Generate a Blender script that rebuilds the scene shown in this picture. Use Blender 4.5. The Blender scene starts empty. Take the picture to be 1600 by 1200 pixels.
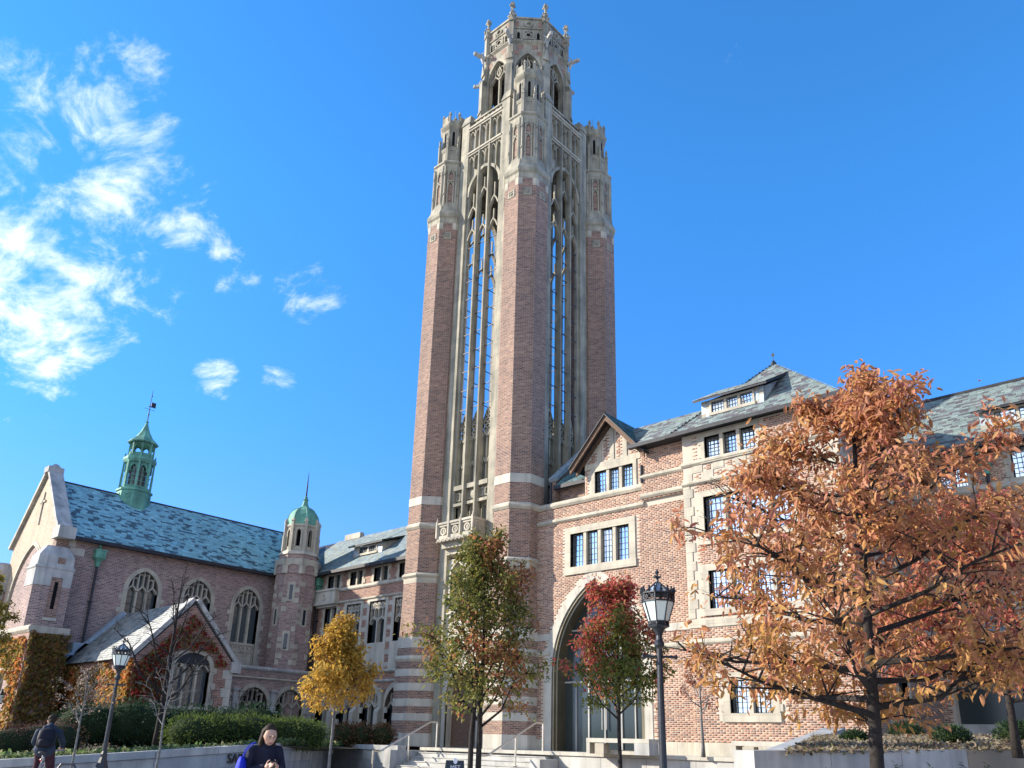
import bpy, bmesh, math, random
import numpy as np
from mathutils import Vector, Matrix
from mathutils.geometry import tessellate_polygon
random.seed(7); RNG = np.random.default_rng(7)
R = math.radians
scene = bpy.context.scene
COL = scene.collection
V3 = Vector

# ------------------------------------------------------------------ camera
yaw, pit, rol = R(-42.4599), R(18.6949), R(1.5817)
fw = Vector((math.sin(yaw)*math.cos(pit), math.cos(yaw)*math.cos(pit), math.sin(pit)))
rt = fw.cross(Vector((0, 0, 1))).normalized(); up = rt.cross(fw)
rt2 = rt*math.cos(rol)+up*math.sin(rol); up2 = -rt*math.sin(rol)+up*math.cos(rol)
cd = bpy.data.cameras.new('camera'); cam = bpy.data.objects.new('camera', cd); COL.objects.link(cam)
m = Matrix((rt2, up2, -fw)).transposed().to_4x4(); m.translation = Vector((0, 0, 1.6)); cam.matrix_world = m
cd.sensor_width = 36; cd.sensor_fit = 'HORIZONTAL'; cd.lens = 1254.8/1600*36; cd.shift_x = 0; cd.shift_y = 138.17/1600
cd.clip_start = .1; cd.clip_end = 3000
scene.camera = cam
EYE = Vector((0, 0, 1.6))
def ray(px, py, d):      # a point d metres in front of the camera along the sight line of a pixel of the survey
    return EYE+(fw+rt2*((px-800)/1254.8)-up2*((py-738.17)/1254.8))*d

# ------------------------------------------------------------------ light
scene.render.engine = 'CYCLES'
scene.view_settings.view_transform = 'Standard'; scene.view_settings.look = 'None'
scene.view_settings.exposure = 1.28; scene.view_settings.gamma = 1
SUN_EL = R(24); SUN_AZ = math.atan2(-.8, -.6)          # towards the sun: left of the viewer, low
sdir = Vector((math.sin(SUN_AZ)*math.cos(SUN_EL), math.cos(SUN_AZ)*math.cos(SUN_EL), math.sin(SUN_EL)))
sl = bpy.data.lights.new('sun', 'SUN'); sl.energy = 4.3; sl.angle = R(.53); sl.color = (1, .90, .76)
so = bpy.data.objects.new('sun', sl); COL.objects.link(so); so.rotation_euler = sdir.to_track_quat('Z', 'Y').to_euler()
so.location = (-30, -20, 60)
world = bpy.data.worlds.new('World'); scene.world = world; world.use_nodes = True
wt = world.node_tree; wt.nodes.clear()
def N(t, k, **kw):
    n = t.nodes.new(k)
    for a, b in kw.items():
        if a.startswith('i_'): n.inputs[a[2:].replace('_', ' ')].default_value = b
        else: setattr(n, a, b)
    return n
def L(t, a, b): t.links.new(a, b)
def math_node(t, op, a, b=None, c=None):
    n = t.nodes.new('ShaderNodeMath'); n.operation = op
    for i, x in enumerate((a, b, c)):
        if x is None: continue
        if isinstance(x, (int, float)): n.inputs[i].default_value = x
        else: t.links.new(x, n.inputs[i])
    return n.outputs[0]
def ramp(t, fac, stops):
    n = t.nodes.new('ShaderNodeValToRGB'); L(t, fac, n.inputs[0])
    e = n.color_ramp.elements
    while len(e) > 1: e.remove(e[-1])
    e[0].position = stops[0][0]; e[0].color = (*stops[0][1], 1)
    for p, c in stops[1:]:
        q = e.new(p); q.color = (*c, 1)
    return n.outputs[0]
sky = N(wt, 'ShaderNodeTexSky', sky_type='NISHITA', sun_disc=False)
sky.sun_elevation = SUN_EL; sky.sun_rotation = SUN_AZ % (2*math.pi); sky.altitude = 180
sky.air_density = 1.0; sky.dust_density = .1; sky.ozone_density = 3.0
# clouds: a thin layer above, seen by direction
tc = N(wt, 'ShaderNodeTexCoord'); sep = N(wt, 'ShaderNodeSeparateXYZ'); L(wt, tc.outputs['Generated'], sep.inputs[0])
zz = math_node(wt, 'MAXIMUM', sep.outputs[2], .04)
zz = math_node(wt, 'ADD', zz, .12)
hz = ramp(wt, sep.outputs[2], [(0, (.40, .50, .86)), (.14, (.34, .44, .84)), (.35, (.26, .60, .96)), (.6, (.26, .73, 1.06)), (1, (.26, .73, 1.06))])
hs = N(wt, 'ShaderNodeMix', data_type='RGBA', blend_type='MULTIPLY'); hs.inputs[0].default_value = 1
L(wt, sky.outputs[0], hs.inputs[6]); L(wt, hz, hs.inputs[7])
bg1 = N(wt, 'ShaderNodeBackground', i_Strength=.145); L(wt, hs.outputs[2], bg1.inputs['Color'])
cx = math_node(wt, 'DIVIDE', sep.outputs[0], zz); cy = math_node(wt, 'DIVIDE', sep.outputs[1], zz)
cmb = N(wt, 'ShaderNodeCombineXYZ'); L(wt, cx, cmb.inputs[0]); L(wt, cy, cmb.inputs[1])
def cloud_noise(scale, detail, rough, dist, off):
    mp = N(wt, 'ShaderNodeMapping'); L(wt, cmb.outputs[0], mp.inputs[0]); mp.inputs['Location'].default_value = off
    mp.inputs['Rotation'].default_value = (0, 0, .5); mp.inputs['Scale'].default_value = (1, 1.5, 1)
    n = N(wt, 'ShaderNodeTexNoise', i_Scale=scale, i_Detail=detail, i_Roughness=rough, i_Distortion=dist)
    L(wt, mp.outputs[0], n.inputs['Vector']); return n.outputs['Fac']
n1 = cloud_noise(6.5, 12, .66, .35, (3.1, 1.7, 0)); n2 = cloud_noise(.9, 3, .5, 0, (8.3, 2.2, 0))
# cover: more cloud towards the sun's side of the sky (left of the view), little towards the north-east
def dirv(px, py): return (ray(px, py, 1)-EYE).normalized()
def lobe(px, py, inner, outer, w):
    d = dirv(px, py)
    dp = N(wt, 'ShaderNodeVectorMath', operation='DOT_PRODUCT'); L(wt, tc.outputs['Generated'], dp.inputs[0]); dp.inputs[1].default_value = d
    mr = N(wt, 'ShaderNodeMapRange', interpolation_type='SMOOTHSTEP'); L(wt, dp.outputs['Value'], mr.inputs[0])
    mr.inputs[1].default_value = math.cos(R(outer)); mr.inputs[2].default_value = math.cos(R(inner)); mr.inputs[3].default_value = 0; mr.inputs[4].default_value = w
    return mr.outputs[0]
cover = lobe(90, 280, 1, 13, .215)
for a in ((50, 455, 1, 8.5, .29), (-330, 270, 3, 21, .24), (190, 380, 0, 7, .17), (485, 448, 0, 3.4, .235), (330, 586, 0, 1.9, .185), (350, 594, 0, 1.9, .17), (425, 586, 0, 1.6, .16), (443, 592, 0, 1.6, .16), (287, 345, 0, 3, .22), (350, 352, 0, 2.6, .22), (362, 410, 0, 2.8, .21), (20, 80, 0, 3.4, .2), (115, 142, 0, 2.2, .22)):
    cover = math_node(wt, 'MAXIMUM', cover, lobe(*a))
# unseen cloud added behind the viewer for neutral fill light and window reflections
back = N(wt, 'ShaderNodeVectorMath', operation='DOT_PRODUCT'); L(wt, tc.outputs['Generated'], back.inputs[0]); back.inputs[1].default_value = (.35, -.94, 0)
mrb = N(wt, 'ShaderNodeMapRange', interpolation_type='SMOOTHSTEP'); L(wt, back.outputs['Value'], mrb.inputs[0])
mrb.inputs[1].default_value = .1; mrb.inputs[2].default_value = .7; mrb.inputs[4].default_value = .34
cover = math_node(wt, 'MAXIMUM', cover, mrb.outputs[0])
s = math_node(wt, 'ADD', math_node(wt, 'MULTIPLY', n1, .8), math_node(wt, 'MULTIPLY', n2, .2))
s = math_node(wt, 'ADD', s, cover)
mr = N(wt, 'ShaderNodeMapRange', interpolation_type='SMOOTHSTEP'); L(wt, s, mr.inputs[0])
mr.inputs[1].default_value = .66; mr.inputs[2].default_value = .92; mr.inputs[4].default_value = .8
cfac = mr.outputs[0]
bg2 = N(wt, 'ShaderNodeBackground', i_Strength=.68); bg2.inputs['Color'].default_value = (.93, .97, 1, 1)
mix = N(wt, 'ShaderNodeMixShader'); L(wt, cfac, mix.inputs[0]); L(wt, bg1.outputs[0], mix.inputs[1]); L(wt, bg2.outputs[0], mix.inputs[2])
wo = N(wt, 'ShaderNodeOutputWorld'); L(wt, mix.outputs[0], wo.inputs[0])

# ------------------------------------------------------------------ materials
def mat(name):
    mm = bpy.data.materials.new(name); mm.use_nodes = True
    t = mm.node_tree; b = t.nodes['Principled BSDF']
    return mm, t, b
def noise(t, scale, detail=4, rough=.55, coord='Object', stretch=None):
    c = t.nodes.new('ShaderNodeTexCoord'); n = N(t, 'ShaderNodeTexNoise', i_Scale=scale, i_Detail=detail, i_Roughness=rough)
    if stretch:
        mp = t.nodes.new('ShaderNodeMapping'); mp.inputs['Scale'].default_value = stretch
        L(t, c.outputs[coord], mp.inputs[0]); L(t, mp.outputs[0], n.inputs['Vector'])
    else: L(t, c.outputs[coord], n.inputs['Vector'])
    return n.outputs['Fac']
def mixc(t, fac, a, b, mode='MIX'):
    n = t.nodes.new('ShaderNodeMix'); n.data_type = 'RGBA'; n.blend_type = mode
    for sock, v in ((n.inputs[0], fac), (n.inputs[6], a), (n.inputs[7], b)):
        if isinstance(v, (int, float)): sock.default_value = v
        elif isinstance(v, tuple): sock.default_value = (*v, 1)
        else: L(t, v, sock)
    return n.outputs[2]
def bump(t, b, h, strength=.3, dist=.02):
    n = N(t, 'ShaderNodeBump', i_Strength=strength, i_Distance=dist); L(t, h, n.inputs['Height']); L(t, n.outputs[0], b.inputs['Normal'])
def brick_mat(name, cols, mortar, tone=1.0):
    mm, t, b = mat(name)
    uv = t.nodes.new('ShaderNodeUVMap'); uv.uv_map = 'UV'
    bt = N(t, 'ShaderNodeTexBrick', i_Scale=1.0, i_Mortar_Size=.0065, i_Mortar_Smooth=.1, i_Bias=0.0, i_Brick_Width=.205, i_Row_Height=.0677)
    bt.inputs['Color1'].default_value = (0, 0, 0, 1); bt.inputs['Color2'].default_value = (1, 1, 1, 1); bt.inputs['Mortar'].default_value = (.5, .5, .5, 1)
    L(t, uv.outputs[0], bt.inputs['Vector'])
    c = ramp(t, bt.outputs['Color'], [(i/(len(cols)-1), tuple(x*tone for x in q)) for i, q in enumerate(cols)])
    big = noise(t, .35, 3); c = mixc(t, .55, c, ramp(t, big, [(.3, (.72, .72, .75)), (.7, (1.18, 1.14, 1.08))]), 'MULTIPLY')
    stk = noise(t, 1, 5, .6, stretch=(2.2, 2.2, .12)); c = mixc(t, .5, c, ramp(t, stk, [(.32, (.60, .59, .60)), (.58, (1.06, 1.05, 1.03))]), 'MULTIPLY')
    fine = noise(t, 30, 3); c = mixc(t, .35, c, ramp(t, fine, [(.3, (.6, .6, .6)), (.7, (1.25, 1.25, 1.25))]), 'MULTIPLY')
    c = mixc(t, bt.outputs['Fac'], c, mortar)
    L(t, c, b.inputs['Base Color']); b.inputs['Roughness'].default_value = .9
    inv = math_node(t, 'SUBTRACT', 1, bt.outputs['Fac']); bump(t, b, inv, .6, .012)
    return mm
RED = [(.13, .065, .05), (.27, .13, .09), (.33, .165, .11), (.22, .095, .07), (.38, .21, .145)]
PUR = [(.10, .06, .05), (.235, .13, .09), (.31, .18, .125), (.18, .095, .07), (.37, .23, .16)]
M_brickc = brick_mat('brick_plum', [(.12, .075, .07), (.24, .15, .13), (.32, .21, .175), (.19, .115, .105), (.38, .26, .22)], (.46, .41, .38))
M_brick = brick_mat('brick_red', RED, (.42, .36, .30), .95)
M_brickp = brick_mat('brick_purple', PUR, (.37, .315, .265), .88)
def attr_mat(name, rough=.8, nz=None, spec=.3, transl=0, bumpy=None):
    mm, t, b = mat(name)
    a = t.nodes.new('ShaderNodeAttribute'); a.attribute_name = 'Col'
    c = a.outputs['Color']
    if nz:
        f = noise(t, nz[0], 4); c = mixc(t, nz[1], c, ramp(t, f, [(.3, (.62, .62, .62)), (.7, (1.3, 1.3, 1.3))]), 'MULTIPLY')
    L(t, c, b.inputs['Base Color']); b.inputs['Roughness'].default_value = rough; b.inputs['Specular IOR Level'].default_value = spec
    if bumpy: bump(t, b, noise(t, bumpy[0], 5), bumpy[1], .01)
    if transl:
        tr = t.nodes.new('ShaderNodeBsdfTranslucent'); L(t, c, tr.inputs[0])
        mx = t.nodes.new('ShaderNodeMixShader'); mx.inputs[0].default_value = transl
        L(t, b.outputs[0], mx.inputs[1]); L(t, tr.outputs[0], mx.inputs[2]); L(t, mx.outputs[0], t.nodes['Material Output'].inputs[0])
    return mm
M_brickgeo = attr_mat('brick_units', .9, (25, .5), .15, 0, (60, .3))
M_slate = attr_mat('slate', .62, (9, .5), .35, 0, (40, .3))
M_leaf = attr_mat('leaf', .6, (14, .45), .3, .5)
M_ever = attr_mat('evergreen', .7, (14, .4), .2, .3)
def stone_mat(name, base, var=.18, stain=.35, rough=.88, joints=None):
    mm, t, b = mat(name)
    f = noise(t, 1.3, 5); c = mixc(t, 1, base, ramp(t, f, [(.25, (1-var*1.6, 1-var*1.5, 1-var*1.4)), (.75, (1+var, 1+var*.9, 1+var*.7))]), 'MULTIPLY')
    s = noise(t, 1, 5, .6, stretch=(3.2, 3.2, .28)); c = mixc(t, stain, c, ramp(t, s, [(.33, (.42, .43, .42)), (.6, (1.06, 1.05, 1.02))]), 'MULTIPLY')
    fi = noise(t, 45, 3); c = mixc(t, .3, c, ramp(t, fi, [(.3, (.75, .75, .75)), (.7, (1.15, 1.15, 1.15))]), 'MULTIPLY')
    if joints:
        uv = t.nodes.new('ShaderNodeUVMap'); uv.uv_map = 'UV'
        bt = N(t, 'ShaderNodeTexBrick', i_Scale=1.0, i_Mortar_Size=.006, i_Brick_Width=joints[0], i_Row_Height=joints[1])
        bt.inputs['Color1'].default_value = (.86, .86, .86, 1); bt.inputs['Color2'].default_value = (1.08, 1.07, 1.05, 1); bt.inputs['Mortar'].default_value = (.6, .58, .55, 1)
        L(t, uv.outputs[0], bt.inputs['Vector']); c = mixc(t, .8, c, bt.outputs['Color'], 'MULTIPLY')
    L(t, c, b.inputs['Base Color']); b.inputs['Roughness'].default_value = rough
    bump(t, b, fi, .25, .006)
    return mm
M_stone = stone_mat('limestone', (.44, .405, .33), joints=(.9, .42))
M_stonet = stone_mat('limestone_weathered', (.325, .305, .245), .25, .75, joints=(1.4, .8))
M_white = stone_mat('limestone_pale', (.455, .43, .37), .14, .4)
M_grey = stone_mat('concrete_grey', (.40, .40, .385), .2, .6)
M_conc = stone_mat('concrete_pale', (.44, .435, .41), .15, .4)
M_brown = stone_mat('cut_stone_brown', (.26, .21, .15), .15, .2)
def plain(name, c, rough=.5, metal=0, spec=.5, nz=None, coat=0):
    mm, t, b = mat(name)
    b.inputs['Roughness'].default_value = rough; b.inputs['Metallic'].default_value = metal; b.inputs['Specular IOR Level'].default_value = spec
    if nz:
        f = noise(t, nz[0], 5); L(t, ramp(t, f, [(.3, tuple(x*(1-nz[1]) for x in c)), (.7, tuple(min(1, x*(1+nz[1])) for x in c))]), b.inputs['Base Color'])
        bump(t, b, f, .2, .01)
    else: b.inputs['Base Color'].default_value = (*c, 1)
    return mm
M_black = plain('painted_iron', (.012, .016, .022), .42, 0, .5, (20, .3))
M_lead = plain('glazing_lead', (.05, .055, .06), .6)
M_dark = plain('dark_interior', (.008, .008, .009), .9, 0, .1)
M_copper = stone_mat('copper_patina', (.125, .34, .26), .28, .75, .75)
M_copperd = plain('copper_pipe', (.018, .022, .03), .5, .2, .4, (6, .4))
M_trim = plain('dark_trim', (.022, .024, .03), .6, 0, .3, (8, .4))
M_wood = plain('brown_timber', (.13, .082, .055), .75, 0, .2, (12, .35))
M_bronze = plain('bronze_cladding', (.20, .17, .11), .32, .75, .5, (1.2, .2))
M_steel = plain('stainless', (.52, .50, .45), .35, .9, .5, (10, .1))
M_leadroof = plain('lead_flashing', (.30, .36, .40), .55, .3, .4, (5, .25))
def glass_mat(name, c, metal, rough=.04, wob=.0):
    mm, t, b = mat(name)
    b.inputs['Base Color'].default_value = (*c, 1); b.inputs['Metallic'].default_value = metal; b.inputs['Roughness'].default_value = rough
    b.inputs['Specular IOR Level'].default_value = .6
    bump(t, b, noise(t, 5, 2), .035, .02)
    return mm
M_glass = glass_mat('window_glass', (.86, .92, .95), .92, .06)
M_glassd = glass_mat('window_glass_dark', (.02, .028, .034), 0, .05)
M_glassm = glass_mat('window_glass_mid', (.10, .12, .125), .35, .12)
M_lampg = plain('milky_lantern_glass', (.60, .68, .62), .25, 0, .5)
M_bark = plain('bark_dark', (.026, .022, .02), .9, 0, .2, (22, .5))
M_barkg = plain('bark_grey', (.13, .13, .125), .9, 0, .2, (22, .4))

# ------------------------------------------------------------------ mesh helpers
class MB:
    def __init__(self): self.v = []; self.f = []
    def add(self, pts, faces):
        o = len(self.v); self.v += [tuple(p) for p in pts]; self.f += [tuple(i+o for i in q) for q in faces]
    def poly(self, *pts): self.add(pts, [tuple(range(len(pts)))])
    def hexa(self, p):     # 8 corners: bottom 4 ccw, top 4
        self.add(p, [(3, 2, 1, 0), (4, 5, 6, 7), (0, 1, 5, 4), (1, 2, 6, 5), (2, 3, 7, 6), (3, 0, 4, 7)])
    def box(self, x0, x1, y0, y1, z0, z1):
        self.hexa([(x0, y0, z0), (x1, y0, z0), (x1, y1, z0), (x0, y1, z0), (x0, y0, z1), (x1, y0, z1), (x1, y1, z1), (x0, y1, z1)])
    def loft(self, rings, cap=True):
        n = len(rings[0]); o = len(self.v); self.v += [tuple(p) for r in rings for p in r]
        for k in range(len(rings)-1):
            for i in range(n):
                j = (i+1) % n; self.f.append((o+k*n+i, o+k*n+j, o+(k+1)*n+j, o+(k+1)*n+i))
        if cap: self.f.append(tuple(o+i for i in reversed(range(n)))); self.f.append(tuple(o+(len(rings)-1)*n+i for i in range(n)))
    def lathe(self, cx, cy, prof, n=8, rot=None, squash=1):
        if rot is None: rot = math.pi/n
        self.loft([[(cx+r*math.cos(rot+2*math.pi*i/n), cy+r*math.sin(rot+2*math.pi*i/n)*squash, z) for i in range(n)] for r, z in prof])
    def tube(self, pts, rad, n=6):
        pts = [Vector(p) for p in pts]; rings = []
        for k, p in enumerate(pts):
            d = (pts[min(k+1, len(pts)-1)]-pts[max(k-1, 0)]).normalized()
            a = d.orthogonal().normalized(); bb = d.cross(a)
            if k and (a-la).length > .5:
                a = la-d*la.dot(d); a = a.normalized() if a.length > 1e-4 else d.orthogonal().normalized(); bb = d.cross(a)
            la = a
            r = rad[k] if hasattr(rad, '__len__') else rad
            rings.append([p+(a*math.cos(2*math.pi*i/n)+bb*math.sin(2*math.pi*i/n))*r for i in range(n)])
        self.loft(rings)
    def ball(self, c, r, n=8, m=6):
        rx, ry, rz = r if hasattr(r, '__len__') else (r, r, r)
        self.loft([[(c[0]+rx*math.sin(math.pi*k/m)*math.cos(2*math.pi*i/n), c[1]+ry*math.sin(math.pi*k/m)*math.sin(2*math.pi*i/n), c[2]-rz*math.cos(math.pi*k/m)) for i in range(n)] for k in [.15]+list(range(1, m))+[m-.15]])
    # wall-frame helpers: fr gives points from (a along the wall, b up, c out)
    def fbox(self, fr, a0, a1, b0, b1, c0, c1):
        q = [(a0, b0, c1), (a1, b0, c1), (a1, b0, c0), (a0, b0, c0), (a0, b1, c1), (a1, b1, c1), (a1, b1, c0), (a0, b1, c0)]
        self.hexa([fr(*t) for t in q])
    def fprism(self, fr, poly, c0, c1):    # closed outline (a,b), ccw
        n = len(poly); self.add([fr(a, b, c1) for a, b in poly]+[fr(a, b, c0) for a, b in poly],
            [tuple(range(n)), tuple(range(2*n-1, n-1, -1))]+[(i+n, (i+1) % n+n, (i+1) % n, i) for i in range(n)])
    def fwall(self, fr, outer, holes, c1, dep):
        loops = [list(outer)]+[list(h) for h in holes]
        flat = [p for l in loops for p in l]
        tris = tessellate_polygon([[Vector((p[0], p[1], 0)) for p in l] for l in loops])
        o = len(self.v); self.v += [tuple(fr(p[0], p[1], c1)) for p in flat]
        for t in tris:
            a, b, c = (flat[i] for i in t)
            if (b[0]-a[0])*(c[1]-a[1])-(b[1]-a[1])*(c[0]-a[0]) < 0: t = (t[0], t[2], t[1])
            self.f.append(tuple(i+o for i in t))
        for l in loops:
            n = len(l)
            self.add([fr(a, b, c1) for a, b in l]+[fr(a, b, c1-dep) for a, b in l], [(i, i+n, (i+1) % n+n, (i+1) % n) for i in range(n)])
    def fring(self, fr, outer, inner, c0, c1, closed=False):
        n = len(outer); o = len(self.v)
        self.v += [tuple(fr(a, b, c)) for c in (c1, c0) for l in (outer, inner) for a, b in l]
        O, I, O2, I2 = o, o+n, o+2*n, o+3*n
        for i in range(n if closed else n-1):
            j = (i+1) % n
            self.f += [(O+i, I+i, I+j, O+j), (I+i, I2+i, I2+j, I+j), (O2+i, O+i, O+j, O2+j), (O2+i, O2+j, I2+j, I2+i)]
        if not closed:
            for i in (0, n-1): self.f.append((O+i, O2+i, I2+i, I+i))
    def fsweep(self, fr, pts, w, c0, c1):   # bar along a polyline in the wall plane
        pts = [Vector(p) for p in pts]; n = len(pts); Lf = []; Rt = []
        for k, p in enumerate(pts):
            d1 = (p-pts[k-1]).normalized() if k else (pts[1]-p).normalized()
            d2 = (pts[k+1]-p).normalized() if k < n-1 else d1
            d = (d1+d2); d = d.normalized() if d.length > 1e-6 else d1
            nn = Vector((-d.y, d.x)); s = w/2/max(.4, nn.dot(Vector((-d1.y, d1.x))))
            Lf.append(p+nn*s); Rt.append(p-nn*s)
        self.fring(fr, [tuple(p) for p in Lf], [tuple(p) for p in Rt], c0, c1)
def Fr(o, n):
    o = Vector(o); n = Vector(n).normalized(); u = Vector((0, 0, 1)).cross(n)
    def f(a, b, c): return o+u*a+n*c+Vector((0, 0, b))
    return f
def rect(a0, a1, b0, b1): return [(a0, b0), (a1, b0), (a1, b1), (a0, b1)]
def arch(a, h, r, n=8, cx=0, b0=0, foot=True):
    pts = [(-a, b0)] if foot else []
    if r >= a*.999:
        Rr = (a*a+r*r)/(2*a); th = math.acos(max(-1, min(1, -(Rr-a)/Rr)))
        le = [((Rr-a)+Rr*math.cos(math.pi+(th-math.pi)*i/n), h+Rr*math.sin(math.pi+(th-math.pi)*i/n)) for i in range(n+1)]
    else:
        le = [(-a*math.cos(math.pi/2*i/n), h+r*math.sin(math.pi/2*i/n)) for i in range(n+1)]
    le[-1] = (0, h+r)
    pts += le+[(-x, y) for x, y in reversed(le[:-1])]
    if foot: pts.append((a, b0))
    return [(x+cx, y) for x, y in pts]
def uvs(me):
    n = len(me.loops)
    if not n: return
    co = np.empty(len(me.vertices)*3); me.vertices.foreach_get('co', co); co = co.reshape(-1, 3)
    vi = np.empty(n, int); me.loops.foreach_get('vertex_index', vi)
    pn = np.empty(len(me.polygons)*3); me.polygons.foreach_get('normal', pn); pn = pn.reshape(-1, 3)
    lt = np.empty(len(me.polygons), int); me.polygons.foreach_get('loop_total', lt)
    ln = np.repeat(pn, lt, axis=0); P = co[vi]
    t = np.stack([-ln[:, 1], ln[:, 0], np.zeros(n)], 1); l = np.linalg.norm(t, axis=1)
    flat = l < .05; t[flat] = (1, 0, 0); l[flat] = 1; t /= l[:, None]
    b = np.cross(ln, t)
    uv = np.stack([(P*t).sum(1), (P*b).sum(1)], 1)
    lay = me.uv_layers.new(name='UV'); lay.data.foreach_set('uv', uv.astype(np.float32).ravel())
def prop(o, label=None, cat=None, group=None, kind=None):
    if label: o['label'] = label
    if cat: o['category'] = cat
    if group: o['group'] = group
    if kind: o['kind'] = kind
    return o
def worldloc(o):
    v = Vector((0, 0, 0))
    while o: v = v+o.location; o = o.parent
    return v
def build(name, mb, material, parent=None, smooth=False, label=None, kind=None, at=None):
    me = bpy.data.meshes.new(name)
    off = worldloc(parent) if (parent and at is None) else Vector(at or (0, 0, 0))
    vs = [(x-off.x, y-off.y, z-off.z) for x, y, z in mb.v]
    me.from_pydata(vs, [], mb.f); me.update(); uvs(me)
    me.materials.append(material)
    if smooth:
        me.polygons.foreach_set('use_smooth', [True]*len(me.polygons))
    o = bpy.data.objects.new(name, me); COL.objects.link(o)
    if parent: o.parent = parent
    elif at: o.location = at
    if label: o['label'] = label
    if kind: o['kind'] = kind
    return o
def thing(name, label, cat, loc, group=None):
    o = bpy.data.objects.new(name, None); COL.objects.link(o); o.location = loc; o.empty_display_size = .2
    return prop(o, label, cat, group)
def dup(o, parent=None, loc=None, rotz=None, top=True):
    c = o.copy(); COL.objects.link(c)
    if parent: c.parent = parent
    if loc is not None: c.location = loc
    if rotz is not None: c.rotation_euler = (0, 0, rotz)
    for ch in list(o.children): dup(ch, c, top=False)
    return c
def colmesh(name, verts, faces4, cols, material, parent=None, kind=None, at=None, per=None):
    """bulk mesh from numpy: verts (n,3), quads (m,4), vertex colours (n,3)"""
    off = worldloc(parent) if parent else Vector(at or (0, 0, 0))
    me = bpy.data.meshes.new(name); v = np.asarray(verts, float)-np.array(off); f = np.asarray(faces4, int)
    me.vertices.add(len(v)); me.vertices.foreach_set('co', v.astype(np.float32).ravel())
    me.loops.add(f.size); me.loops.foreach_set('vertex_index', f.ravel().astype(np.int32))
    me.polygons.add(len(f)); me.polygons.foreach_set('loop_start', np.arange(0, f.size, f.shape[1], dtype=np.int32))
    me.update(calc_edges=True); me.validate()
    a = me.color_attributes.new('Col', 'FLOAT_COLOR', 'POINT'); c4 = np.ones((len(v), 4), np.float32); c4[:, :3] = cols; a.data.foreach_set('color', c4.ravel())
    me.materials.append(material)
    o = bpy.data.objects.new(name, me); COL.objects.link(o)
    if parent: o.parent = parent
    elif at: o.location = at
    if kind: o['kind'] = kind
    return o
BOXF = np.array([(4, 5, 6, 7), (0, 1, 5, 4), (1, 2, 6, 5), (2, 3, 7, 6), (3, 0, 4, 7)])
def boxes(A, B, C0, D, cols, fr):
    """many little boxes on a wall frame: A (n,2), B (n,2), outer c and inner c -> verts, faces, colours"""
    n = len(A); out = np.empty((n, 8, 3)); e = .004
    o = np.array(fr(0, 0, 0)); u = np.array(fr(1, 0, 0))-o; w = np.array(fr(0, 1, 0))-o; nn = np.array(fr(0, 0, 1))-o
    for k, (i, j, c) in enumerate(((0, 0, 0), (1, 0, 0), (1, 1, 0), (0, 1, 0), (0, 0, 1), (1, 0, 1), (1, 1, 1), (0, 1, 1))):
        a = A[:, i]+(e*(1-2*i))*c; b = B[:, j]+(e*(1-2*j))*c; cc = D if c == 0 else C0
        out[:, k] = o+a[:, None]*u+b[:, None]*w+np.asarray(cc)[:, None]*nn
    f = (np.arange(n)[:, None, None]*8+BOXF[None]).reshape(-1, 4)
    return out.reshape(-1, 3), f, np.repeat(cols, 8, axis=0)
def bricks(parent, fr, a0, a1, b0, b1, skip, pal, solo=0, solo_box=None, cf=.0045):
    """brickwork laid brick by brick; skip(a,b) tells where there is an opening or stone"""
    H, W = .0677, .205; A = []; B = []
    for r in range(int((b1-b0)/H)):
        z = b0+r*H; hdr = r % 6 == 5; w = W/2 if hdr else W
        x = a0-(w*.5 if r % 2 == 0 else 0)
        while x < a1:
            l, q = max(x, a0), min(x+w-.009, a1)
            if q-l > .04 and not (skip(l+.005, z+.01) or skip(q-.005, z+.01) or skip((l+q)/2, z+H-.01)): A.append((l, q)); B.append((z, z+H-.010))
            x += w
    A = np.array(A); B = np.array(B); n = len(A)
    pal = np.array(pal); cols = pal[RNG.integers(0, len(pal), n)]*RNG.uniform(.88, 1.12, (n, 1))*(1+.07*np.sin(A[:, :1]*1.31+B[:, :1]*2.3)+.07*np.sin(A[:, :1]*.53-B[:, :1]*.91+2))
    C0 = cf+RNG.uniform(-.0015, .0015, n); D = np.full(n, -.02)
    one = np.zeros(n, bool)
    if solo:
        inb = (A[:, 0] > solo_box[0]) & (A[:, 1] < solo_box[1]) & (B[:, 0] > solo_box[2]) & (B[:, 1] < solo_box[3])
        one[np.where(inb)[0][:solo]] = True
        for i in np.where(one)[0]:
            v, f, c = boxes(A[i:i+1], B[i:i+1], C0[i:i+1], D[i:i+1], cols[i:i+1], fr)
            colmesh('brick', v, f, c, M_brickgeo, parent)
    k = ~one
    v, f, c = boxes(A[k], B[k], C0[k], D[k], cols[k], fr)
    colmesh('brickwork', v, f, c, M_brickgeo, parent, kind='stuff')
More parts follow.
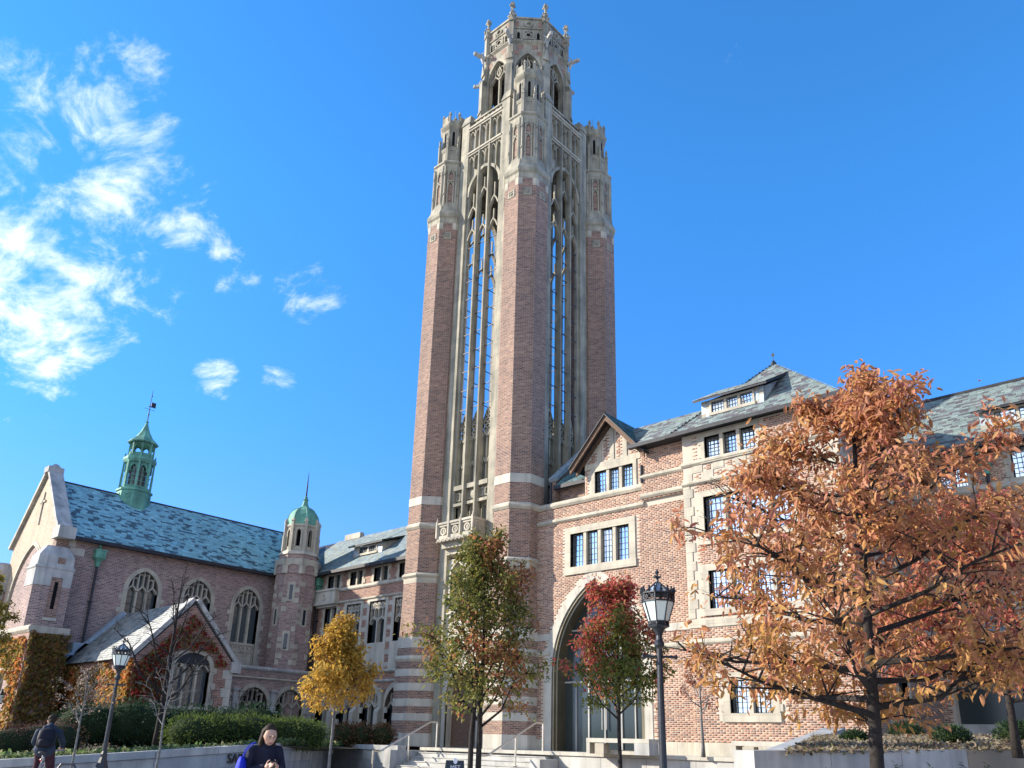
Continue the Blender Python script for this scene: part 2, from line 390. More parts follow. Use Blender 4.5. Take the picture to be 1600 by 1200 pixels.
def slates(parent, p0, p1, p2, p3, pal, wts, expo=.14, wid=.2, solo=0, name='slate_courses', skip=None, trap=True):
    """slates on the slope p0-p1 (eave, left to right seen from outside) to p3-p2 (ridge); quad may taper"""
    p0, p1, p2, p3 = (np.array(p, float) for p in (p0, p1, p2, p3))
    n = np.cross(p1-p0, p3-p0); n /= np.linalg.norm(n)
    if n[2] < 0: n = -n
    hh = np.linalg.norm((p3+p2-p0-p1)/2); rows = int(hh/expo)+1; V = []; C = []
    pal = np.array(pal); u = (p1-p0)/np.linalg.norm(p1-p0)
    for r in range(rows):
        t = r/rows; l = p0+(p3-p0)*t; q = p1+(p2-p1)*t; t2 = min(1, (r+1.25)/rows); l2 = p0+(p3-p0)*t2
        ln = np.linalg.norm(q-l)
        if ln < .06: continue
        up_ = ((p3+p2)/2-(p0+p1)/2); up_ = up_/np.linalg.norm(up_)
        if trap: up_ = up_-u*np.dot(up_, u); up_ /= np.linalg.norm(up_)
        s = -RNG.uniform(0, wid)
        while s < ln:
            w = wid*RNG.uniform(.75, 1.25); a, b = max(s, 0), min(s+w-.006, ln); s += w
            if b-a < .03: continue
            mid = l+u*(a+b)/2
            if skip is not None and skip(mid): continue
            th = RNG.uniform(.012, .03); dn = RNG.uniform(-.012, .012)
            A0 = l+u*a-up_*dn; B0 = l+u*b-up_*dn; A1 = l+u*a+up_*expo*1.2; B1 = l+u*b+up_*expo*1.2
            V.append([A0, B0, B0+n*th, A0+n*th, A1+n*.004, B1+n*.004]); C.append(pal[RNG.choice(len(pal), p=wts)]*RNG.uniform(.82, 1.18))
    V = np.array(V); C = np.array(C); SF = np.array([(0, 1, 2, 3), (3, 2, 5, 4)])
    m = len(V); one = np.zeros(m, bool)
    if solo:
        d = np.linalg.norm(V[:, 0]-np.array(EYE), axis=1); one[np.argsort(d)[:solo]] = True
        for i in np.where(one)[0]: colmesh('slate', V[i], SF, np.repeat(C[i:i+1], 6, 0), M_slate, parent)
    k = ~one; f = (np.arange(k.sum())[:, None, None]*6+SF[None]).reshape(-1, 4)
    o = colmesh(name, V[k].reshape(-1, 3), f, np.repeat(C[k], 6, 0), M_slate, parent, kind='stuff')
    return o
SL_BLUE = [(.175, .385, .46), (.20, .42, .49), (.15, .345, .43), (.055, .115, .155)]; W_BLUE = [.3, .27, .2, .23]
SL_GREY = [(.145, .19, .19), (.125, .17, .175), (.165, .21, .20), (.07, .072, .085), (.095, .088, .10)]; W_GREY = [.27, .25, .18, .16, .14]
SL_LEFT = [(.135, .19, .20), (.12, .165, .165), (.10, .165, .20), (.08, .125, .16), (.15, .17, .155)]; W_LEFT = [.25, .2, .25, .15, .15]
SL_PALE = [(.20, .22, .22), (.235, .245, .235), (.17, .19, .195), (.12, .14, .15)]; W_PALE = [.35, .3, .2, .15]
SL_TEAL = [(.05, .11, .12), (.07, .15, .16), (.04, .08, .09)]; W_TEAL = [.4, .35, .25]
BR = [(.33, .185, .125), (.36, .215, .15), (.30, .16, .108), (.26, .135, .095), (.38, .245, .175), (.19, .11, .088)]
BRP = [(.20, .10, .085), (.26, .14, .11), (.15, .075, .065), (.10, .055, .05)]
# ------------------------------------------------------------------ windows
def win_rect(par, fr, a0, a1, b0, b1, nl, t=.14, c=0., rec=.2, glass=None, lead=(3, 6), frame_m=None, surround=True, mull=.11, name='window', hood=False, quoin=None):
    """stone window of nl lights; a0..a1,b0..b1 is the clear opening"""
    glass = glass or M_glass; fm = frame_m or M_stone
    m = MB()
    if surround:
        o = rect(a0-t, a1+t, b0-t*.9, b1+t); i = rect(a0, a1, b0, b1)
        m.fring(fr, o, i, c-rec-.02, c+.025, True)
    if quoin:
        for s in (-1, 1):
            b = b0+.05
            while b < b1:
                x0 = a0-t-quoin if s < 0 else a1+t
                m.fbox(fr, x0, x0+quoin, b, min(b+.22, b1+t), c-.1, c+.02); b += .5
    w = (a1-a0)/nl
    for k in range(1, nl): m.fbox(fr, a0+k*w-mull/2, a0+k*w+mull/2, b0, b1, c-rec-.015, c-.015)
    m.fbox(fr, a0-t-.03, a1+t+.03, b0-t*.9-.05, b0-.002, c-.05, c+.05)
    if hood: m.fbox(fr, a0-t-.08, a1+t+.08, b1+t, b1+t+.09, c-.05, c+.09)
    f = build(name, m, fm, par)
    l = MB(); cc = c-rec+.015
    for k in range(nl):
        x0 = a0+k*w+(mull/2 if k else 0); x1 = a0+(k+1)*w-(mull/2 if k < nl-1 else 0)
        g = MB(); tl = RNG.uniform(-.02, .02, 2)
        P = [fr(x0, b0, cc-.01+tl[0]), fr(x1, b0, cc-.01+tl[1]), fr(x1, b1, cc-.01-tl[0]), fr(x0, b1, cc-.01-tl[1])]
        Q = [p-(fr(0, 0, .012)-fr(0, 0, 0)) for p in P]; g.hexa([P[0], P[1], Q[1], Q[0], P[3], P[2], Q[2], Q[3]])
        build('pane', g, glass, f)
        for i in range(0, lead[0]+1):
            x = x0+(x1-x0)*i/lead[0]; ww = .03 if i in (0, lead[0]) else .011
            l.fbox(fr, max(x0, x-ww), min(x1, x+ww), b0, b1, cc-.004, cc+.014)
        for i in range(0, lead[1]+1):
            y = b0+(b1-b0)*i/lead[1]; ww = .03 if i in (0, lead[1]) else .010
            l.fbox(fr, x0, x1, max(b0, y-ww), min(b1, y+ww), cc-.004, cc+.013)
    build('glazing_bar', l, M_lead, f)
    return f
def tracery(m, fr, a, h, r, b0, nl, c0, c1, cx=0, w=.075, panel=False):
    """mullions, light heads and upper bars of an arched window (local arch coordinates)"""
    Wd = 2*a/nl
    inside = lambda x: (h+r*math.sqrt(max(0, 1-(abs(x)/a)**2))) if r < a*.999 else h+math.sqrt(max(0, ((a*a+r*r)/(2*a))**2-(abs(x)+(a*a+r*r)/(2*a)-a)**2))
    for k in range(1, nl): m.fbox(fr, cx-a+k*Wd-w/2, cx-a+k*Wd+w/2, b0, h-Wd*.1, c0, c1)
    for k in range(nl):      # cusped head over each light, then a Y that splits upward
        x = cx-a+(k+.5)*Wd; hw = Wd/2
        pts = [(x-hw, h-Wd*.15), (x-hw*.62, h+Wd*.12), (x, h+Wd*.42), (x+hw*.62, h+Wd*.12), (x+hw, h-Wd*.15)]
        m.fsweep(fr, pts, w*.8, c0, c1)
        top = inside(x-cx)
        if top > h+Wd*.45: m.fbox(fr, x-w*.35, x+w*.35, h+Wd*.40, top, c0+.002, c1-.002)
    for k in range(1, nl):
        x = cx-a+k*Wd; top = inside(x-cx)
        if top > h: m.fbox(fr, x-w*.35, x+w*.35, h-Wd*.1, top, c0+.004, c1-.004)
    for k in range(2*nl-1):    # little pointed heads near the top of the upper slots
        x = cx-a+(k+1)*Wd/2
        for s in (-1, 1):
            xm = x+s*Wd/4; top = min(inside(x-cx), inside(min(a*.98, max(-a*.98, xm-cx+s*Wd/4)))) 
            if top > h+Wd*.6: m.fsweep(fr, [(x, top-Wd*.33), (xm, top-Wd*.05)], w*.5, c0+.006, c1-.006)
def win_arch(par, fr, cx, a, b0, h, r, nl, t=.2, rec=.28, glass=None, name='window', frame_m=None, quoin=None, base_panel=None, rows=5, w=.075):
    glass = glass or M_glassd; fm = frame_m or M_stone
    m = MB(); inn = arch(a, h, r, 9, cx, b0); out = arch(a+t, h, r+t, 9, cx, b0-.001)
    m.fring(fr, out, inn, -rec-.02, .03); m.fring(fr, arch(a+t*.45, h, r+t*.45, 9, cx, b0), inn, .028, .055)
    m.fbox(fr, cx-a-t-.04, cx+a+t+.04, b0-.14, b0-.002, -rec, .07)
    if quoin:
        for s in (-1, 1):
            b = b0+.1
            while b < h+.1:
                x0 = cx-a-t-quoin if s < 0 else cx+a+t-.01
                m.fbox(fr, x0, x0+quoin+.01, b, b+.24, -.1, .022); b += .62
    if base_panel:     # stone apron with sunk panels under the glass
        b1 = b0+base_panel; m.fbox(fr, cx-a, cx+a, b0, b1, -rec, -.10); W2 = 2*a/nl
        for k in range(nl+1): m.fbox(fr, max(cx-a, cx-a+k*W2-.05), min(cx+a, cx-a+k*W2+.05), b0, b1, -.101, -.045)
        m.fbox(fr, cx-a, cx+a, b1-.06, b1+.05, -.101, -.03)
        m.fbox(fr, cx-a, cx+a, b1-.42, b1-.36, -.101, -.04)
        for k in range(nl*2):
            x = cx-a+(k+.5)*W2/2; m.fsweep(fr, [(x-W2/4, b1-.36), (x, b1-.07), (x+W2/4, b1-.36)], .035, -.101, -.05)
    tracery(m, fr, a, h, r, b0+(base_panel or 0), nl, -rec, -.06, cx, w)
    f = build(name, m, fm, par)
    g = MB(); Wd = 2*a/nl; bb = b0+(base_panel or 0)
    for k in range(nl):
        g = MB(); x0 = cx-a+k*Wd; x1 = x0+Wd; tl = RNG.uniform(-.01, .01)
        g.fbox(fr, x0+.01, x1-.01, bb, h-.002, -rec+.02+tl, -rec+.035+tl); build('pane', g, glass, f)
    g = MB(); g.fprism(fr, arch(a-.002, h, r-.002, 9, cx, 0, foot=False), -rec+.02, -rec+.035); build('pane', g, glass, f)
    l = MB()
    for i in range(1, rows): y = bb+(h-bb)*i/rows; l.fbox(fr, cx-a, cx+a, y-.011, y+.011, -rec+.03, -rec+.06)
    build('glazing_bar', l, M_lead, f)
    return f
def downpipe(par, x, y, z0, z1, n, hop=True, head=True):
    """lead downpipe with a copper hopper head standing off a wall whose outward normal is n"""
    fr = Fr((x, y, 0), n); m = MB(); m.tube([fr(0, z0, .13), fr(0, z1-.7, .13)], .055, 8)
    b = z0+.8
    while b < z1-1: m.fbox(fr, -.085, .085, b, b+.06, 0, .2); b += 1.9
    p = build('downpipe', m, M_copperd, par)
    if head:
        h = MB()
        def sq(w, d, z): return [fr(-w, z, 0), fr(w, z, 0), fr(w, z, d), fr(-w, z, d)]
        h.loft([sq(.07, .2, z1-.78), sq(.09, .24, z1-.55), sq(.2, .36, z1-.42), sq(.25, .40, z1-.40), sq(.25, .40, z1-.36), sq(.22, .37, z1-.35), sq(.22, .37, z1-.08), sq(.26, .41, z1-.06), sq(.26, .41, z1)])
        for k in range(4): h.fbox(fr, -.2+k*.115, -.15+k*.115, z1-.31, z1-.12, .36, .385)
        h.tube([fr(0, z1-.02, .13), fr(0, z1+.4, .10)], .06, 6)
        build('hopper_head', h, M_copper, p)
    return p
def octv(cx, cy, r, n=8): return [(cx+r/math.cos(math.pi/8)*math.cos(math.pi/8+2*math.pi*i/8), cy+r/math.cos(math.pi/8)*math.sin(math.pi/8+2*math.pi*i/8)) for i in range(8)]
def octring(m, cx, cy, prof):   # prof: (inradius, z)
    m.loft([[(x, y, z) for x, y in octv(cx, cy, r)] for r, z in prof])

# ------------------------------------------------------------------ the bell tower
T = Vector((-25.18, 27.73, 1.4)); HS = 2.80
tower = thing('bell_tower', 'tall brick and limestone Gothic tower with octagonal pinnacled crown', 'tower', T)
ZB = 1.4
def tb(name, m, material, par, **k): return build(name, m, material, par, at=None, **k)
mm = MB(); octring(mm, T.x, T.y, [(1.17, ZB), (1.17, 5.0), (1.10, 5.9), (1.06, 8.2), (1.06, 28.2)])
tur = shaft = tb('turret', mm, M_brickp, tower)
# the stone bands: each course its own piece
def oband(z0, z1, r, mt=M_stone, slope=0, nm='stone_band'):
    q = MB(); prof = [(r, z0), (r, z1)] if not slope else [(r, z0), (r+slope, z0+(z1-z0)*.35), (r+slope, z0+(z1-z0)*.62), (r-.02, z1)]
    octring(q, T.x, T.y, prof); return tb(nm, q, mt, shaft)
for a, b in ((1.41, 1.95), (2.45, 2.76), (3.05, 3.37), (3.70, 4.02), (4.32, 4.62)): oband(a, b, 1.18, M_white)
oband(4.93, 5.2, 1.19, M_stone, .05); oband(5.54, 6.02, 1.135, M_white, 0)
oband(8.45, 8.70, 1.075, M_stone); oband(8.70, 8.92, 1.09, M_stone, .07); oband(10.98, 11.28, 1.08, M_stone, .07); oband(12.15, 12.55, 1.075, M_white)
# lined stone quoins under the cornice and the carved medallions
st = MB(); octring(st, T.x, T.y, [(1.065, 27.75), (1.065, 28.05), (1.14, 28.15), (1.17, 28.3), (.98, 28.75)]); tb('cornice', st, M_stonet, shaft)
for k in range(8):
    an = math.pi/4*k; fr = Fr((T.x+1.06*math.cos(an), T.y+1.06*math.sin(an), 0), (math.cos(an), math.sin(an), 0))
    for a0_ in (-.435, .25): q = MB(); q.fbox(fr, a0_, a0_+.185, 27.35, 27.76, -.05, .012); tb('quoin_stone', q, M_stone, shaft)
    q = MB(); q.fring(fr, rect(-.21, .21, 26.75, 27.17), rect(-.13, .13, 26.83, 27.09), -.03, .03, True)
    q.fbox(fr, -.13, .13, 26.83, 27.09, -.03, .008)
    for i in range(5):
        a2 = i*2*math.pi/5; q.ball(fr(.06*math.cos(a2), 26.96+.06*math.sin(a2), .02), (.04, .04, .04), 5, 4)
    q.ball(fr(0, 26.96, .03), .035, 5, 4); tb('carved_medallion', q, M_stonet, shaft)
# upper stage: blind tracery panels with brick behind, corner shafts
q = MB(); octring(q, T.x, T.y, [(.86, 28.6), (.86, 31.8)]); tb('tracery_stage', q, M_brickp, tur); us = tur
q = MB(); octring(q, T.x, T.y, [(1.0, 28.62), (1.0, 28.86), (.9, 29.1), (.88, 29.1)]); tb('string_course', q, M_stonet, us); q = MB(); octring(q, T.x, T.y, [(.90, 31.35), (.93, 31.4), (.93, 31.66), (1.0, 31.72), (1.0, 31.82), (.85, 31.98)]); tb('string_course', q, M_stonet, us)
for k in range(8):
    an = math.pi/4*k; n = (math.cos(an), math.sin(an), 0); fr = Fr((T.x+.86*n[0], T.y+.86*n[1], 0), n)
    q = MB()
    for s in (-1, 1): q.fbox(fr, s*.36-.115, s*.36+.115, 28.9, 31.5, -.03, .07); q.fbox(fr, s*.16-.035, s*.16+.035, 28.9, 31.2, -.03, .055)
    for z in (30.45, 31.15):
        q.fsweep(fr, [(-.15, z-.22), (-.1, z-.05), (0, z+.1), (.1, z-.05), (.15, z-.22)], .05, -.02, .06)
    q.fbox(fr, -.2, .2, 30.55, 30.62, -.02, .06); q.fbox(fr, -.25, .25, 31.2, 31.45, -.02, .06); q.fbox(fr, -.25, .25, 28.86, 29.15, -.02, .06)
    for z in (29.6, 30.9): q.fbox(fr, -.445, -.28, z, z+.12, .07, .10); q.fbox(fr, .28, .445, z, z+.12, .07, .10)
    tb('tracery_panel', q, M_stonet, us)
# lantern tier with dark slits, corner pinnacles and battlements
q = MB(); octring(q, T.x, T.y, [(.70, 31.9), (.70, 32.9), (.62, 33.0), (.62, 34.4)]); tb('lantern_stage', q, M_stonet, tur); lt = tur
q = MB(); octring(q, T.x, T.y, [(.625, 34.3), (.74, 34.45), (.78, 34.55), (.66, 34.6), (.66, 34.75)])
for k in range(8):
    an = math.pi/4*k; n = (math.cos(an), math.sin(an), 0); fr = Fr((T.x+.60*n[0], T.y+.60*n[1], 0), n)
    q.fbox(fr, -.24, .24, 34.55, 34.85, -.05, .09)
    if k % 2 == 0: q.fbox(fr, -.16, .16, 34.85, 35.2, -.04, .085)
    an2 = an+math.pi/8; px, py = T.x+.68*math.cos(an2), T.y+.68*math.sin(an2); q.lathe(px, py, [(.07, 34.6), (.07, 35.25), (.10, 35.27), (.02, 35.5)], 5)
q.lathe(T.x, T.y, [(.3, 34.7), (.12, 35.2), (.06, 35.4), (.12, 35.5), (.02, 35.75)], 6); q.tube([(T.x, T.y, 35.7), (T.x, T.y, 36.15)], .012, 4)
tb('battlement', q, M_stonet, lt)
sl_ = MB(); pn_ = MB()
for k in range(8):
    an = math.pi/4*k; n = (math.cos(an), math.sin(an), 0); fr = Fr((T.x+.62*n[0], T.y+.62*n[1], 0), n)
    sl_.fprism(fr, arch(.07, 34.0, .12, 3, 0, 33.15), -.05, .006)
    pn_.fbox(fr, -.22, .22, 32.86, 32.96, 0, .12); pn_.fring(fr, arch(.13, 34.0, .2, 4, 0, 33.1), arch(.075, 34.0, .13, 4, 0, 33.1), 0, .03)
    fr2 = Fr((T.x+.70*n[0], T.y+.70*n[1], 0), n); pn_.fring(fr2, rect(-.24, .24, 32.0, 32.85), rect(-.15, .15, 32.1, 32.75), -.02, .03, True)
    an2 = an+math.pi/8; cx_, cy_ = T.x+.80*math.cos(an2), T.y+.80*math.sin(an2)
    pn_.lathe(cx_, cy_, [(.09, 31.9), (.09, 33.15), (.12, 33.2), (.08, 33.28), (.06, 33.45), (.09, 33.5), (.015, 33.75)], 4, an2+math.pi/4)
tb('slit_opening', sl_, M_dark, lt); tb('pinnacle_shaft', pn_, M_stonet, lt)
tur.location = (HS, -HS, 0)
for x, y in ((-HS, -HS), (HS, HS), (-HS, HS)): dup(tur, tower, (x, y, 0))

# a face of the tower between two turrets (built once for the front, then turned)
def tower_face(full):
    fr = Fr((T.x, T.y, 0), (0, -1, 0)); cF = 3.12; zb = 1.4 if full else 11.0
    q = MB(); q.fbox(fr, -1.235, 1.235, 31.95, 33.55, 2.5, cF-.22); par = tb('window_bay', q, M_stonet, tower)
    W = 1.22
    for s in (-1, 1):      # jamb piers and their brick returns
        q = MB(); q.fbox(fr, s*1.50-.28, s*1.50+.28, zb, 33.6, 2.75, cF)
        for z in np.arange(13.3, 33, 2.1): q.fbox(fr, s*1.5-.285, s*1.5+.285, z, z+.012, cF-.001, cF+.004)
        q.loft([[fr(s*1.5-.28, 33.6, 2.5), fr(s*1.5+.28, 33.6, 2.5), fr(s*1.5+.28, 33.6, cF), fr(s*1.5-.28, 33.6, cF)], [fr(s*1.5-.28, 34.2, 2.5), fr(s*1.5+.28, 34.2, 2.5), fr(s*1.5+.28, 34.15, cF), fr(s*1.5-.28, 34.15, cF)], [fr(s*1.5-.33, 34.2, 2.45), fr(s*1.5+.33, 34.2, 2.45), fr(s*1.5+.33, 34.15, cF+.05), fr(s*1.5-.33, 34.15, cF+.05)], [fr(s*1.5-.24, 34.75, 2.6), fr(s*1.5+.24, 34.75, 2.6), fr(s*1.5+.24, 34.75, cF-.1), fr(s*1.5-.24, 34.75, cF-.1)]])
        tb('pier', q, M_stonet, par)
        q = MB(); q.fbox(fr, s*1.8-.05, s*1.8+.05, zb, 31.4, 2.2, cF-.05); tb('brick_return', q, M_brickp, par)
    q = MB()       # stepped inner jambs
    for s in (-1, 1): q.fbox(fr, s*1.15-.075, s*1.15+.075, 11.0, 29.3, 2.84, cF-.12)
    tb('jamb', q, M_stonet, par)
    for x in (-.38, .38):
        q = MB(); q.fbox(fr, x-.08, x+.08, 11.0, 33.62, 2.84, cF-.03); q.fbox(fr, x-.045, x+.045, 11.0, 33.6, 2.8, cF+.02); tb('mullion', q, M_stonet, par)
    # arch ring and the panelled spandrel over it
    q = MB(); inn = arch(1.08, 29.25, 1.36, 8, 0, 29.2); q.fring(fr, arch(1.24, 29.25, 1.54, 8, 0, 29.2), inn, 2.8, cF-.05)
    out = rect(-1.24, 1.24, 29.2, 31.85); o2 = MB()
    o2.fwall(fr, [(-1.235, 29.2)]+[(x, y) for x, y in arch(1.2, 29.25, 1.5, 8, 0, 29.2, foot=False)]+[(1.235, 29.2), (1.235, 31.9), (-1.235, 31.9)], [], cF-.22, .3)
    tb('arch_ring', q, M_stonet, par); tb('spandrel', o2, M_stonet, par)
    rows = ((30.95, 31.78), (32.12, 33.45))
    for zc, hh in ((31.85, .2), (33.55, .22)):
        for q0_, q1_, cc_ in ((zc, zc+hh*.5, cF-.01), (zc+hh*.5, zc+hh, cF+.05)): q = MB(); q.fbox(fr, -1.24, 1.24, q0_, q1_, 2.4, cc_); tb('string_course', q, M_stone, par)
    q = MB()
    for z0, z1 in rows:
        for k in range(6):
            x0 = -1.22+k*.4067+.03; xm = x0+.17
            if z0 < 31 and abs(xm) < .8: zz0 = max(z0, 29.25+1.6*math.sqrt(max(0, 1-(xm/1.3)**2)))
            else: zz0 = z0 if z0 > 31 else 30.0
            if z1-zz0 < .2: continue
            q.fsweep(fr, [(x0, z1-.35), (x0+.06, z1-.12), (xm, z1-.02), (x0+.28, z1-.12), (x0+.34, z1-.35)], .045, cF-.22, cF-.06)
            q.fbox(fr, x0-.035, x0+.025, zz0, z1, cF-.24, cF-.05)
    q.fbox(fr, 1.17, 1.235, 30.0, 33.5, cF-.24, cF-.05)
    tb('panel_tracery', q, M_stonet, par)
    q = MB()
    for k in range(6): x0 = -1.22+k*.4067+.03; q.fbox(fr, x0+.09, x0+.25, 32.2, 33.1, cF-.225, cF-.214)
    tb('panel_recess', q, M_grey, par)
    q = MB(); q.fbox(fr, -1.24, 1.24, 33.76, 33.84, 2.75, 2.95); q.fbox(fr, -1.24, 1.24, 34.22, 34.32, 2.75, 2.97)
    for k in range(9): x = -1.2+k*.3; q.fbox(fr, x-.03, x+.03, 33.84, 34.22, 2.78, 2.92)
    for k in range(8): x = -1.05+k*.3; q.fsweep(fr, [(x-.1, 33.86), (x, 34.0), (x+.1, 33.86)], .04, 2.8, 2.9); q.fsweep(fr, [(x-.1, 34.2), (x, 34.05), (x+.1, 34.2)], .04, 2.8, 2.9)
    tb('open_parapet', q, M_stonet, par)
    # light heads (Y tracery) high in the opening, saddle bars below
    hd = MB(); bars = MB()
    for c in (-.76, 0, .76):
        for z in (26.9, 28.3 if c else 29.2):
            hd = MB(); hd.fsweep(fr, [(c-.32, z-.42), (c-.17, z-.08), (c, z+.16), (c+.17, z-.08), (c+.32, z-.42)], .07, 2.86, cF-.1); hd.fbox(fr, c-.03, c+.03, z+.12, z+.75 if z < 28 else (30.0 if c == 0 else 29.3), 2.9, cF-.13); tb('light_head', hd, M_stonet, par)
        for z in np.arange(16.8, 26, 1.02): bars.fbox(fr, c-.34, c+.34, z, z+.035, 2.93, 2.965)
        for x in (-.155, .155): bars.fbox(fr, c+x-.008, c+x+.008, 16.2, 26, 2.94, 2.95)
    tb('saddle_bar', bars, M_lead, par)
    # blind windows below the long opening
    bl = MB(); sl = MB(); pn = MB(); gl = MB()
    for c in (-.76, 0, .76):
        bl.fbox(fr, c-.30, c+.30, 12.95, 15.25, 2.6, cF-.62)
        for x in (-.3, 0, .3): bl.fbox(fr, c+x-.04, c+x+.04, 12.95, 15.4, cF-.63, cF-.28)
        for x in (-.15, .15):
            for z in (14.0, 15.3): bl.fsweep(fr, [(c+x-.14, z-.2), (c+x, z+.1), (c+x+.14, z-.2)], .05, cF-.63, cF-.28)
            sl.fprism(fr, arch(.085, 15.1, .14, 3, c+x, 14.15), cF-.62, cF-.612); sl.fprism(fr, arch(.085, 13.8, .14, 3, c+x, 13.0), cF-.62, cF-.612)
        for k in range(6):      # pierced circles
            z = 15.55+.3*(k//2); x = c+(-.13 if k % 2 else .13)
            if k < 4 or True:
                n = 6; bl.fring(fr, [(x+.15*math.cos(2*math.pi*i/n), z+.15*math.sin(2*math.pi*i/n)) for i in range(n)], [(x+.085*math.cos(2*math.pi*i/n), z+.085*math.sin(2*math.pi*i/n)) for i in range(n)], cF-.58, cF-.30, True)
        bl.fsweep(fr, [(c-.28, 15.9), (c-.1, 16.5), (c, 16.62), (c+.1, 16.5), (c+.28, 15.9)], .06, cF-.56, cF-.3)
        bl.fbox(fr, c-.33, c+.33, 12.75, 12.97, 2.6, cF-.08)
        pn.fbox(fr, c-.33, c+.33, 12.1, 12.75, 2.6, cF-.3)
        for x in (-.16, .16): pn.fring(fr, rect(c+x-.14, c+x+.14, 12.25, 12.68), rect(c+x-.08, c+x+.08, 12.32, 12.6), cF-.31, cF-.24, True)
        if c == 0: pn.ball(fr(0, 12.46, cF-.28), (.2, .1, .22), 7, 5)
        pn.fbox(fr, c-.34, c+.34, 11.98, 12.12, 2.6, cF-.1)
        gl.fbox(fr, c-.22, c+.26, 10.9, 11.9, cF-.56, cF-.54)
        pn.fbox(fr, c-.33, c-.22, 10.9, 11.98, 2.6, cF-.42); pn.fbox(fr, c+.26, c+.33, 10.9, 11.98, 2.6, cF-.42); pn.fbox(fr, c-.22, c+.26, 11.88, 11.98, 2.6, cF-.45)
    tb('blind_window', bl, M_stonet, par); tb('slit_opening', sl, M_dark, par); tb('spandrel_panel', pn, M_stonet, par); tb('pane', gl, M_glass, par)
    if full:     # balcony and the stone panel down to the ground
        BW, BC = 1.13, 3.88
        q = MB(); q.fbox(fr, -BW, BW, 10.12, 10.30, 3.0, BC); q.fbox(fr, -BW+.07, BW-.07, 9.86, 10.12, 3.0, BC-.25); q.fbox(fr, -BW+.16, BW-.16, 9.6, 9.86, 3.0, BC-.48)
        bal = tb('balcony', q, M_stone, tower); n = 10; pw = 2*BW/3
        for k in range(3):
            x0 = -BW+k*pw; xc = x0+pw/2; q = MB(); q.fring(fr, rect(x0+.003, x0+pw-.003, 10.30, 10.90), rect(x0+.09, x0+pw-.09, 10.38, 10.80), BC-.12, BC, True); q.fbox(fr, x0+.08, x0+pw-.08, 10.37, 10.81, BC-.10, BC-.08)
            q.fring(fr, [(xc+.19*math.cos(2*math.pi*i/n), 10.59+.19*math.sin(2*math.pi*i/n)) for i in range(n)], [(xc+.12*math.cos(2*math.pi*i/n), 10.59+.12*math.sin(2*math.pi*i/n)) for i in range(n)], BC-.09, BC-.01, True)
            q.ball(fr(xc, 10.59, BC-.06), (.09, .05, .12), 6, 5)
            for sx in (-.23, .23):
                for sz in (-.16, .16): q.ball(fr(xc+sx, 10.59+sz, BC-.07), (.05, .03, .05), 5, 4)
            tb('balcony_panel', q, M_stone, bal)
        for x in (-BW-.03, BW-.06):
            f2 = Fr(fr(x, 0, 0), (1, 0, 0)); q = MB(); q.fbox(f2, -BC+.02, -3.1, 10.30, 10.90, -.02, .09)
            q.fring(f2, rect(-BC+.08, -3.2, 10.33, 10.85), rect(-BC+.17, -3.3, 10.4, 10.78), .08, .12, True)
            ym_ = -(BC+3.12)/2; q.fring(f2, [(ym_+.17*math.cos(2*math.pi*i/n), 10.59+.17*math.sin(2*math.pi*i/n)) for i in range(n)], [(ym_+.10*math.cos(2*math.pi*i/n), 10.59+.10*math.sin(2*math.pi*i/n)) for i in range(n)], .08, .13, True)
            tb('balcony_panel', q, M_stone, bal)
        q = MB(); q.fbox(fr, -BW-.05, BW+.05, 10.90, 11.0, BC-.14, BC+.05); q.fbox(fr, -BW-.06, -BW+.06, 10.88, 11.0, 3.1, BC-.1); q.fbox(fr, BW-.06, BW+.06, 10.88, 11.0, 3.1, BC-.1)
        for k in range(4):
            x = -BW+k*pw; q.fbox(fr, x-.045, x+.045, 10.30, 11.06, BC-.02, BC+.07); q.lathe(fr(x, 0, BC+.02).x, fr(x, 0, BC+.02).y, [(.05, 11.05), (.025, 11.11), (.035, 11.14), (.008, 11.24)], 4)
        for k in range(9): x = -BW+.13+k*.246; q.fsweep(fr, [(x-.11, 10.10), (x, 10.20), (x+.11, 10.10)], .045, BC-.02, BC+.05)
        tb('balcony_rail', q, M_stone, bal)
        q = MB(); q.fwall(fr, rect(-1.25, 1.25, 1.4, 9.5), [arch(.42, 8.7, .62, 6, -.6, 7.4), arch(.42, 8.7, .62, 6, .6, 7.4), arch(.95, 3.6, 1.0, 7, 0, 1.42)], 2.98, .4)
        q.fbox(fr, -1.25, 1.25, 7.0, 7.2, 2.9, 3.06); q.fring(fr, arch(1.1, 3.6, 1.15, 7, 0, 1.42), arch(.95, 3.6, 1.0, 7, 0, 1.42), 2.9, 3.04)
        for x in (-.6, .6): q.fring(fr, arch(.5, 8.7, .7, 6, x, 7.4), arch(.42, 8.7, .62, 6, x, 7.4), 2.9, 3.03)
        tb('portal_panel', q, M_white, par)
        q = MB(); q.fbox(fr, -1.1, 1.1, 1.42, 4.7, 2.3, 2.6); tb('portal_door', q, M_wood, par)
        q = MB(); q.fbox(fr, -1.1, 1.1, 7.3, 9.4, 2.4, 2.6); tb('niche_back', q, M_stone, par)
    return par
f0 = tower_face(True); f1 = tower_face(False)
f1.rotation_euler = (0, 0, math.pi/2)
for k in (2, 3): dup(f1, tower, (0, 0, 0), math.pi/2*k)
# solid core below the long openings, and the floor of the belfry
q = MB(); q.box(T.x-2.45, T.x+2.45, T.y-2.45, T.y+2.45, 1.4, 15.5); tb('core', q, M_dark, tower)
q = MB(); q.box(T.x-2.42, T.x+2.42, T.y-2.42, T.y+2.42, 31.9, 32.1); q.box(T.x-2.75, T.x+2.75, T.y-2.75, T.y+2.75, 33.4, 33.62); tb('belfry_floor', q, M_grey, tower)

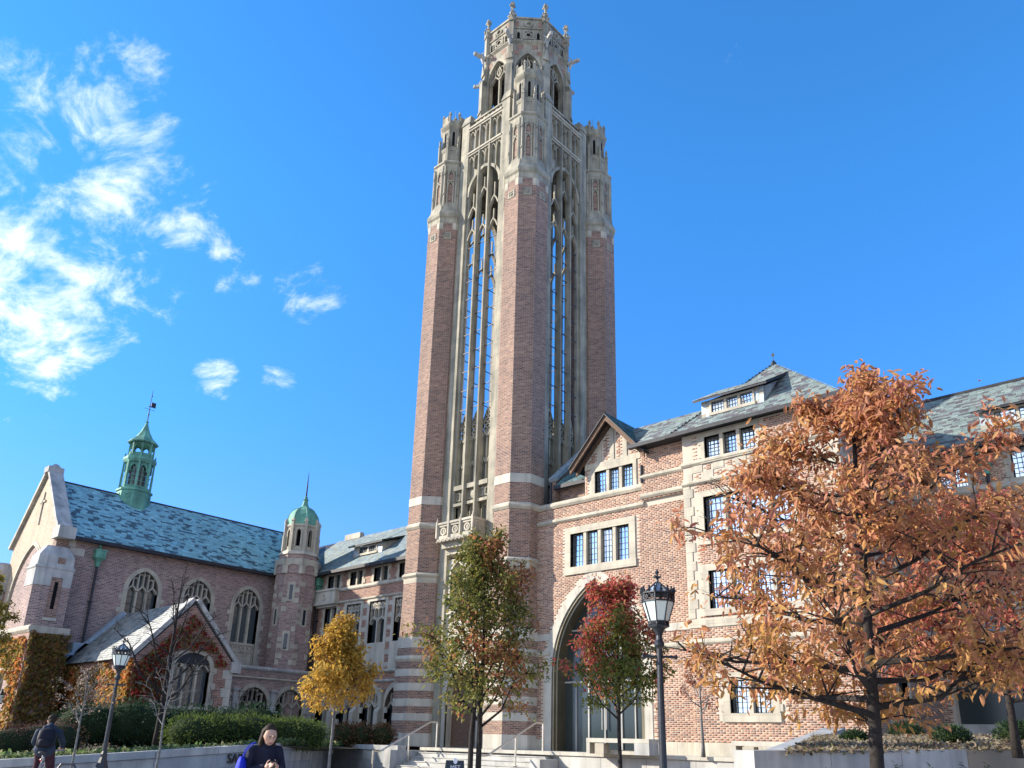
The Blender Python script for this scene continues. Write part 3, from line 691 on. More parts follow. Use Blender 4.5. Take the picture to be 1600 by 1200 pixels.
# the octagonal crown
RI = 2.30; HW = RI*math.tan(math.pi/8)
q = MB(); octring(q, T.x, T.y, [(RI-.25, 33.5), (RI-.25, 34.0)]); crown = tb('crown', q, M_grey, tower)
q = MB(); octring(q, T.x, T.y, [(RI-.3, 39.2), (RI-.3, 39.35)]); tb('crown_deck', q, M_grey, crown)
q = MB(); octring(q, T.x, T.y, [(RI-.02, 39.0), (RI+.06, 39.08), (RI+.12, 39.14), (RI+.12, 39.2), (RI+.02, 39.26)]); tb('cornice', q, M_stonet, crown)
for k in range(8):
    an = math.pi/4*k; n = (math.cos(an), math.sin(an), 0); fr = Fr((T.x+RI*n[0], T.y+RI*n[1], 0), n)
    q = MB(); q.fwall(fr, rect(-HW, HW, 33.5, 39.05), [arch(.66, 37.2, 1.12, 8, 0, 34.5)], 0, .3); q.fring(fr, arch(.82, 37.2, 1.32, 8, 0, 34.5), arch(.66, 37.2, 1.12, 8, 0, 34.5), -.02, .06)
    tb('crown_wall', q, M_stonet, crown); w = crown
    q = MB(); tracery(q, fr, .66, 37.2, 1.12, 34.5, 2, -.28, -.12, 0, .09); q.fsweep(fr, [(0, 37.3), (-.17, 37.65), (0, 38.0), (.17, 37.65), (0, 37.3)], .06, -.26, -.1); q.fbox(fr, -.66, .66, 34.5, 35.0, -.25, -.15); tb('window_tracery', q, M_stonet, w)
    q = MB(); q.fbox(fr, -.64, .64, 35.0, 37.2, -.62, -.6); tb('shade_backing', q, M_dark, w)  # black sheet behind the tracery, painted as the unlit interior
    q = MB()
    for x0, z0 in ((-.60, 38.62), (.22, 38.62), (-.82, 38.2), (.5, 38.2)): q = MB(); q.fbox(fr, x0, x0+.34, z0, z0+.33, -.05, .008); tb('brick_panel', q, M_brick, w)
    q = MB(); q.fwall(fr, rect(-HW+.14, HW-.14, 39.22, 40.85), [], -.02, .22); q.fbox(fr, -HW+.1, HW-.1, 40.83, 40.95, -.26, .05)
    q.fring(fr, rect(-.3, .3, 39.36, 39.96), rect(-.22, .22, 39.44, 39.88), -.03, .05, True)
    n2 = 10; q.fring(fr, [(.2*math.cos(2*math.pi*i/n2), 39.66+.2*math.sin(2*math.pi*i/n2)) for i in range(n2)], [(.13*math.cos(2*math.pi*i/n2), 39.66+.13*math.sin(2*math.pi*i/n2)) for i in range(n2)], -.03, .04, True)
    q.fring(fr, [(.22*math.cos(2*math.pi*i/n2), 40.42+.22*math.sin(2*math.pi*i/n2)) for i in range(n2)], [(.13*math.cos(2*math.pi*i/n2), 40.42+.13*math.sin(2*math.pi*i/n2)) for i in range(n2)], -.03, .07, True)
    q.fbox(fr, -HW+.14, HW-.14, 40.12, 40.2, -.03, .04); q.fbox(fr, -.48, -.3, 40.25, 40.6, -.03, .02); q.fbox(fr, .3, .48, 40.25, 40.6, -.03, .02)
    for s in (-1, 1): q.fring(fr, arch(.13, 39.72, .2, 4, s*.56, 39.4), arch(.085, 39.72, .14, 4, s*.56, 39.4), -.03, .04)
    tb('parapet', q, M_stonet, crown); p = crown
    q = MB()
    for s in (-1, 1): q = MB(); q.fprism(fr, arch(.085, 39.72, .14, 4, s*.56, 39.4), -.03, -.012); tb('pierced_opening', q, M_dark, p)
    n3 = 8; q = MB(); q.fprism(fr, [(.12*math.cos(2*math.pi*i/n3), 39.66+.12*math.sin(2*math.pi*i/n3)) for i in range(n3)], -.03, -.012)
    tb('pierced_opening', q, M_dark, p)
    q = MB()
    for s in (-1, 1): q = MB(); q.fbox(fr, s*.66-.1, s*.66+.1, 40.3, 40.7, -.03, -.008); tb('brick_panel', q, M_brick, p)
    # corner buttress, gablet, gargoyle and crocketed pinnacle
    an2 = an+math.pi/8; n4 = (math.cos(an2), math.sin(an2), 0); RC = RI/math.cos(math.pi/8); f2 = Fr((T.x+RC*n4[0], T.y+RC*n4[1], 0), n4)
    q = MB(); q.fbox(f2, -.2, .2, 33.5, 37.3, -.25, .30)
    q.fprism(Fr(f2(0, 0, 0), Vector((0, 0, 1)).cross(Vector(n4))), [(-.3, 36.9), (.0, 36.9), (.0, 38.3)], -.2, .2)
    q.fbox(f2, -.17, .17, 37.3, 38.2, -.25, .16); q.fprism(f2, [(-.2, 37.75), (.2, 37.75), (0, 38.55)], .14, .24); q.fbox(f2, -.14, .14, 38.2, 39.3, -.25, .08)
    q.fbox(f2, -.19, .19, 35.0, 35.12, -.25, .36)
    tb('corner_buttress', q, M_stonet, crown); b = crown
    q = MB(); c0 = f2(0, 39.05, .1); d = Vector(n4)
    q.tube([c0, c0+d*.3+V3((0, 0, .08)), c0+d*.55+V3((0, 0, .12)), c0+d*.72+V3((0, 0, .05))], [.15, .13, .12, .04], 6); q.ball(c0+d*.62+V3((0, 0, .14)), (.13, .13, .13), 6, 5)
    s_ = Vector((-n4[1], n4[0], 0)); q.tube([c0+d*.3+s_*.1+V3((0, 0, .1)), c0+d*.15+s_*.22+V3((0, 0, .3))], [.06, .02], 4); q.tube([c0+d*.3-s_*.1+V3((0, 0, .1)), c0+d*.15-s_*.22+V3((0, 0, .3))], [.06, .02], 4)
    q.tube([c0+d*.2+V3((0, 0, -.05)), c0+d*.12+V3((0, 0, -.4))], [.1, .05], 5)
    tb('gargoyle', q, M_grey, b)
    q = MB(); x, y = f2(0, 0, -.02).x, f2(0, 0, -.02).y
    q.lathe(x, y, [(.20, 39.2), (.20, 40.85), (.26, 40.9), (.26, 40.96), (.16, 41.02), (.09, 41.4), (.06, 41.55), (.06, 41.65), (.17, 41.74), (.19, 41.84), (.09, 41.92), (.14, 42.0), (.02, 42.1)], 4, an2+math.pi/4)
    for i in range(4):
        a3 = an2+math.pi/2*i; q.ball((x+.2*math.cos(a3), y+.2*math.sin(a3), 41.06), (.09, .09, .1), 5, 4); q.ball((x+.13*math.cos(a3), y+.13*math.sin(a3), 41.32), (.06, .06, .07), 5, 4); q.ball((x+.13*math.cos(a3+.78), y+.13*math.sin(a3+.78), 41.78), (.07, .07, .07), 5, 4)
        f5 = Fr((x+.14*math.cos(a3), y+.14*math.sin(a3), 0), (math.cos(a3), math.sin(a3), 0)); q.fprism(f5, [(-.14, 40.55), (.14, 40.55), (0, 41.0)], -.02, .06)
    tb('pinnacle', q, M_stonet, b)
# ------------------------------------------------------------------ ground and terraces
ZG = .12
gr = MB(); gr.add([(-900, -600, ZG), (900, -600, ZG), (900, 1200, ZG), (-900, 1200, ZG)], [(0, 1, 2, 3)])
M_pave = stone_mat('pavement', (.48, .47, .44), .1, .1, joints=(1.5, 1.5))
M_soil = plain('soil_and_leaf_litter', (.10, .085, .06), .95, 0, .1, (7, .5))
M_mulch = plain('mulch', (.21, .165, .115), .95, 0, .1, (26, .6))
prop(build('ground', gr, M_pave), kind='structure')
ZT = 1.4
q = MB(); q.box(-23.45, -5.0, 21.2, 25.2, .0, ZT); prop(build('terrace', q, M_conc), kind='structure')
# ------------------------------------------------------------------ entrance wing (between the tower and the hipped pavilion)
M_mortar = stone_mat('mortar_bed', (.46, .40, .325), .08, .1)
ew = thing('entrance_wing', 'low brick entrance wing with tall pointed bronze doorway and small timbered gable', 'building', (-17.7, 25, ZT))
E_ = Fr((0, 25, 0), (0, -1, 0))
AC, AO, AI = -18.35, 2.45, 2.12
outA = arch(AO, 4.3, 3.86, 12, AC, ZT); innA = arch(AI, 4.3, 3.5, 12, AC, ZT)
q = MB(); q.fwall(E_, rect(-21.5, -14.0, ZT, 11.0), [rect(-19.55, -16.72, 8.35, 9.72), innA], 0, .45); q.box(-21.5, -20.75, 25.46, 29, ZT, 11); q.box(-15.9, -14, 25.46, 29, ZT, 11); q.box(-20.75, -15.9, 25.46, 29, 8.0, 11); q.box(-20.75, -15.9, 26.3, 29, ZT, 8.0); build('wall', q, M_mortar, ew)
def in_arch(a, b, h, r, half, cx):
    x = abs(a-cx)
    if x > half: return False
    if b < h: return True
    Rr = (half*half+r*r)/(2*half); return (x+Rr-half)**2+(b-h)**2 < Rr*Rr
def skE(a, b): return b < 1.82 or in_arch(a, b, 4.3, 3.86, AO, AC) or (-19.86 < a < -16.41 and 8.05 < b < 10.02) or 10.28 < b < 10.48 or (5.54 < b < 5.78) or 4.93 < b < 5.12
bricks(ew, E_, -21.5, -14.06, 1.82, 10.96, skE, BR)
# voussoirs of the doorway: each stone a piece
def voussoirs(par, fr, out, inn, c0, c1, step, mt, name='voussoir'):
    n = len(out)-1
    for i in range(0, n, step):
        j = min(n, i+step); q = MB(); o = [V3(p) for p in out[i:j+1]]; k = [V3(p) for p in inn[i:j+1]]
        sh = lambda l, e: [tuple(p) for p in ([l[0]+(l[1]-l[0]).normalized()*e]+l[1:-1]+[l[-1]-(l[-1]-l[-2]).normalized()*e])]
        q.fring(fr, sh(o, .004), sh(k, .004), c0, c1+RNG.uniform(-.004, .004)); build(name, q, mt, par)
def resample(pts, n):
    P = [V3(p) for p in pts]; d = [0]
    for a, b in zip(P, P[1:]): d.append(d[-1]+(b-a).length)
    out = []
    for k in range(n+1):
        t = d[-1]*k/n; i = max(j for j in range(len(d)) if d[j] <= t+1e-9); i = min(i, len(P)-2)
        out.append(tuple(P[i].lerp(P[i+1], (t-d[i])/(d[i+1]-d[i]))))
    return out
voussoirs(ew, E_, outA, innA, -.3, .03, 2, M_white, 'arch_stone')
q = MB(); q.fring(E_, innA, arch(AI-.10, 4.3, 3.39, 12, AC, ZT), -.45, -.02)
q.fring(E_, arch(AI-.10, 4.3, 3.39, 12, AC, ZT), arch(AI-.2, 4.3, 3.27, 12, AC, ZT), -.72, -.10); build('bronze_surround', q, M_bronze, ew)
M_gdoor = glass_mat('door_glass', (.028, .040, .042), .06, .16)
gf = MB(); ai2 = arch(AI-.2, 4.3, 3.27, 12, AC, ZT); gf.fprism(E_, ai2, -.62, -.60); dg = build('door_glazing', gf, M_gdoor, ew)
q = MB()
for z in (3.92, 5.9): q.fbox(E_, AC-1.9, AC+1.9, z, z+.06, -.60, -.54)
for x in (-.75, .75): q.fbox(E_, AC+x-.03, AC+x+.03, ZT, 7.1, -.60, -.55)
for x in (-1.35, 0, 1.35): q.fbox(E_, AC+x-.025, AC+x+.025, ZT, 3.92, -.60, -.55)
for x in (-.1, .1): q.fbox(E_, AC+x-.012, AC+x+.012, 2.2, 3.2, -.55, -.50)
build('door_frame', q, M_grey, ew)
# stone base, strings, coping: laid in lengths
def course(par, fr, a0, a1, b0, b1, c0, c1, ln, mt=M_stone, name='stone_course', lip=0):
    n = max(1, round((a1-a0)/ln)); w = (a1-a0)/n
    for k in range(n):
        q = MB(); x0, x1 = a0+k*w+.003, a0+(k+1)*w-.003
        if lip: 
            pr = [(b0, c1-lip), (b0+(b1-b0)*.35, c1), (b1-(b1-b0)*.3, c1), (b1, c1-lip*.8)]
            q.loft([[fr(x, b0, c0)]+[fr(x, b, c) for b, c in pr]+[fr(x, b1, c0)] for x in (x0, x1)])
        else: q.fbox(fr, x0, x1, b0, b1, c0, c1+RNG.uniform(-.003, .003))
        build(name, q, mt, par)
course(ew, E_, -21.4, AC-AO-.02, ZT, 1.82, -.1, .06, .9, M_stone); course(ew, E_, AC+AO+.02, -14.0, ZT, 1.82, -.1, .06, .9, M_stone)
for z0, z1, l, mt in ((5.54, 5.78, 0, M_white), (4.93, 5.12, .05, M_stone)):
    course(ew, E_, -21.4, AC-AO+.25, z0, z1, -.1, .035+l*.7, .8, mt, lip=l); course(ew, E_, AC+AO-.22, -14.1, z0, z1, -.1, .035+l*.7, .8, mt, lip=l)
course(ew, E_, -21.3, -16.0, 10.28, 10.48, -.1, .10, 1.1, M_stone, lip=.07)
course(ew, E_, -21.3, -16.05, 10.95, 11.2, -.45, .10, 1.2, M_stone, 'coping_stone', .06)
win_rect(ew, E_, -19.55, -16.72, 8.35, 9.72, 4, t=.28, c=.02, rec=.19, lead=(4, 6), mull=.14)
# the part right of the gable stands a little forward and rises to the eaves
E2 = Fr((0, 24.9, 0), (0, -1, 0))
q = MB(); q.box(-16.05, -14.0, 24.9, 27, 10.5, 12.6); build('wall', q, M_mortar, ew)
bricks(ew, E2, -16.05, -14.06, 10.5, 12.55, lambda a, b: 11.32 < b < 11.5, BR)
course(ew, E2, -16.1, -14.0, 11.32, 11.5, -.1, .09, 1.0, M_stone, lip=.06); course(ew, E2, -16.1, -14.0, 10.55, 10.75, -.1, .09, 1.0, M_stone, lip=.06)
# gabled dormer with cream framing
gx0, gx1, gz, ga = -18.85, -16.12, 12.55, 14.0; gc = (gx0+gx1)/2
G = Fr((0, 25.04, 0), (0, -1, 0))
q = MB(); q.fwall(G, [(gx0, 11.1), (gx1, 11.1), (gx1, gz), (gc, ga), (gx0, gz)], [rect(-18.34, -16.50, 11.22, 12.14)], 0, .4); q.box(gx0+.02, gx1-.02, 25.45, 27.0, 11.1, 12.6); build('gable_wall', q, M_mortar, ew)
def skG(a, b): return b > gz+(ga-gz)*(1-abs(a-gc)/((gx1-gx0)/2))-.06 or (-18.56 < a < -16.28 and b < 12.52) or (12.28 < b < 12.52) or (b > 12.5 and min(abs(a-gc), abs(a-gc-.62), abs(a-gc+.62)) < .11)
bricks(ew, G, gx0+.02, gx1-.02, 11.2, 13.9, skG, BR)
for x in (-.62, 0, .62):
    q = MB(); q.fbox(G, gc+x-.1, gc+x+.1, 12.5, ga-.12-abs(x)*1.0, -.05, .035); build('framing_post', q, M_stone, ew)
q = MB(); q.fbox(G, gx0+.02, gx1-.02, 12.28, 12.5, -.05, .04); build('framing_beam', q, M_stone, ew)
win_rect(ew, G, -18.34, -16.50, 11.22, 12.14, 3, t=.16, c=.02, rec=.16, lead=(4, 5), mull=.13)
for s in (-1, 1):      # bargeboards and the gable's own slates
    q = MB(); x1 = gc+s*(1.365+.42); z1 = gz-.42*1.06
    P = [(gc, ga+.30), (x1, z1+.22), (x1, z1), (gc, ga+.05)]
    q.fprism(G, P if s < 0 else P[::-1], .40, .48); q.fprism(G, P if s < 0 else P[::-1], .0, .06); build('bargeboard', q, M_wood, ew)
    q = MB(); pp = [(gc, ga+.34), (x1-s*-.02, z1+.26), (x1-s*-.02, z1+.20), (gc, ga+.28)]; q.fprism(G, pp if s < 0 else pp[::-1], -2.6, .55); build('roof_deck', q, M_trim, ew)
    e0 = V3((x1+s*.02, 24.5, z1+.27)); e1 = V3((x1+s*.02, 27.2, z1+.27)); r0 = V3((gc, 24.5, ga+.35)); r1 = V3((gc, 27.2, ga+.35))
    if s > 0: slates(ew, e0, e1, r1, r0, SL_TEAL, W_TEAL, .15, .24)
    else: slates(ew, e1, e0, r0, r1, SL_TEAL, W_TEAL, .15, .24)
# roofs, set-back brick wall and the sloping parapet against the tower
q = MB(); q.box(-20.6, -18.86, 25.6, 27, 11.1, 12.0); build('wall', q, M_brickp, ew)
q = MB(); q.hexa([(-20.6, 25.25, 11.95), (-18.8, 25.25, 11.95), (-18.8, 28.3, 14.6), (-20.6, 28.3, 14.6), (-20.6, 25.25, 12.03), (-18.8, 25.25, 12.03), (-18.8, 28.3, 14.68), (-20.6, 28.3, 14.68)]); q.box(-20.62, -18.8, 25.16, 25.3, 11.88, 12.04); build('roof_deck', q, M_trim, ew)
slates(ew, (-20.55, 25.22, 12.06), (-18.7, 25.22, 12.06), (-18.7, 28.3, 14.72), (-20.55, 28.3, 14.72), SL_TEAL, W_TEAL, .15, .24)
q = MB(); q.hexa([(-16.15, 24.5, 12.52), (-13.9, 24.5, 12.52), (-13.9, 26.25, 14.0), (-18.2, 26.25, 14.0), (-16.15, 24.5, 12.62), (-13.9, 24.5, 12.62), (-13.9, 26.25, 14.1), (-18.2, 26.25, 14.1)]); q.hexa([(-18.2, 26.25, 14.0), (-13.9, 26.25, 14.0), (-13.9, 28.5, 12.0), (-18.2, 28.5, 12.0), (-18.2, 26.25, 14.1), (-13.9, 26.25, 14.1), (-13.9, 28.5, 12.1), (-18.2, 28.5, 12.1)]); build('roof_deck', q, M_trim, ew)
slates(ew, (-16.15, 24.47, 12.64), (-13.9, 24.47, 12.64), (-13.9, 26.25, 14.13), (-18.2, 26.25, 14.13), SL_GREY, W_GREY, .15, .24)
q = MB(); q.box(-16.3, -13.9, 24.32, 24.52, 12.48, 12.62); q.box(-16.1, -14, 24.52, 24.95, 12.5, 12.58); build('gutter', q, M_trim, ew)
cs = V3((0, 28.95-25.3, 15.6-12.35)).normalized(); nn = V3((0, -cs.z, cs.y))
for k in range(5):
    A = V3((-20.98, 25.3, 12.35))+cs*(.985*k); q = MB(); B = A+cs*.975
    q.hexa([A-nn*.06, A+V3((.42, 0, 0))-nn*.06, B+V3((.42, 0, 0))-nn*.06, B-nn*.06, A+nn*.10, A+V3((.42, 0, 0))+nn*.10, B+V3((.42, 0, 0))+nn*.10, B+nn*.10]); build('coping_stone', q, M_leadroof, ew)
q = MB(); q.fprism(Fr((-20.65, 0, 0), (1, 0, 0)), [(25.35, 11.1), (29, 11.1), (29, 15.5), (25.35, 12.3)], -.3, 0); build('parapet_flank', q, M_brickp, ew)
downpipe(ew, -20.75, 25.28, 11.1, 12.9, (0, -1, 0), head=False)
downpipe(ew, -16.02, 25.0, 11.2, 12.6, (0, -1, 0), head=False)

# ------------------------------------------------------------------ hipped pavilion with stone-dressed windows
pv = thing('hipped_pavilion', 'brick pavilion with pale stone quoins, hipped slate roof and shed dormer', 'building', (-11.3, 24.6, ZT))
P_ = Fr((0, 24.6, 0), (0, -1, 0)); px0, px1 = -14.06, -8.45
PW = [(-13.15, -11.2, 11.46, 12.28, 3, .14), (-13.3, -10.1, 8.55, 10.05, 4, .2), (-13.25, -10.15, 6.1, 7.4, 4, .2), (-12.72, -11.30, 2.72, 3.75, 2, .24)]
q = MB(); q.fwall(P_, rect(px0, px1, ZT, 12.5), [rect(*w[:4]) for w in PW], 0, .4); q.box(px0+.01, px1-.32, 25.01, 33, ZT, 12.5); build('wall', q, M_mortar, pv)
def skP(a, b):
    if b < 1.82 or a < px0+.32 and b > 2.0 and b > 5.7 or a > px1-.3 and b > 5.7: return True
    for w in PW:
        if w[0]-w[5]-.12 < a < w[1]+w[5]+.12 and w[2]-w[5] < b < w[3]+w[5]: return True
    if 11.28 < b < 11.46 or 10.55 < b < 10.72 or 5.5 < b < 5.8 or 4.93 < b < 5.1: return True
    if 10.72 <= b <= 11.28: return (int((a+20)/.42)+int((b-10.72)/.28)) % 2 == 0
    return False
bricks(pv, P_, px0, px1, 1.82, 12.5, skP, BR, solo=300, solo_box=(-14.1, -12.6, 1.8, 3.8))
for a0, a1, b0, b1, nl, t in PW: win_rect(pv, P_, a0, a1, b0, b1, nl, t=t, c=.02, rec=.2, lead=(4, 6), mull=.13, quoin=.1)
course(pv, P_, px0-.02, px1, ZT, 1.82, -.1, .06, .9); course(pv, P_, px0-.05, px1, 11.28, 11.46, -.1, .10, 1.1, lip=.06); course(pv, P_, px0-.05, px1, 10.55, 10.72, -.1, .10, 1.1, lip=.06)
course(pv, P_, px0-.02, px1, 5.5, 5.74, -.1, .04, .9, M_stone); course(pv, P_, px0-.02, px1, 4.93, 5.1, -.1, .07, 1.0, lip=.05)
for k in range(int((px1-px0)/.42)):      # chequer of squared stones
    for r in range(2):
        a = -20+math.floor((px0+20)/.42)*.42+k*.42
        if (int((a+.2+20)/.42)+r) % 2 == 0 and a > px0-.1: q = MB(); q.fbox(P_, max(px0+.001, a), a+.42, 10.725+r*.277, 11.0+r*.277, -.05, .02); build('chequer_stone', q, M_stone, pv)
z = 5.82; k = 0
while z < 10.5:
    for x, s in ((px0, 1), (px1, -1)):
        w = .36 if k % 2 else .24; q = MB(); q.box(min(x, x+s*w)-(.02 if s > 0 else 0), max(x, x+s*w)+(.02 if s < 0 else 0), 24.575, 24.9, z, z+.325); build('quoin_stone', q, M_stone, pv)
    z += .33; k += 1
S_ = Fr((px1, 0, 0), (1, 0, 0))
q = MB(); q.fwall(S_, rect(24.92, 32, 1.82, 12.4), [rect(26.6, 29.2, 6.1, 7.5), rect(26.6, 29.2, 8.8, 10.0), rect(26.6, 28.4, 2.7, 3.9)], .02, .3); build('wall', q, M_brickp, pv)
for z0, z1, mt in ((5.5, 5.8, M_white), (10.55, 10.72, M_stone), (8.4, 8.6, M_stone)): course(pv, S_, 24.9, 32, z0, z1, -.1, .05, 1.0, mt)
win_rect(pv, S_, 26.6, 29.2, 6.1, 7.5, 3, t=.2, c=.02, rec=.2, glass=M_glassm, quoin=.1); win_rect(pv, S_, 26.6, 29.2, 8.8, 10.0, 3, t=.2, c=.02, rec=.2, glass=M_glassm, quoin=.1); win_rect(pv, S_, 26.6, 28.4, 2.7, 3.9, 2, t=.2, c=.02, rec=.2, glass=M_glassm)
ap = V3((-11.6, 27.6, 15.85)); el = 12.52; ev = .34
c0 = V3((px0-ev, 24.6-ev, el)); c1 = V3((px1+ev, 24.6-ev, el)); c2 = V3((px1+ev, 31.5, el)); c3 = V3((px0-ev, 31.5, el)); apb = V3((-11.6, 29.6, 15.85))
q = MB(); q.add([c0, c1, c2, c3, ap, apb], [(0, 1, 4), (1, 2, 5, 4), (2, 3, 5), (3, 0, 4, 5), (3, 2, 1, 0)]); q.box(px0-ev-.12, px1+ev+.12, 24.6-ev-.12, 24.6-ev, el-.1, el+.04); q.box(px1+ev, px1+ev+.12, 24.6-ev, 31, el-.1, el+.04); build('roof_deck', q, M_trim, pv)
up_ = V3((0, 0, .03))
slates(pv, c0+up_, c1+up_, ap+up_, ap+up_, SL_GREY, W_GREY, .15, .24); slates(pv, c1+up_, c2+up_, apb+up_, ap+up_, SL_GREY, W_GREY, .15, .24); slates(pv, c3+up_, c0+up_, ap+up_, apb+up_, SL_GREY, W_GREY, .15, .24)
q = MB(); q.lathe(ap.x, ap.y, [(.12, 15.8), (.10, 15.95), (.02, 16.05)], 6); q.tube([(ap.x, ap.y, 16), (ap.x, ap.y, 16.4)], .010, 4); q.box(ap.x-.06, ap.x+.05, ap.y-.005, ap.y+.005, 16.22, 16.34); build('weather_vane', q, M_copperd, pv)
def shed_dormer(par, xa, xb, y, zb, zt, sl, nl, pal, w, glass=None, rise=.22, cheek=.35):
    """shed dormer on a roof that rises away from the viewer: front wall at y from zb to zt"""
    fr = Fr((0, y, 0), (0, -1, 0)); dl = (zt-zb)/sl+1.2
    q = MB(); q.fprism(Fr((xb, 0, 0), (1, 0, 0)), [(y, zb-.1), (y+dl, zb-.1+dl*sl*.9), (y+dl, zt+dl*rise), (y, zt)], -(xb-xa), 0); d = build('dormer', q, M_grey, par)
    win_rect(d, fr, xa+cheek, xb-cheek, zb+.16, zt-.08, nl, t=.07, c=.05, rec=.05, glass=glass, lead=(4, 3), mull=.1, name='dormer_window')
    for s, x0 in ((0, xa), (1, xb-cheek+.04)):
        n = 3
        for r in range(4):
            for k in range(2):
                x = x0+k*(cheek-.05)/2; z = zb+.02+r*(zt-zb)/4; q = MB(); q.fbox(fr, x+.004, x+(cheek-.05)/2-.004, z, z+(zt-zb)/4+.01, -.02, .025+.008*(3-r)); build('hung_slate', q, M_leadroof if (r+k) % 3 else M_stone, d)
    q = MB(); a = V3((xa-.22, y-.28, zt-.04)); b = V3((xb+.22, y-.28, zt-.04)); v = V3((0, dl+.3, (dl+.3)*rise)); h = V3((0, 0, .07))
    q.hexa([a, b, b+v, a+v, a+h, b+h, b+v+h, a+v+h]); build('dormer_roof', q, M_trim, d)
    slates(d, a+h+up_*.6, b+h+up_*.6, b+v+h+up_*.6, a+v+h+up_*.6, pal, w, .15, .24)
    return d
shed_dormer(pv, -13.35, -10.9, 24.92, 13.12, 13.78, 1.0, 3, SL_GREY, W_GREY, rise=.55, cheek=.42)

# ------------------------------------------------------------------ far right wing
rw = thing('college_wing', 'long brick wing with dark slate roof and ground floor glass front', 'building', (-2, 32, ZT))
W_ = Fr((0, 32, 0), (0, -1, 0)); rx0, rx1 = -8.62, 8.0
RW = [(-8.0, -6.5, 11.05, 12.2, 3, .1), (-5.02, -3.0, 11.05, 12.2, 3, .1), (-1.6, .4, 11.05, 12.2, 3, .1), (-7.75, -5.75, 5.75, 7.1, 2, .2), (-4.3, -2.4, 5.75, 7.1, 2, .2), (-8.0, -6.2, 8.4, 9.9, 3, .2), (-4.9, -3.1, 8.4, 9.9, 3, .2)]
q = MB(); q.fwall(W_, rect(rx0, rx1, ZT, 12.4), [rect(*w[:4]) for w in RW]+[rect(-8.0, 7.5, 2.66, 5.0)], 0, .4); q.box(rx0, rx1, 32.41, 38, ZT, 12.4); build('wall', q, M_mortar, rw)
def skR(a, b):
    if b < 2.7 or (b < 5.5 and a > -8.02): return True
    for w in RW:
        if w[0]-w[5]-.1 < a < w[1]+w[5]+.1 and w[2]-w[5]-.02 < b < w[3]+w[5]: return True
    return 10.75 < b < 11.0 or 5.0 < b < 5.52
bricks(rw, W_, rx0, -1.5, 2.7, 12.3, skR, BR)
for a0, a1, b0, b1, nl, t in RW: win_rect(rw, W_, a0, a1, b0, b1, nl, t=t, c=.02, rec=.2, lead=(4, 6), mull=.13, quoin=.14, glass=M_glassm if b0 < 6 else M_glass)
course(rw, W_, rx0, rx1, 10.75, 10.95, -.1, .08, 1.2, M_white, lip=.05); course(rw, W_, rx0, rx1, 5.3, 5.52, -.1, .08, 1.2, M_white); 
course(rw, W_, rx0-.1, rx1, 2.25, 2.64, -.2, .25, 1.6, M_conc); course(rw, W_, rx0-.1, rx1, ZT, 2.24, -.2, .2, 1.6, M_conc)
q = MB(); q.fbox(W_, -8.0, 7.5, 2.66, 5.0, -.42, -.38); build('shop_glass', q, M_gdoor, rw)
for x in np.arange(-6.4, 7.5, 1.6): q = MB(); q.fbox(W_, x-.04, x+.04, 2.66, 5.0, -.38, -.28); build('glazing_post', q, M_grey, rw)
q = MB(); q.fbox(W_, -8.1, 7.6, 4.98, 5.28, -.3, .5); build('canopy', q, M_trim, rw)
e0 = V3((-10, 31.6, 12.42)); rz = V3((0, 35.1, 15.93))
q = MB(); q.hexa([(-9.5, 31.65, 12.36), (rx1, 31.65, 12.36), (rx1, 35.1, 15.85), (-9.5, 35.1, 15.85), (-9.5, 31.65, 12.42), (rx1, 31.65, 12.42), (rx1, 35.1, 15.91), (-9.5, 35.1, 15.91)]); q.hexa([(-9.5, 35.1, 15.85), (rx1, 35.1, 15.85), (rx1, 38.5, 12.4), (-9.5, 38.5, 12.4), (-9.5, 35.1, 15.91), (rx1, 35.1, 15.91), (rx1, 38.5, 12.46), (-9.5, 38.5, 12.46)]); q.box(-9.6, rx1, 31.45, 31.66, 12.28, 12.44); q.box(-9.6, rx1, 31.66, 32.1, 12.3, 12.37); q.box(-9.5, rx1, 35.0, 35.2, 15.9, 16.0); build('roof_deck', q, M_trim, rw)
slates(rw, (-9.5, 31.62, 12.45), (-1.5, 31.62, 12.45), (-1.5, 35.1, 15.94), (-9.5, 35.1, 15.94), SL_GREY, W_GREY, .14, .28, solo=300)
slates(rw, (-1.5, 31.62, 12.45), (rx1, 31.62, 12.45), (rx1, 35.1, 15.94), (-1.5, 35.1, 15.94), SL_GREY, W_GREY, .14, .28)
shed_dormer(rw, -5.85, -2.6, 32.35, 13.15, 13.85, 1.0, 3, SL_GREY, W_GREY, rise=.45, cheek=.5)
downpipe(rw, -5.82, 32, ZT, 12.1, (0, -1, 0))

# ------------------------------------------------------------------ left wing
lw = thing('college_wing', 'brick wing left of the tower with traceried window pairs and slate roof', 'building', (-33, 25.5, 1.3))
L_ = Fr((0, 25.5, 0), (0, -1, 0)); lx0, lx1 = -38.4, -28.2
LA = [(-36.7, -35.62), (-34.72, -33.69), (-32.74, -31.63), (-30.74, -29.66)]
LB = [(-34.8, -33.62), (-32.88, -31.62), (-30.9, -29.66)]
arcs = [(-34.2, .72), (-32.3, .72), (-30.4, .72), (-36.0, .72)]
holes = [rect(a, b, 9.3, 10.02) for a, b in LA]+[rect(a, b, 6.2, 8.3) for a, b in LB]+[rect(-36.72, -35.67, 7.0, 8.25)]+[arch(w, 3.15, .92, 7, c, 1.45) for c, w in arcs]
q = MB(); q.fwall(L_, rect(lx0, lx1, 1.2, 10.2), holes, 0, .4); q.box(lx0, lx1, 25.91, 31, 1.2, 10.2); build('wall', q, M_brick, lw)
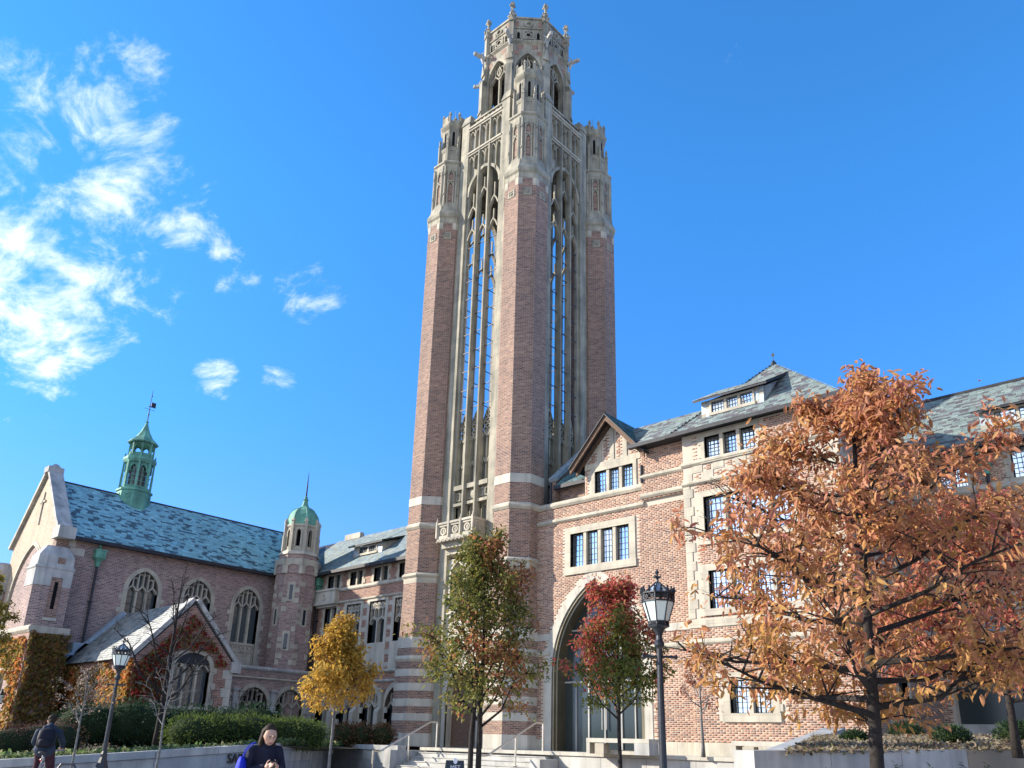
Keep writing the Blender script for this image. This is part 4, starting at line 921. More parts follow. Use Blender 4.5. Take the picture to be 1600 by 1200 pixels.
for a, b in LA: win_rect(lw, L_, a, b, 9.3, 10.02, 2, t=.13, c=.01, rec=.18, glass=M_glassd, lead=(3, 4), quoin=.12)
win_rect(lw, L_, -36.72, -35.67, 7.0, 8.25, 2, t=.14, c=.01, rec=.2, glass=M_glassd, lead=(3, 6), quoin=.15)
for a, b in LB:
    m = MB(); m.fring(L_, rect(a-.2, b+.2, 4.85, 8.5), rect(a, b, 6.2, 8.3), -.3, .03, True); W2 = (b-a)/2; c = (a+b)/2
    m.fbox(L_, a, b, 4.95, 6.2, -.3, -.1); m.fbox(L_, c-.05, c+.05, 4.95, 7.3, -.28, -.02)
    for k in range(2):
        x = a+(k+.5)*W2; m.fsweep(L_, [(x-W2/2, 7.15), (x-W2*.36, 7.35), (x, 7.5), (x+W2*.36, 7.35), (x+W2/2, 7.15)], .07, -.28, -.05); m.fring(L_, arch(W2/2-.03, 5.85, .2, 4, x, 5.05), arch(W2/2-.09, 5.82, .16, 4, x, 5.1), -.1, -.05)
    for k in range(5):
        x = a+k*(b-a)/4; m.fbox(L_, max(a, x-.025), min(b, x+.025), 7.35, 8.3, -.27, -.07)
    for k in range(4):
        x = a+(k+.5)*(b-a)/4; w4 = (b-a)/8; m.fsweep(L_, [(x-w4, 7.85), (x, 8.02), (x+w4, 7.85)], .05, -.27, -.07); m.fsweep(L_, [(x-w4, 8.28), (x, 8.08), (x+w4, 8.28)], .05, -.27, -.07)
    for s in (-1, 1):
        z = 5.0
        while z < 8.3: x0 = a-.36 if s < 0 else b+.19; m.fbox(L_, x0, x0+.17, z, z+.22, -.1, .02); z += .6
    f = build('window', m, M_white, lw)
    for k in range(2): g = MB(); g.fbox(L_, a+k*W2+.02, a+(k+1)*W2-.02, 6.2, 8.3, -.26, -.245); build('pane', g, M_glassd, f)
q = MB(); q.fbox(L_, -37.4, -35.58, 8.5, 9.2, -.1, .30); q.fbox(L_, -37.45, -35.53, 9.15, 9.26, -.1, .36); q.fbox(L_, -37.45, -35.53, 8.42, 8.56, -.1, .36); q.fbox(L_, -37.3, -35.68, 8.3, 8.42, -.1, .2)
n = 10; q.fring(L_, [(-36.5+.17*math.cos(2*math.pi*i/n), 8.86+.2*math.sin(2*math.pi*i/n)) for i in range(n)], [(-36.5+.09*math.cos(2*math.pi*i/n), 8.86+.12*math.sin(2*math.pi*i/n)) for i in range(n)], .29, .34, True); build('oriel_panel', q, M_white, lw)
course(lw, L_, -35.5, lx1, 9.08, 9.26, -.1, .09, .9, M_white, lip=.05); course(lw, L_, -35.5, lx1, 8.42, 8.56, -.1, .10, .9, M_stone, lip=.06); course(lw, L_, lx0, -37.5, 8.42, 8.56, -.1, .10, .9, M_stone, lip=.06); course(lw, L_, lx0, -37.5, 9.08, 9.26, -.1, .09, .9, M_white, lip=.05)
course(lw, L_, lx0, lx1, 4.72, 4.9, -.1, .12, .9, M_white, lip=.08); course(lw, L_, lx0, lx1, 4.28, 4.42, -.1, .07, 1.1, M_grey, lip=.04)
for c, w in arcs:
    o = arch(w+.22, 3.15, 1.16, 7, c, 1.45); i = arch(w, 3.15, .92, 7, c, 1.45); voussoirs(lw, L_, o, i, -.35, .03, 2, M_white, 'arch_stone')
    m = MB(); tracery(m, L_, w, 3.15, .92, 1.45, 3, -.3, -.14, c, .07); build('window_tracery', m, M_white, lw)
    g = MB(); g.fprism(L_, arch(w-.01, 3.15, .90, 7, c, 1.46), -.33, -.31); build('pane', g, M_glassd, lw)
for k, c in enumerate((-35.1, -33.25, -31.35, -29.4)):     # little buttresses and chequered stones
    q = MB(); q.fbox(L_, c-.16, c+.16, 1.3, 2.9, -.05, .35); q.fprism(Fr(L_(c-.16, 0, 0), (-1, 0, 0)), [(-.05, 2.9), (.35, 2.9), (-.05, 3.35)], -.32, 0); q.fbox(L_, c-.13, c+.13, 2.9, 3.9, -.05, .18); q.fbox(L_, c-.17, c+.17, 3.9, 4.0, -.05, .24); build('buttress', q, M_white, lw)
    for z in (1.75, 2.3, 2.85):
        for s in (-1, 1): q = MB(); q.fbox(L_, c+s*.3-.1, c+s*.3+.1, z, z+.27, -.05, .018); build('chequer_stone', q, M_white, lw)
q = MB(); q.hexa([(lx0-4, 25.15, 10.12), (lx1, 25.15, 10.12), (lx1, 28.5, 13.02), (lx0-4, 28.5, 13.02), (lx0-4, 25.15, 10.18), (lx1, 25.15, 10.18), (lx1, 28.5, 13.08), (lx0-4, 28.5, 13.08)]); q.hexa([(lx0-4, 28.5, 13.02), (lx1, 28.5, 13.02), (lx1, 32, 10.2), (lx0-4, 32, 10.2), (lx0-4, 28.5, 13.08), (lx1, 28.5, 13.08), (lx1, 32, 10.26), (lx0-4, 32, 10.26)]); q.box(lx0+.8, lx1, 24.98, 25.16, 10.04, 10.2); build('roof_deck', q, M_trim, lw)
slates(lw, (lx0-2, 25.12, 10.21), (lx1, 25.12, 10.21), (lx1, 28.5, 13.12), (lx0-2, 28.5, 13.12), SL_LEFT, W_LEFT, .15, .25)
course(lw, Fr((0, 28.4, 0), (0, -1, 0)), -39.5, -38.0, 13.0, 13.35, -.2, .1, .8, M_stone, 'ridge_stone'); course(lw, Fr((0, 28.4, 0), (0, -1, 0)), -33.0, lx1, 13.05, 13.22, -.2, .1, .8, M_stone, 'ridge_stone')
shed_dormer(lw, -35.35, -32.9, 26.05, 10.98, 11.55, .87, 2, SL_LEFT, W_LEFT, glass=M_glassd, rise=.35, cheek=.5)
downpipe(lw, -37.35, 25.5, 4.9, 9.95, (0, -1, 0))

# ------------------------------------------------------------------ chapel
ch = thing('chapel', 'brick chapel with steep blue slate roof, sunlit-toned gable and round-headed traceried windows', 'chapel', (-42.5, 19, 1.0))
C_ = Fr((-39.5, 0, 0), (1, 0, 0)); CY0, CY1 = 12.55, 27.5
cw = [16.78, 19.59, 22.42]
q = MB(); q.fwall(C_, rect(CY0, CY1, 1.0, 10.05), [arch(.74, 8.2, .95, 9, c, 5.1) for c in cw], 0, .45); q.box(-45.5, -39.96, CY0+.05, CY1, 1.0, 10.05); build('wall', q, M_brickc, ch)
for c in cw: win_arch(ch, C_, c, .74, 5.1, 8.2, .95, 3, t=.2, rec=.3, glass=M_glassm, quoin=.16, base_panel=1.15, rows=6, w=.085)
M_bricksun = brick_mat('brick_sunlit', [(.36, .265, .18), (.46, .35, .25), (.42, .31, .21), (.50, .39, .28)], (.52, .44, .34))  # pale copy of the wall brick, sunlight put into its colour
GA = Fr((0, CY0, 0), (0, -1, 0)); gxc = -42.55
q = MB(); q.fwall(GA, [(-45.6, 1.0), (-39.5, 1.0), (-39.5, 10.35), (gxc, 13.62), (-45.6, 10.35)], [arch(1.95, 7.4, 2.7, 10, gxc, 5.2)], 0, .5); build('gable_wall', q, M_bricksun, ch)
win_arch(ch, GA, gxc, 1.95, 5.2, 7.4, 2.7, 5, t=.22, rec=.4, glass=M_glassm, rows=8, w=.12)
q = MB()
for s in (-1, 1): q.fsweep(GA, [(gxc, 11.0), (gxc, 12.9)], .1, -.02, .04)
q = MB(); q.fbox(GA, gxc-.05, gxc+.05, 11.1, 12.75, -.02, .06); q.fbox(GA, gxc-.35, gxc+.35, 12.2, 12.3, -.02, .06); build('gable_cross', q, M_stone, ch)
ns = 8
for s in (-1, 1):       # coping of the gable, stone by stone
    for k in range(ns):
        f0_, f1_ = k/ns, (k+1)/ns; A = V3((gxc+s*3.2*(1-f0_), 0, 10.25+3.65*f0_)); B = V3((gxc+s*3.2*(1-f1_), 0, 10.25+3.65*f1_)); th = .16 if k else .2
        dv = (B-A).normalized(); nv = V3((-dv.z, 0, dv.x)) if s < 0 else V3((dv.z, 0, -dv.x)); nv = nv if nv.z > 0 else -nv
        q = MB(); bot = [A, B-dv*.012]; ys = (CY0-.16, CY0+.5)
        q.hexa([V3((bot[0].x, ys[0], bot[0].z)), V3((bot[1].x, ys[0], bot[1].z)), V3((bot[1].x, ys[1], bot[1].z)), V3((bot[0].x, ys[1], bot[0].z))]+[V3((p.x, y, p.z))+nv*th for p, y in ((bot[0], ys[0]), (bot[1], ys[0]), (bot[1], ys[1]), (bot[0], ys[1]))]); build('coping_stone', q, M_grey if s > 0 else M_stone, ch)
q = MB(); q.box(gxc-.3, gxc+.3, CY0-.2, CY0+.52, 13.75, 14.05); q.loft([[(gxc-.24, CY0-.1, 14.05), (gxc+.24, CY0-.1, 14.05), (gxc+.24, CY0+.4, 14.05), (gxc-.24, CY0+.4, 14.05)], [(gxc-.1, CY0+.1, 14.25), (gxc+.1, CY0+.1, 14.25), (gxc+.1, CY0+.25, 14.25), (gxc-.1, CY0+.25, 14.25)]]); build('apex_stone', q, M_grey, ch)
q = MB(); q.box(-39.75, -38.95, CY0-.2, CY0+.55, 9.95, 10.5); build('kneeler_stone', q, M_grey, ch)
q = MB(); q.box(-39.9, -39.46, CY0-.04, CY0+.5, 9.2, 9.96); build('kneeler_corbel', q, M_brickp, ch)
for y0, y1, z0 in ((CY0+.62, CY0+1.25, 9.35), (CY0+.35, CY0+.8, 9.72)): q = MB(); q.fbox(C_, y0, y1, z0, z0+.33, -.1, .015); build('corner_stone', q, M_white, ch)
# clasping buttress with its weathered stone cap
def chbut(x, s):
    b = MB(); b.loft([[(x-.62*1, CY0-.75, z), (x+.42, CY0-.75, z), (x+.62, CY0-.45, z), (x+.62, CY0+.75, z), (x-.62, CY0+.75, z)] for z in (1.0, 7.75)]); bb = build('buttress', b, M_brickc, ch)
    q = MB(); e = .02
    q.loft([[(x-(.62+e)*w, CY0-(.75+e)*w, z), (x+(.42+e)*w, CY0-(.75+e)*w, z), (x+(.62+e)*w, CY0-.45*w, z), (x+(.62+e)*w, CY0+.75*w, z), (x-(.62+e)*w, CY0+.75*w, z)] for z, w in ((7.7, 1), (8.45, 1), (8.5, 1.05), (8.58, 1.05), (8.62, .96), (9.1, .92), (9.55, .55))]); build('buttress_cap', q, M_grey, bb)
    f = Fr((x+.62, 0, 0), (1, 0, 0)); q = MB(); q.fbox(f, CY0-.1, CY0+.35, 6.3, 8.1, -.2, .04); build('brick_panel', q, M_brickp, bb); q = MB(); q.fbox(f, CY0+.02, CY0+.3, 8.75, 9.0, -.2, .03); build('brick_panel', q, M_brickp, bb)
    q = MB(); q.fbox(f, CY0+.05, CY0+.2, 6.7, 7.9, -.1, .05); build('slit_opening', q, M_dark, bb); q = MB(); q.fbox(f, CY0-.15, CY0+.4, 6.2, 6.32, -.1, .07); build('slit_sill', q, M_white, bb)
chbut(-39.5, 1); chbut(-45.9, -1)
rA = [(-39.15, CY0+.45, 10.08), (-39.15, CY1, 10.08), (-42.6, CY1, 13.45), (-42.6, CY0+.45, 13.45)]
q = MB(); q.add([(x, y, z) for x, y, z in rA]+[(-46.0, CY0+.45, 10.08), (-46.0, CY1, 10.08)], [(0, 1, 2, 3), (3, 2, 5, 4), (0, 3, 4), (1, 5, 2)]); q.box(-39.2, -39.0, CY0+.5, CY1-2.6, 9.98, 10.14); q.box(-42.68, -42.52, CY0+.5, CY1, 13.42, 13.52); build('roof_deck', q, M_trim, ch)
slates(ch, *(V3(p)+V3((.02, 0, .02)) for p in rA), SL_BLUE, W_BLUE, .135, .26)
downpipe(ch, -39.5, 14.42, 4.6, 9.75, (1, 0, 0))
# copper fleche on the ridge
FX, FY = -42.6, 16.75
q = MB(); octring(q, FX, FY, [(.78, 12.2), (.78, 13.7), (.84, 13.74), (.84, 13.84), (.72, 13.9)]); fl = build('fleche', q, M_copper, ch)
q = MB(); octring(q, FX, FY, [(.46, 13.9), (.46, 15.5)]); build('lantern_core', q, M_glassm, fl)
q = MB(); octring(q, FX, FY, [(.70, 15.35), (.74, 15.42), (.78, 15.5), (.76, 15.66), (.60, 15.7), (.58, 15.8)])
octring(q, FX, FY, [(.70, 16.5), (.74, 16.55), (.70, 16.62), (.40, 16.92), (.22, 17.25), (.10, 17.6), (.05, 17.8), (.09, 17.84), (.02, 17.92)]); build('spire_roof', q, M_copper, fl, at=None)
q = MB()
for k in range(8):
    an = math.pi/4*k+math.pi/8; x, y = FX+.74*math.cos(an), FY+.74*math.sin(an); q.lathe(x, y, [(.085, 13.85), (.085, 14.7), (.07, 14.75), (.065, 15.5), (.07, 15.75), (.02, 15.9)], 4, an+math.pi/4)
    x, y = FX+.60*math.cos(an), FY+.60*math.sin(an); q.lathe(x, y, [(.065, 15.75), (.065, 16.55)], 4, an+math.pi/4)
    a2 = math.pi/4*k; f = Fr((FX+.62*math.cos(a2), FY+.62*math.sin(a2), 0), (math.cos(a2), math.sin(a2), 0))
    q.fwall(f, rect(-.27, .27, 14.85, 15.45), [arch(.16, 14.95, .26, 4, 0, 14.86)], 0, .05); q.fbox(f, -.018, .018, 13.9, 15.1, -.05, 0); q.fbox(f, -.27, .27, 13.88, 14.05, -.05, .02)
    for z in (14.3, 14.6): q.fbox(f, -.2, .2, z, z+.025, -.05, -.01)
    f = Fr((FX+.53*math.cos(a2), FY+.53*math.sin(a2), 0), (math.cos(a2), math.sin(a2), 0)); q.fwall(f, rect(-.22, .22, 16.2, 16.55), [arch(.15, 16.24, .2, 4, 0, 16.205)], 0, .05); q.fbox(f, -.22, .22, 15.76, 15.92, -.05, 0)
    f = Fr((FX+.78*math.cos(a2), FY+.78*math.sin(a2), 0), (math.cos(a2), math.sin(a2), 0)); q.fring(f, rect(-.14, .14, 13.3, 13.58), rect(-.07, .07, 13.37, 13.51), -.02, .03, True)
build('arcade', q, M_copper, fl)
q = MB(); q.tube([(FX, FY, 17.85), (FX, FY, 19.75)], [.03, .012], 5); q.ball((FX, FY, 18.3), .05, 6, 5); q.ball((FX, FY, 19.4), .045, 6, 5); q.box(FX-.01, FX+.01, FY-.1, FY+.3, 18.75, 18.79); q.box(FX-.01, FX+.01, FY+.05, FY+.3, 18.79, 19.05); q.tube([(FX, FY-.3, 18.6), (FX, FY+.3, 18.6)], .012, 4); build('weather_vane', q, M_copperd, fl)
# ------------------------------------------------------------------ corner stair turret with green dome
ct = thing('stair_turret', 'octagonal brick stair turret with stone lantern and green copper dome', 'turret', (-38.25, 24.5, 1.2)); cx_, cy_ = -38.25, 24.5
q = MB(); octring(q, cx_, cy_, [(1.06, 1.2), (1.06, 10.0), (1.12, 10.05), (1.12, 10.75), (1.0, 10.8), (1.0, 11.2)]); build('shaft', q, M_brickc, ct)
rs = random.Random(4)
for k in (7, 0, 1, 6):
    an = math.pi/4*k; f = Fr((cx_+1.06*math.cos(an), cy_+1.06*math.sin(an), 0), (math.cos(an), math.sin(an), 0))
    z = 5.2
    while z < 9.8:
        for s in (-1, 1):
            if rs.random() < .42: w = rs.uniform(.16, .34); q = MB(); a0 = -.44 if s < 0 else .44-w; q.fbox(f, a0, a0+w, z, z+.26, -.05, .02); build('quoin_stone', q, M_stone, ct)
        z += rs.uniform(.3, .6)
    for z in ((6.0, 8.6) if k % 2 else (7.3,)):
        q = MB(); q.fring(f, rect(-.2, .2, z-.08, z+.95), rect(-.09, .09, z, z+.8), -.05, .03, True); w = build('slit_window', q, M_stone, ct); q = MB(); q.fbox(f, -.09, .09, z, z+.8, -.05, .006); build('pane', q, M_glassd, w)
for k in range(8):
    an = math.pi/4*k; n = (math.cos(an), math.sin(an), 0); f = Fr((cx_+1.12*n[0], cy_+1.12*n[1], 0), n); q = MB()
    for s in (-1, 1): q.fbox(f, s*.40-.10, s*.40+.10, 10.0, 10.55, -.08, .05)
    q.fbox(f, -.46, .46, 10.5, 10.82, -.08, .06); q.fsweep(f, [(-.3, 10.45), (-.15, 10.58), (.15, 10.58), (.3, 10.45)], .12, -.06, .055); build('corbel_stone', q, M_stone, ct)
    f = Fr((cx_+.80*n[0], cy_+.80*n[1], 0), n); q = MB(); q.fwall(f, rect(-.34, .34, 11.35, 12.75), [arch(.12, 12.35, .22, 4, 0, 11.6)], 0, .2); q.fring(f, arch(.2, 12.35, .32, 4, 0, 11.55), arch(.12, 12.35, .22, 4, 0, 11.55), -.05, .04); build('lantern_wall', q, M_stone, ct)
    q = MB(); q.fbox(f, -.2, .2, 11.5, 12.7, -.32, -.30); build('shade_backing', q, M_dark, ct)  # near-black sheet painted as the shade inside the lantern
    an2 = an+math.pi/8; n2 = (math.cos(an2), math.sin(an2), 0); x, y = cx_+.92*n2[0], cy_+.92*n2[1]
    q = MB(); q.lathe(x, y, [(.13, 11.2), (.13, 12.2), (.10, 12.3), (.10, 12.95), (.14, 13.0), (.13, 13.06), (.05, 13.2)], 4, an2+math.pi/4); build('corner_shaft', q, M_stone, ct)
q = MB(); octring(q, cx_, cy_, [(1.06, 11.1), (1.0, 11.25), (.82, 11.42)]); build('lantern_base', q, M_stone, ct); q = MB(); octring(q, cx_, cy_, [(.82, 12.7), (.86, 12.76), (.86, 12.84), (.76, 12.9)]); build('lantern_cornice', q, M_stone, ct)
q = MB(); octring(q, cx_, cy_, [(.84, 12.84), (.84, 13.0), (.82, 13.2), (.74, 13.5), (.58, 13.75), (.34, 13.93), (.2, 14.05), (.14, 14.25), (.11, 14.4), (.16, 14.45), (.08, 14.52), (.1, 14.6), (.04, 14.66)])
for k in range(8): an = math.pi/4*k+math.pi/8; q.tube([(cx_+r/math.cos(math.pi/8)*math.cos(an), cy_+r/math.cos(math.pi/8)*math.sin(an), z) for r, z in ((.84, 12.9), (.82, 13.2), (.74, 13.5), (.58, 13.75), (.34, 13.93))], .028, 5)
build('dome', q, M_copper, ct); q = MB(); q.tube([(cx_, cy_, 14.6), (cx_, cy_, 15.4), (cx_, cy_, 16.1)], [.05, .035, .012], 6); q.ball((cx_, cy_, 15.3), .05, 6, 5); build('finial', q, M_copperd, ct)
# ------------------------------------------------------------------ cloister walk
cl = thing('cloister', 'low brick cloister walk with pointed traceried arches beside the chapel', 'building', (-37.5, 21.5, 1.2))
K_ = Fr((-37, 0, 0), (1, 0, 0)); kc = [(22.0, .78), (24.05, .78), (19.9, .78)]
q = MB(); q.fwall(K_, rect(17.9, 25.4, 1.2, 4.75), [arch(w, 3.1, .85, 7, c, 1.5) for c, w in kc], 0, .4); q.box(-39.4, -37.41, 17.9, 25.4, 4.3, 4.75); build('wall', q, M_brickc, cl)
course(cl, K_, 17.9, 25.4, 4.75, 4.95, -.45, .08, .8, M_grey, 'coping_stone', .05); course(cl, K_, 17.9, 25.4, 4.33, 4.45, -.1, .08, 1.0, M_stone, lip=.05)
q = MB(); q.box(-37.44, -37.4, 17.9, 25.3, 1.2, 4.3); build('shade_sheet', q, M_dark, cl)  # flat near-black sheet, shade of the walk put into its colour
for c, w in kc:
    voussoirs(cl, K_, arch(w+.2, 3.1, 1.06, 7, c, 1.5), arch(w, 3.1, .85, 7, c, 1.5), -.3, .05, 2, M_stone, 'arch_stone')
    m = MB(); tracery(m, K_, w, 3.1, .85, 1.5, 3, -.25, -.1, c, .07); build('window_tracery', m, M_stone, cl)
for c in (20.95, 23.03, 25.1): q = MB(); q.fbox(K_, c-.16, c+.16, 1.3, 2.75, -.05, .32); q.fbox(K_, c-.2, c+.2, 2.75, 2.85, -.05, .36); q.fbox(K_, c-.13, c+.13, 2.85, 3.75, -.05, .16); q.fbox(K_, c-.17, c+.17, 3.75, 3.86, -.05, .22); build('buttress', q, M_grey, cl)
# ------------------------------------------------------------------ gabled porch with ivy
po = thing('gabled_porch', 'small gabled brick annex with pale slate roof in front of the chapel', 'building', (-36, 16, 1.2))
XG, yl, yr, ze = -32.3, 13.9, 18.05, 4.5; ym = (yl+yr)/2; zr = 6.78
O_ = Fr((XG, 0, 0), (1, 0, 0))
pwn = arch(.78, 4.2, .62, 7, 16.25, 2.7)
q = MB(); q.fwall(O_, [(yl, 1.0), (yr, 1.0), (yr, ze), (ym, zr), (yl, ze)], [pwn], 0, .4); q.box(-39.4, XG-.41, yl, yr, 1.0, ze); build('wall', q, M_brick, po)
win_arch(po, O_, 16.25, .78, 2.7, 4.2, .62, 3, t=.18, rec=.28, glass=M_glassm, quoin=.14, rows=5)
for s in (-1, 1):
    for k in range(5):
        f0_, f1_ = k/5, (k+1)/5; A = V3((0, ym+s*(2.12+.14)*(1-f0_), ze-.1+(zr-ze+.25)*f0_)); B = V3((0, ym+s*(2.12+.14)*(1-f1_), ze-.1+(zr-ze+.25)*f1_)); dv = (B-A).normalized(); nv = V3((0, -dv.z, dv.y)); nv = nv if nv.z > 0 else -nv
        for x0, x1 in ((XG-.35, XG+.1),) if s > 0 else ((XG-.35, XG+.1), (-39.3, -38.9)):
            q = MB(); b_ = [A, B-dv*.012]; q.hexa([V3((x, p.y, p.z)) for p, x in ((b_[0], x0), (b_[0], x1), (b_[1], x1), (b_[1], x0))]+[V3((x, p.y, p.z))+nv*.17 for p, x in ((b_[0], x0), (b_[0], x1), (b_[1], x1), (b_[1], x0))]); build('coping_stone', q, M_grey if x0 > -38 else M_leadroof, po)
q = MB(); q.box(XG-.35, XG+.14, yr-.12, yr+.32, ze-.35, ze+.1); build('kneeler_stone', q, M_grey, po)
z = 1.3; k = 0
while z < ze-.4: q = MB(); w = .42 if k % 2 else .26; q.box(XG-.3, XG+.02, yr-w, yr+.02, z, z+.36); build('quoin_stone', q, M_white, po); z += .37; k += 1
q = MB(); q.add([(XG-.02, yl-.22, ze-.12), (-39.4, yl-.22, ze-.12), (-39.4, ym, zr+.1), (XG-.02, ym, zr+.1), (-39.4, yr+.22, ze-.12), (XG-.02, yr+.22, ze-.12)], [(0, 1, 2, 3), (3, 2, 4, 5), (0, 3, 5), (1, 4, 2)]); build('roof_deck', q, M_trim, po)
slates(po, (-39.0, yl-.26, ze-.10), (XG-.3, yl-.26, ze-.10), (XG-.3, ym, zr+.13), (-39.0, ym, zr+.13), SL_PALE, W_PALE, .15, .25)
q = MB(); q.box(-40.0, -38.9, yl-.35, yl+.1, ze-.3, ze+.35); q.box(-40.1, -38.85, yl-.4, yl+.1, ze+.33, ze+.45); q.box(-39.5, -38.9, yl, ym, ze+.3, ze+.9); build('roof_gutter_box', q, M_leadroof, po)
# ------------------------------------------------------------------ ivy portal at the chapel corner
pt = thing('stone_portal', 'ivy-clad projecting portal with deep pointed doorway under the chapel gable', 'portal', (-41, 11.9, 1.0))
Q_ = Fr((0, 12.0-.25, 0), (0, -1, 0)); da = [(1.35, 0), (1.15, -.25), (.98, -.5), (.82, -.75)]; dx = -40.4
q = MB(); q.fwall(Q_, rect(-46, -37.95, .9, 5.55), [arch(1.35, 2.8, 1.5, 8, dx, .95)], 0, .3); q.box(-38.3, -37.95, 12.06, 13.3, .9, 5.55); q.box(-46, -38.3, 12.6, 12.9, .9, 5.5); build('wall', q, M_brick, pt)
q = MB()
for (w, c), (w2, c2) in zip(da, da[1:]): q.fring(Q_, arch(w, 2.8, w*1.1, 8, dx, .95), arch(w2, 2.8, w2*1.1, 8, dx, .95), c2-.05, c)
build('moulded_arch', q, M_stone, pt); q = MB(); q.fprism(Q_, arch(.82, 2.8, .9, 8, dx, .95), -.85, -.8); build('door', q, M_dark, pt)
course(pt, Q_, -46, -37.9, 5.55, 5.85, -.9, .10, .9, M_stone, 'coping_stone', .08)
q = MB(); q.box(-38.2, -37.9, 11.7, 13.3, 5.56, 5.84); build('coping_stone', q, M_stone, pt)
# ------------------------------------------------------------------ planting beds, walls, steps
def G0(px, py, d, z=None):
    p = ray(px, py, d)
    if z is not None: p.z = z
    return p
wallp = [ray(-260, 1195, 16.8), ray(0, 1187, 17.6), ray(243, 1173, 19.5), ray(340, 1167, 21), ray(430, 1161, 23), V3((-27.5, 20.1, 1.45)), V3((-23.45, 20.0, 1.45))]
def polyline_fine(P, step):
    out = []
    for a, b in zip(P, P[1:]):
        n = max(1, int((b-a).length/step))
        out += [a.lerp(b, k/n) for k in range(n)]
    return out+[P[-1]]
sw = thing('garden_wall', 'low grey stone garden wall with coping and dark metal letters', 'wall', wallp[2].xy.to_3d())
W2 = polyline_fine(wallp, .95)
def seg_stone(par, a, b, z0a, z0b, z1a, z1b, th0, th1, mt, name):
    d = (b-a).to_2d(); d = V3((d.x, d.y, 0)).normalized(); n = V3((d.y, -d.x, 0)); e = d*.004; A = a+e; B = b-e
    q = MB(); f = lambda p, z, t: V3((p.x, p.y, z))+n*t
    q.hexa([f(A, z0a, th1), f(B, z0b, th1), f(B, z0b, -th0), f(A, z0a, -th0), f(A, z1a, th1), f(B, z1b, th1), f(B, z1b, -th0), f(A, z1a, -th0)]); build(name, q, mt, par)
M_grey2 = stone_mat('concrete_grey_cool', (.30, .32, .33), .18, .25)
for a, b in zip(W2, W2[1:]):
    seg_stone(sw, a, b, a.z-.17, b.z-.17, a.z, b.z, .35, .05+RNG.uniform(0, .004), M_grey if RNG.random() < .6 else M_grey2, 'coping_stone')
    k = 0; h = .36
    za, zb = a.z-.175, b.z-.175
    while za > .02 and k < 4:
        mid = a.lerp(b, .5 if k % 2 else .999)
        na, nb = max(0, za-h), max(0, zb-h)
        mt = (M_grey, M_grey2, M_grey)[RNG.integers(0, 3)]
        seg_stone(sw, a, b, na, nb, za-.006, zb-.006, .3, RNG.uniform(-.006, .006), mt, 'wall_stone')
        za, zb = na, nb; k += 1
def letters(par, txt, a, d, size, mt, thick=.02, align='LEFT', name='letters'):
    c = bpy.data.curves.new(name, 'FONT'); c.body = txt; c.size = size; c.extrude = thick; c.align_x = align; c.space_character = 1.05
    o = bpy.data.objects.new(name, c); COL.objects.link(o)
    n = V3((d.y, -d.x, 0)); m = Matrix((d, V3((0, 0, 1)), n)).transposed().to_4x4(); m.translation = a
    dg = bpy.context.evaluated_depsgraph_get(); me = bpy.data.meshes.new_from_object(o.evaluated_get(dg)); bpy.data.objects.remove(o)
    me.transform(m); me.transform(Matrix.Translation(-worldloc(par))) if par else None
    me.materials.clear(); me.materials.append(mt); r = bpy.data.objects.new(name, me); COL.objects.link(r); r.parent = par; return r
i0 = wallp[3]; i1 = wallp[4]; dd = V3((i1.x-i0.x, i1.y-i0.y, 0)).normalized(); nrm = V3((dd.y, -dd.x, 0))
t0 = ray(355, 1190, 21.15)
# project the first letter on the wall line
pt0 = V3((i0.x, i0.y, 0)); s_ = ((ray(356, 1190, 21.2)-pt0).dot(dd)); lp = pt0+dd*s_+nrm*.035
letters(sw, 'SAIEH', V3((lp.x, lp.y, 1.6-(1190.5-1151)*21.3/1254.8)), dd, .34, M_black)
# planting bed behind the wall
bp = [V3((p.x, p.y, p.z-.06)) for p in W2]
q = MB(); nb = len(bp)
far = [V3((-75, 0, 1.1)), V3((-75, 60, 1.2)), V3((-23.45, 60, 1.4)), V3((-23.45, 20.1, 1.40))]
back = []
for p in bp: back.append(V3((p.x-12*.55, p.y+12*.83, 1.12+.1)))
for i in range(nb-1): q.poly(bp[i], bp[i+1], back[i+1], back[i])
q.poly(V3((-90, -20, .9)), bp[0], back[0], V3((-90, 40, 1.2))); q.poly(back[0], *back[1:], V3((-23.45, 60, 1.3)), V3((-90, 60, 1.2)))
bed = build('planting_bed', q, M_soil); prop(bed, kind='structure')
# the flight of steps
st = thing('entrance_steps', 'broad flight of pale stone steps rising to the terrace', 'steps', (-20, 20, 0))
SX0, SX1 = -23.4, -17.3
for k in range(9):
    z1 = ZT-.15*(k+1); y1 = 21.2-.335*k; n = 4; w = (SX1-SX0)/n
    for i in range(n): q = MB(); x0 = SX0+i*w+.004; q.box(x0, x0+w-.008, y1-.335, y1+.1, max(0, z1-.3), z1-.03); q.box(x0, x0+w-.008, y1-.36, y1+.1, z1-.028, z1); build('step_stone', q, M_conc, st)
q = MB(); q.box(SX0, SX1, 18.4, 21.1, 0, .2); build('step_core', q, M_grey, st)
q = MB(); q.box(SX0-.4, SX0-.02, 17.9, 21.3, 0, .6); q.box(SX0-.4, SX0-.02, 19.6, 21.4, .6, 1.3); build('cheek_wall', q, M_grey, st)
q = MB(); q.box(SX1+.01, SX1+.4, 20.1, 21.15, 0, 1.18); build('cheek_wall', q, M_conc, st)
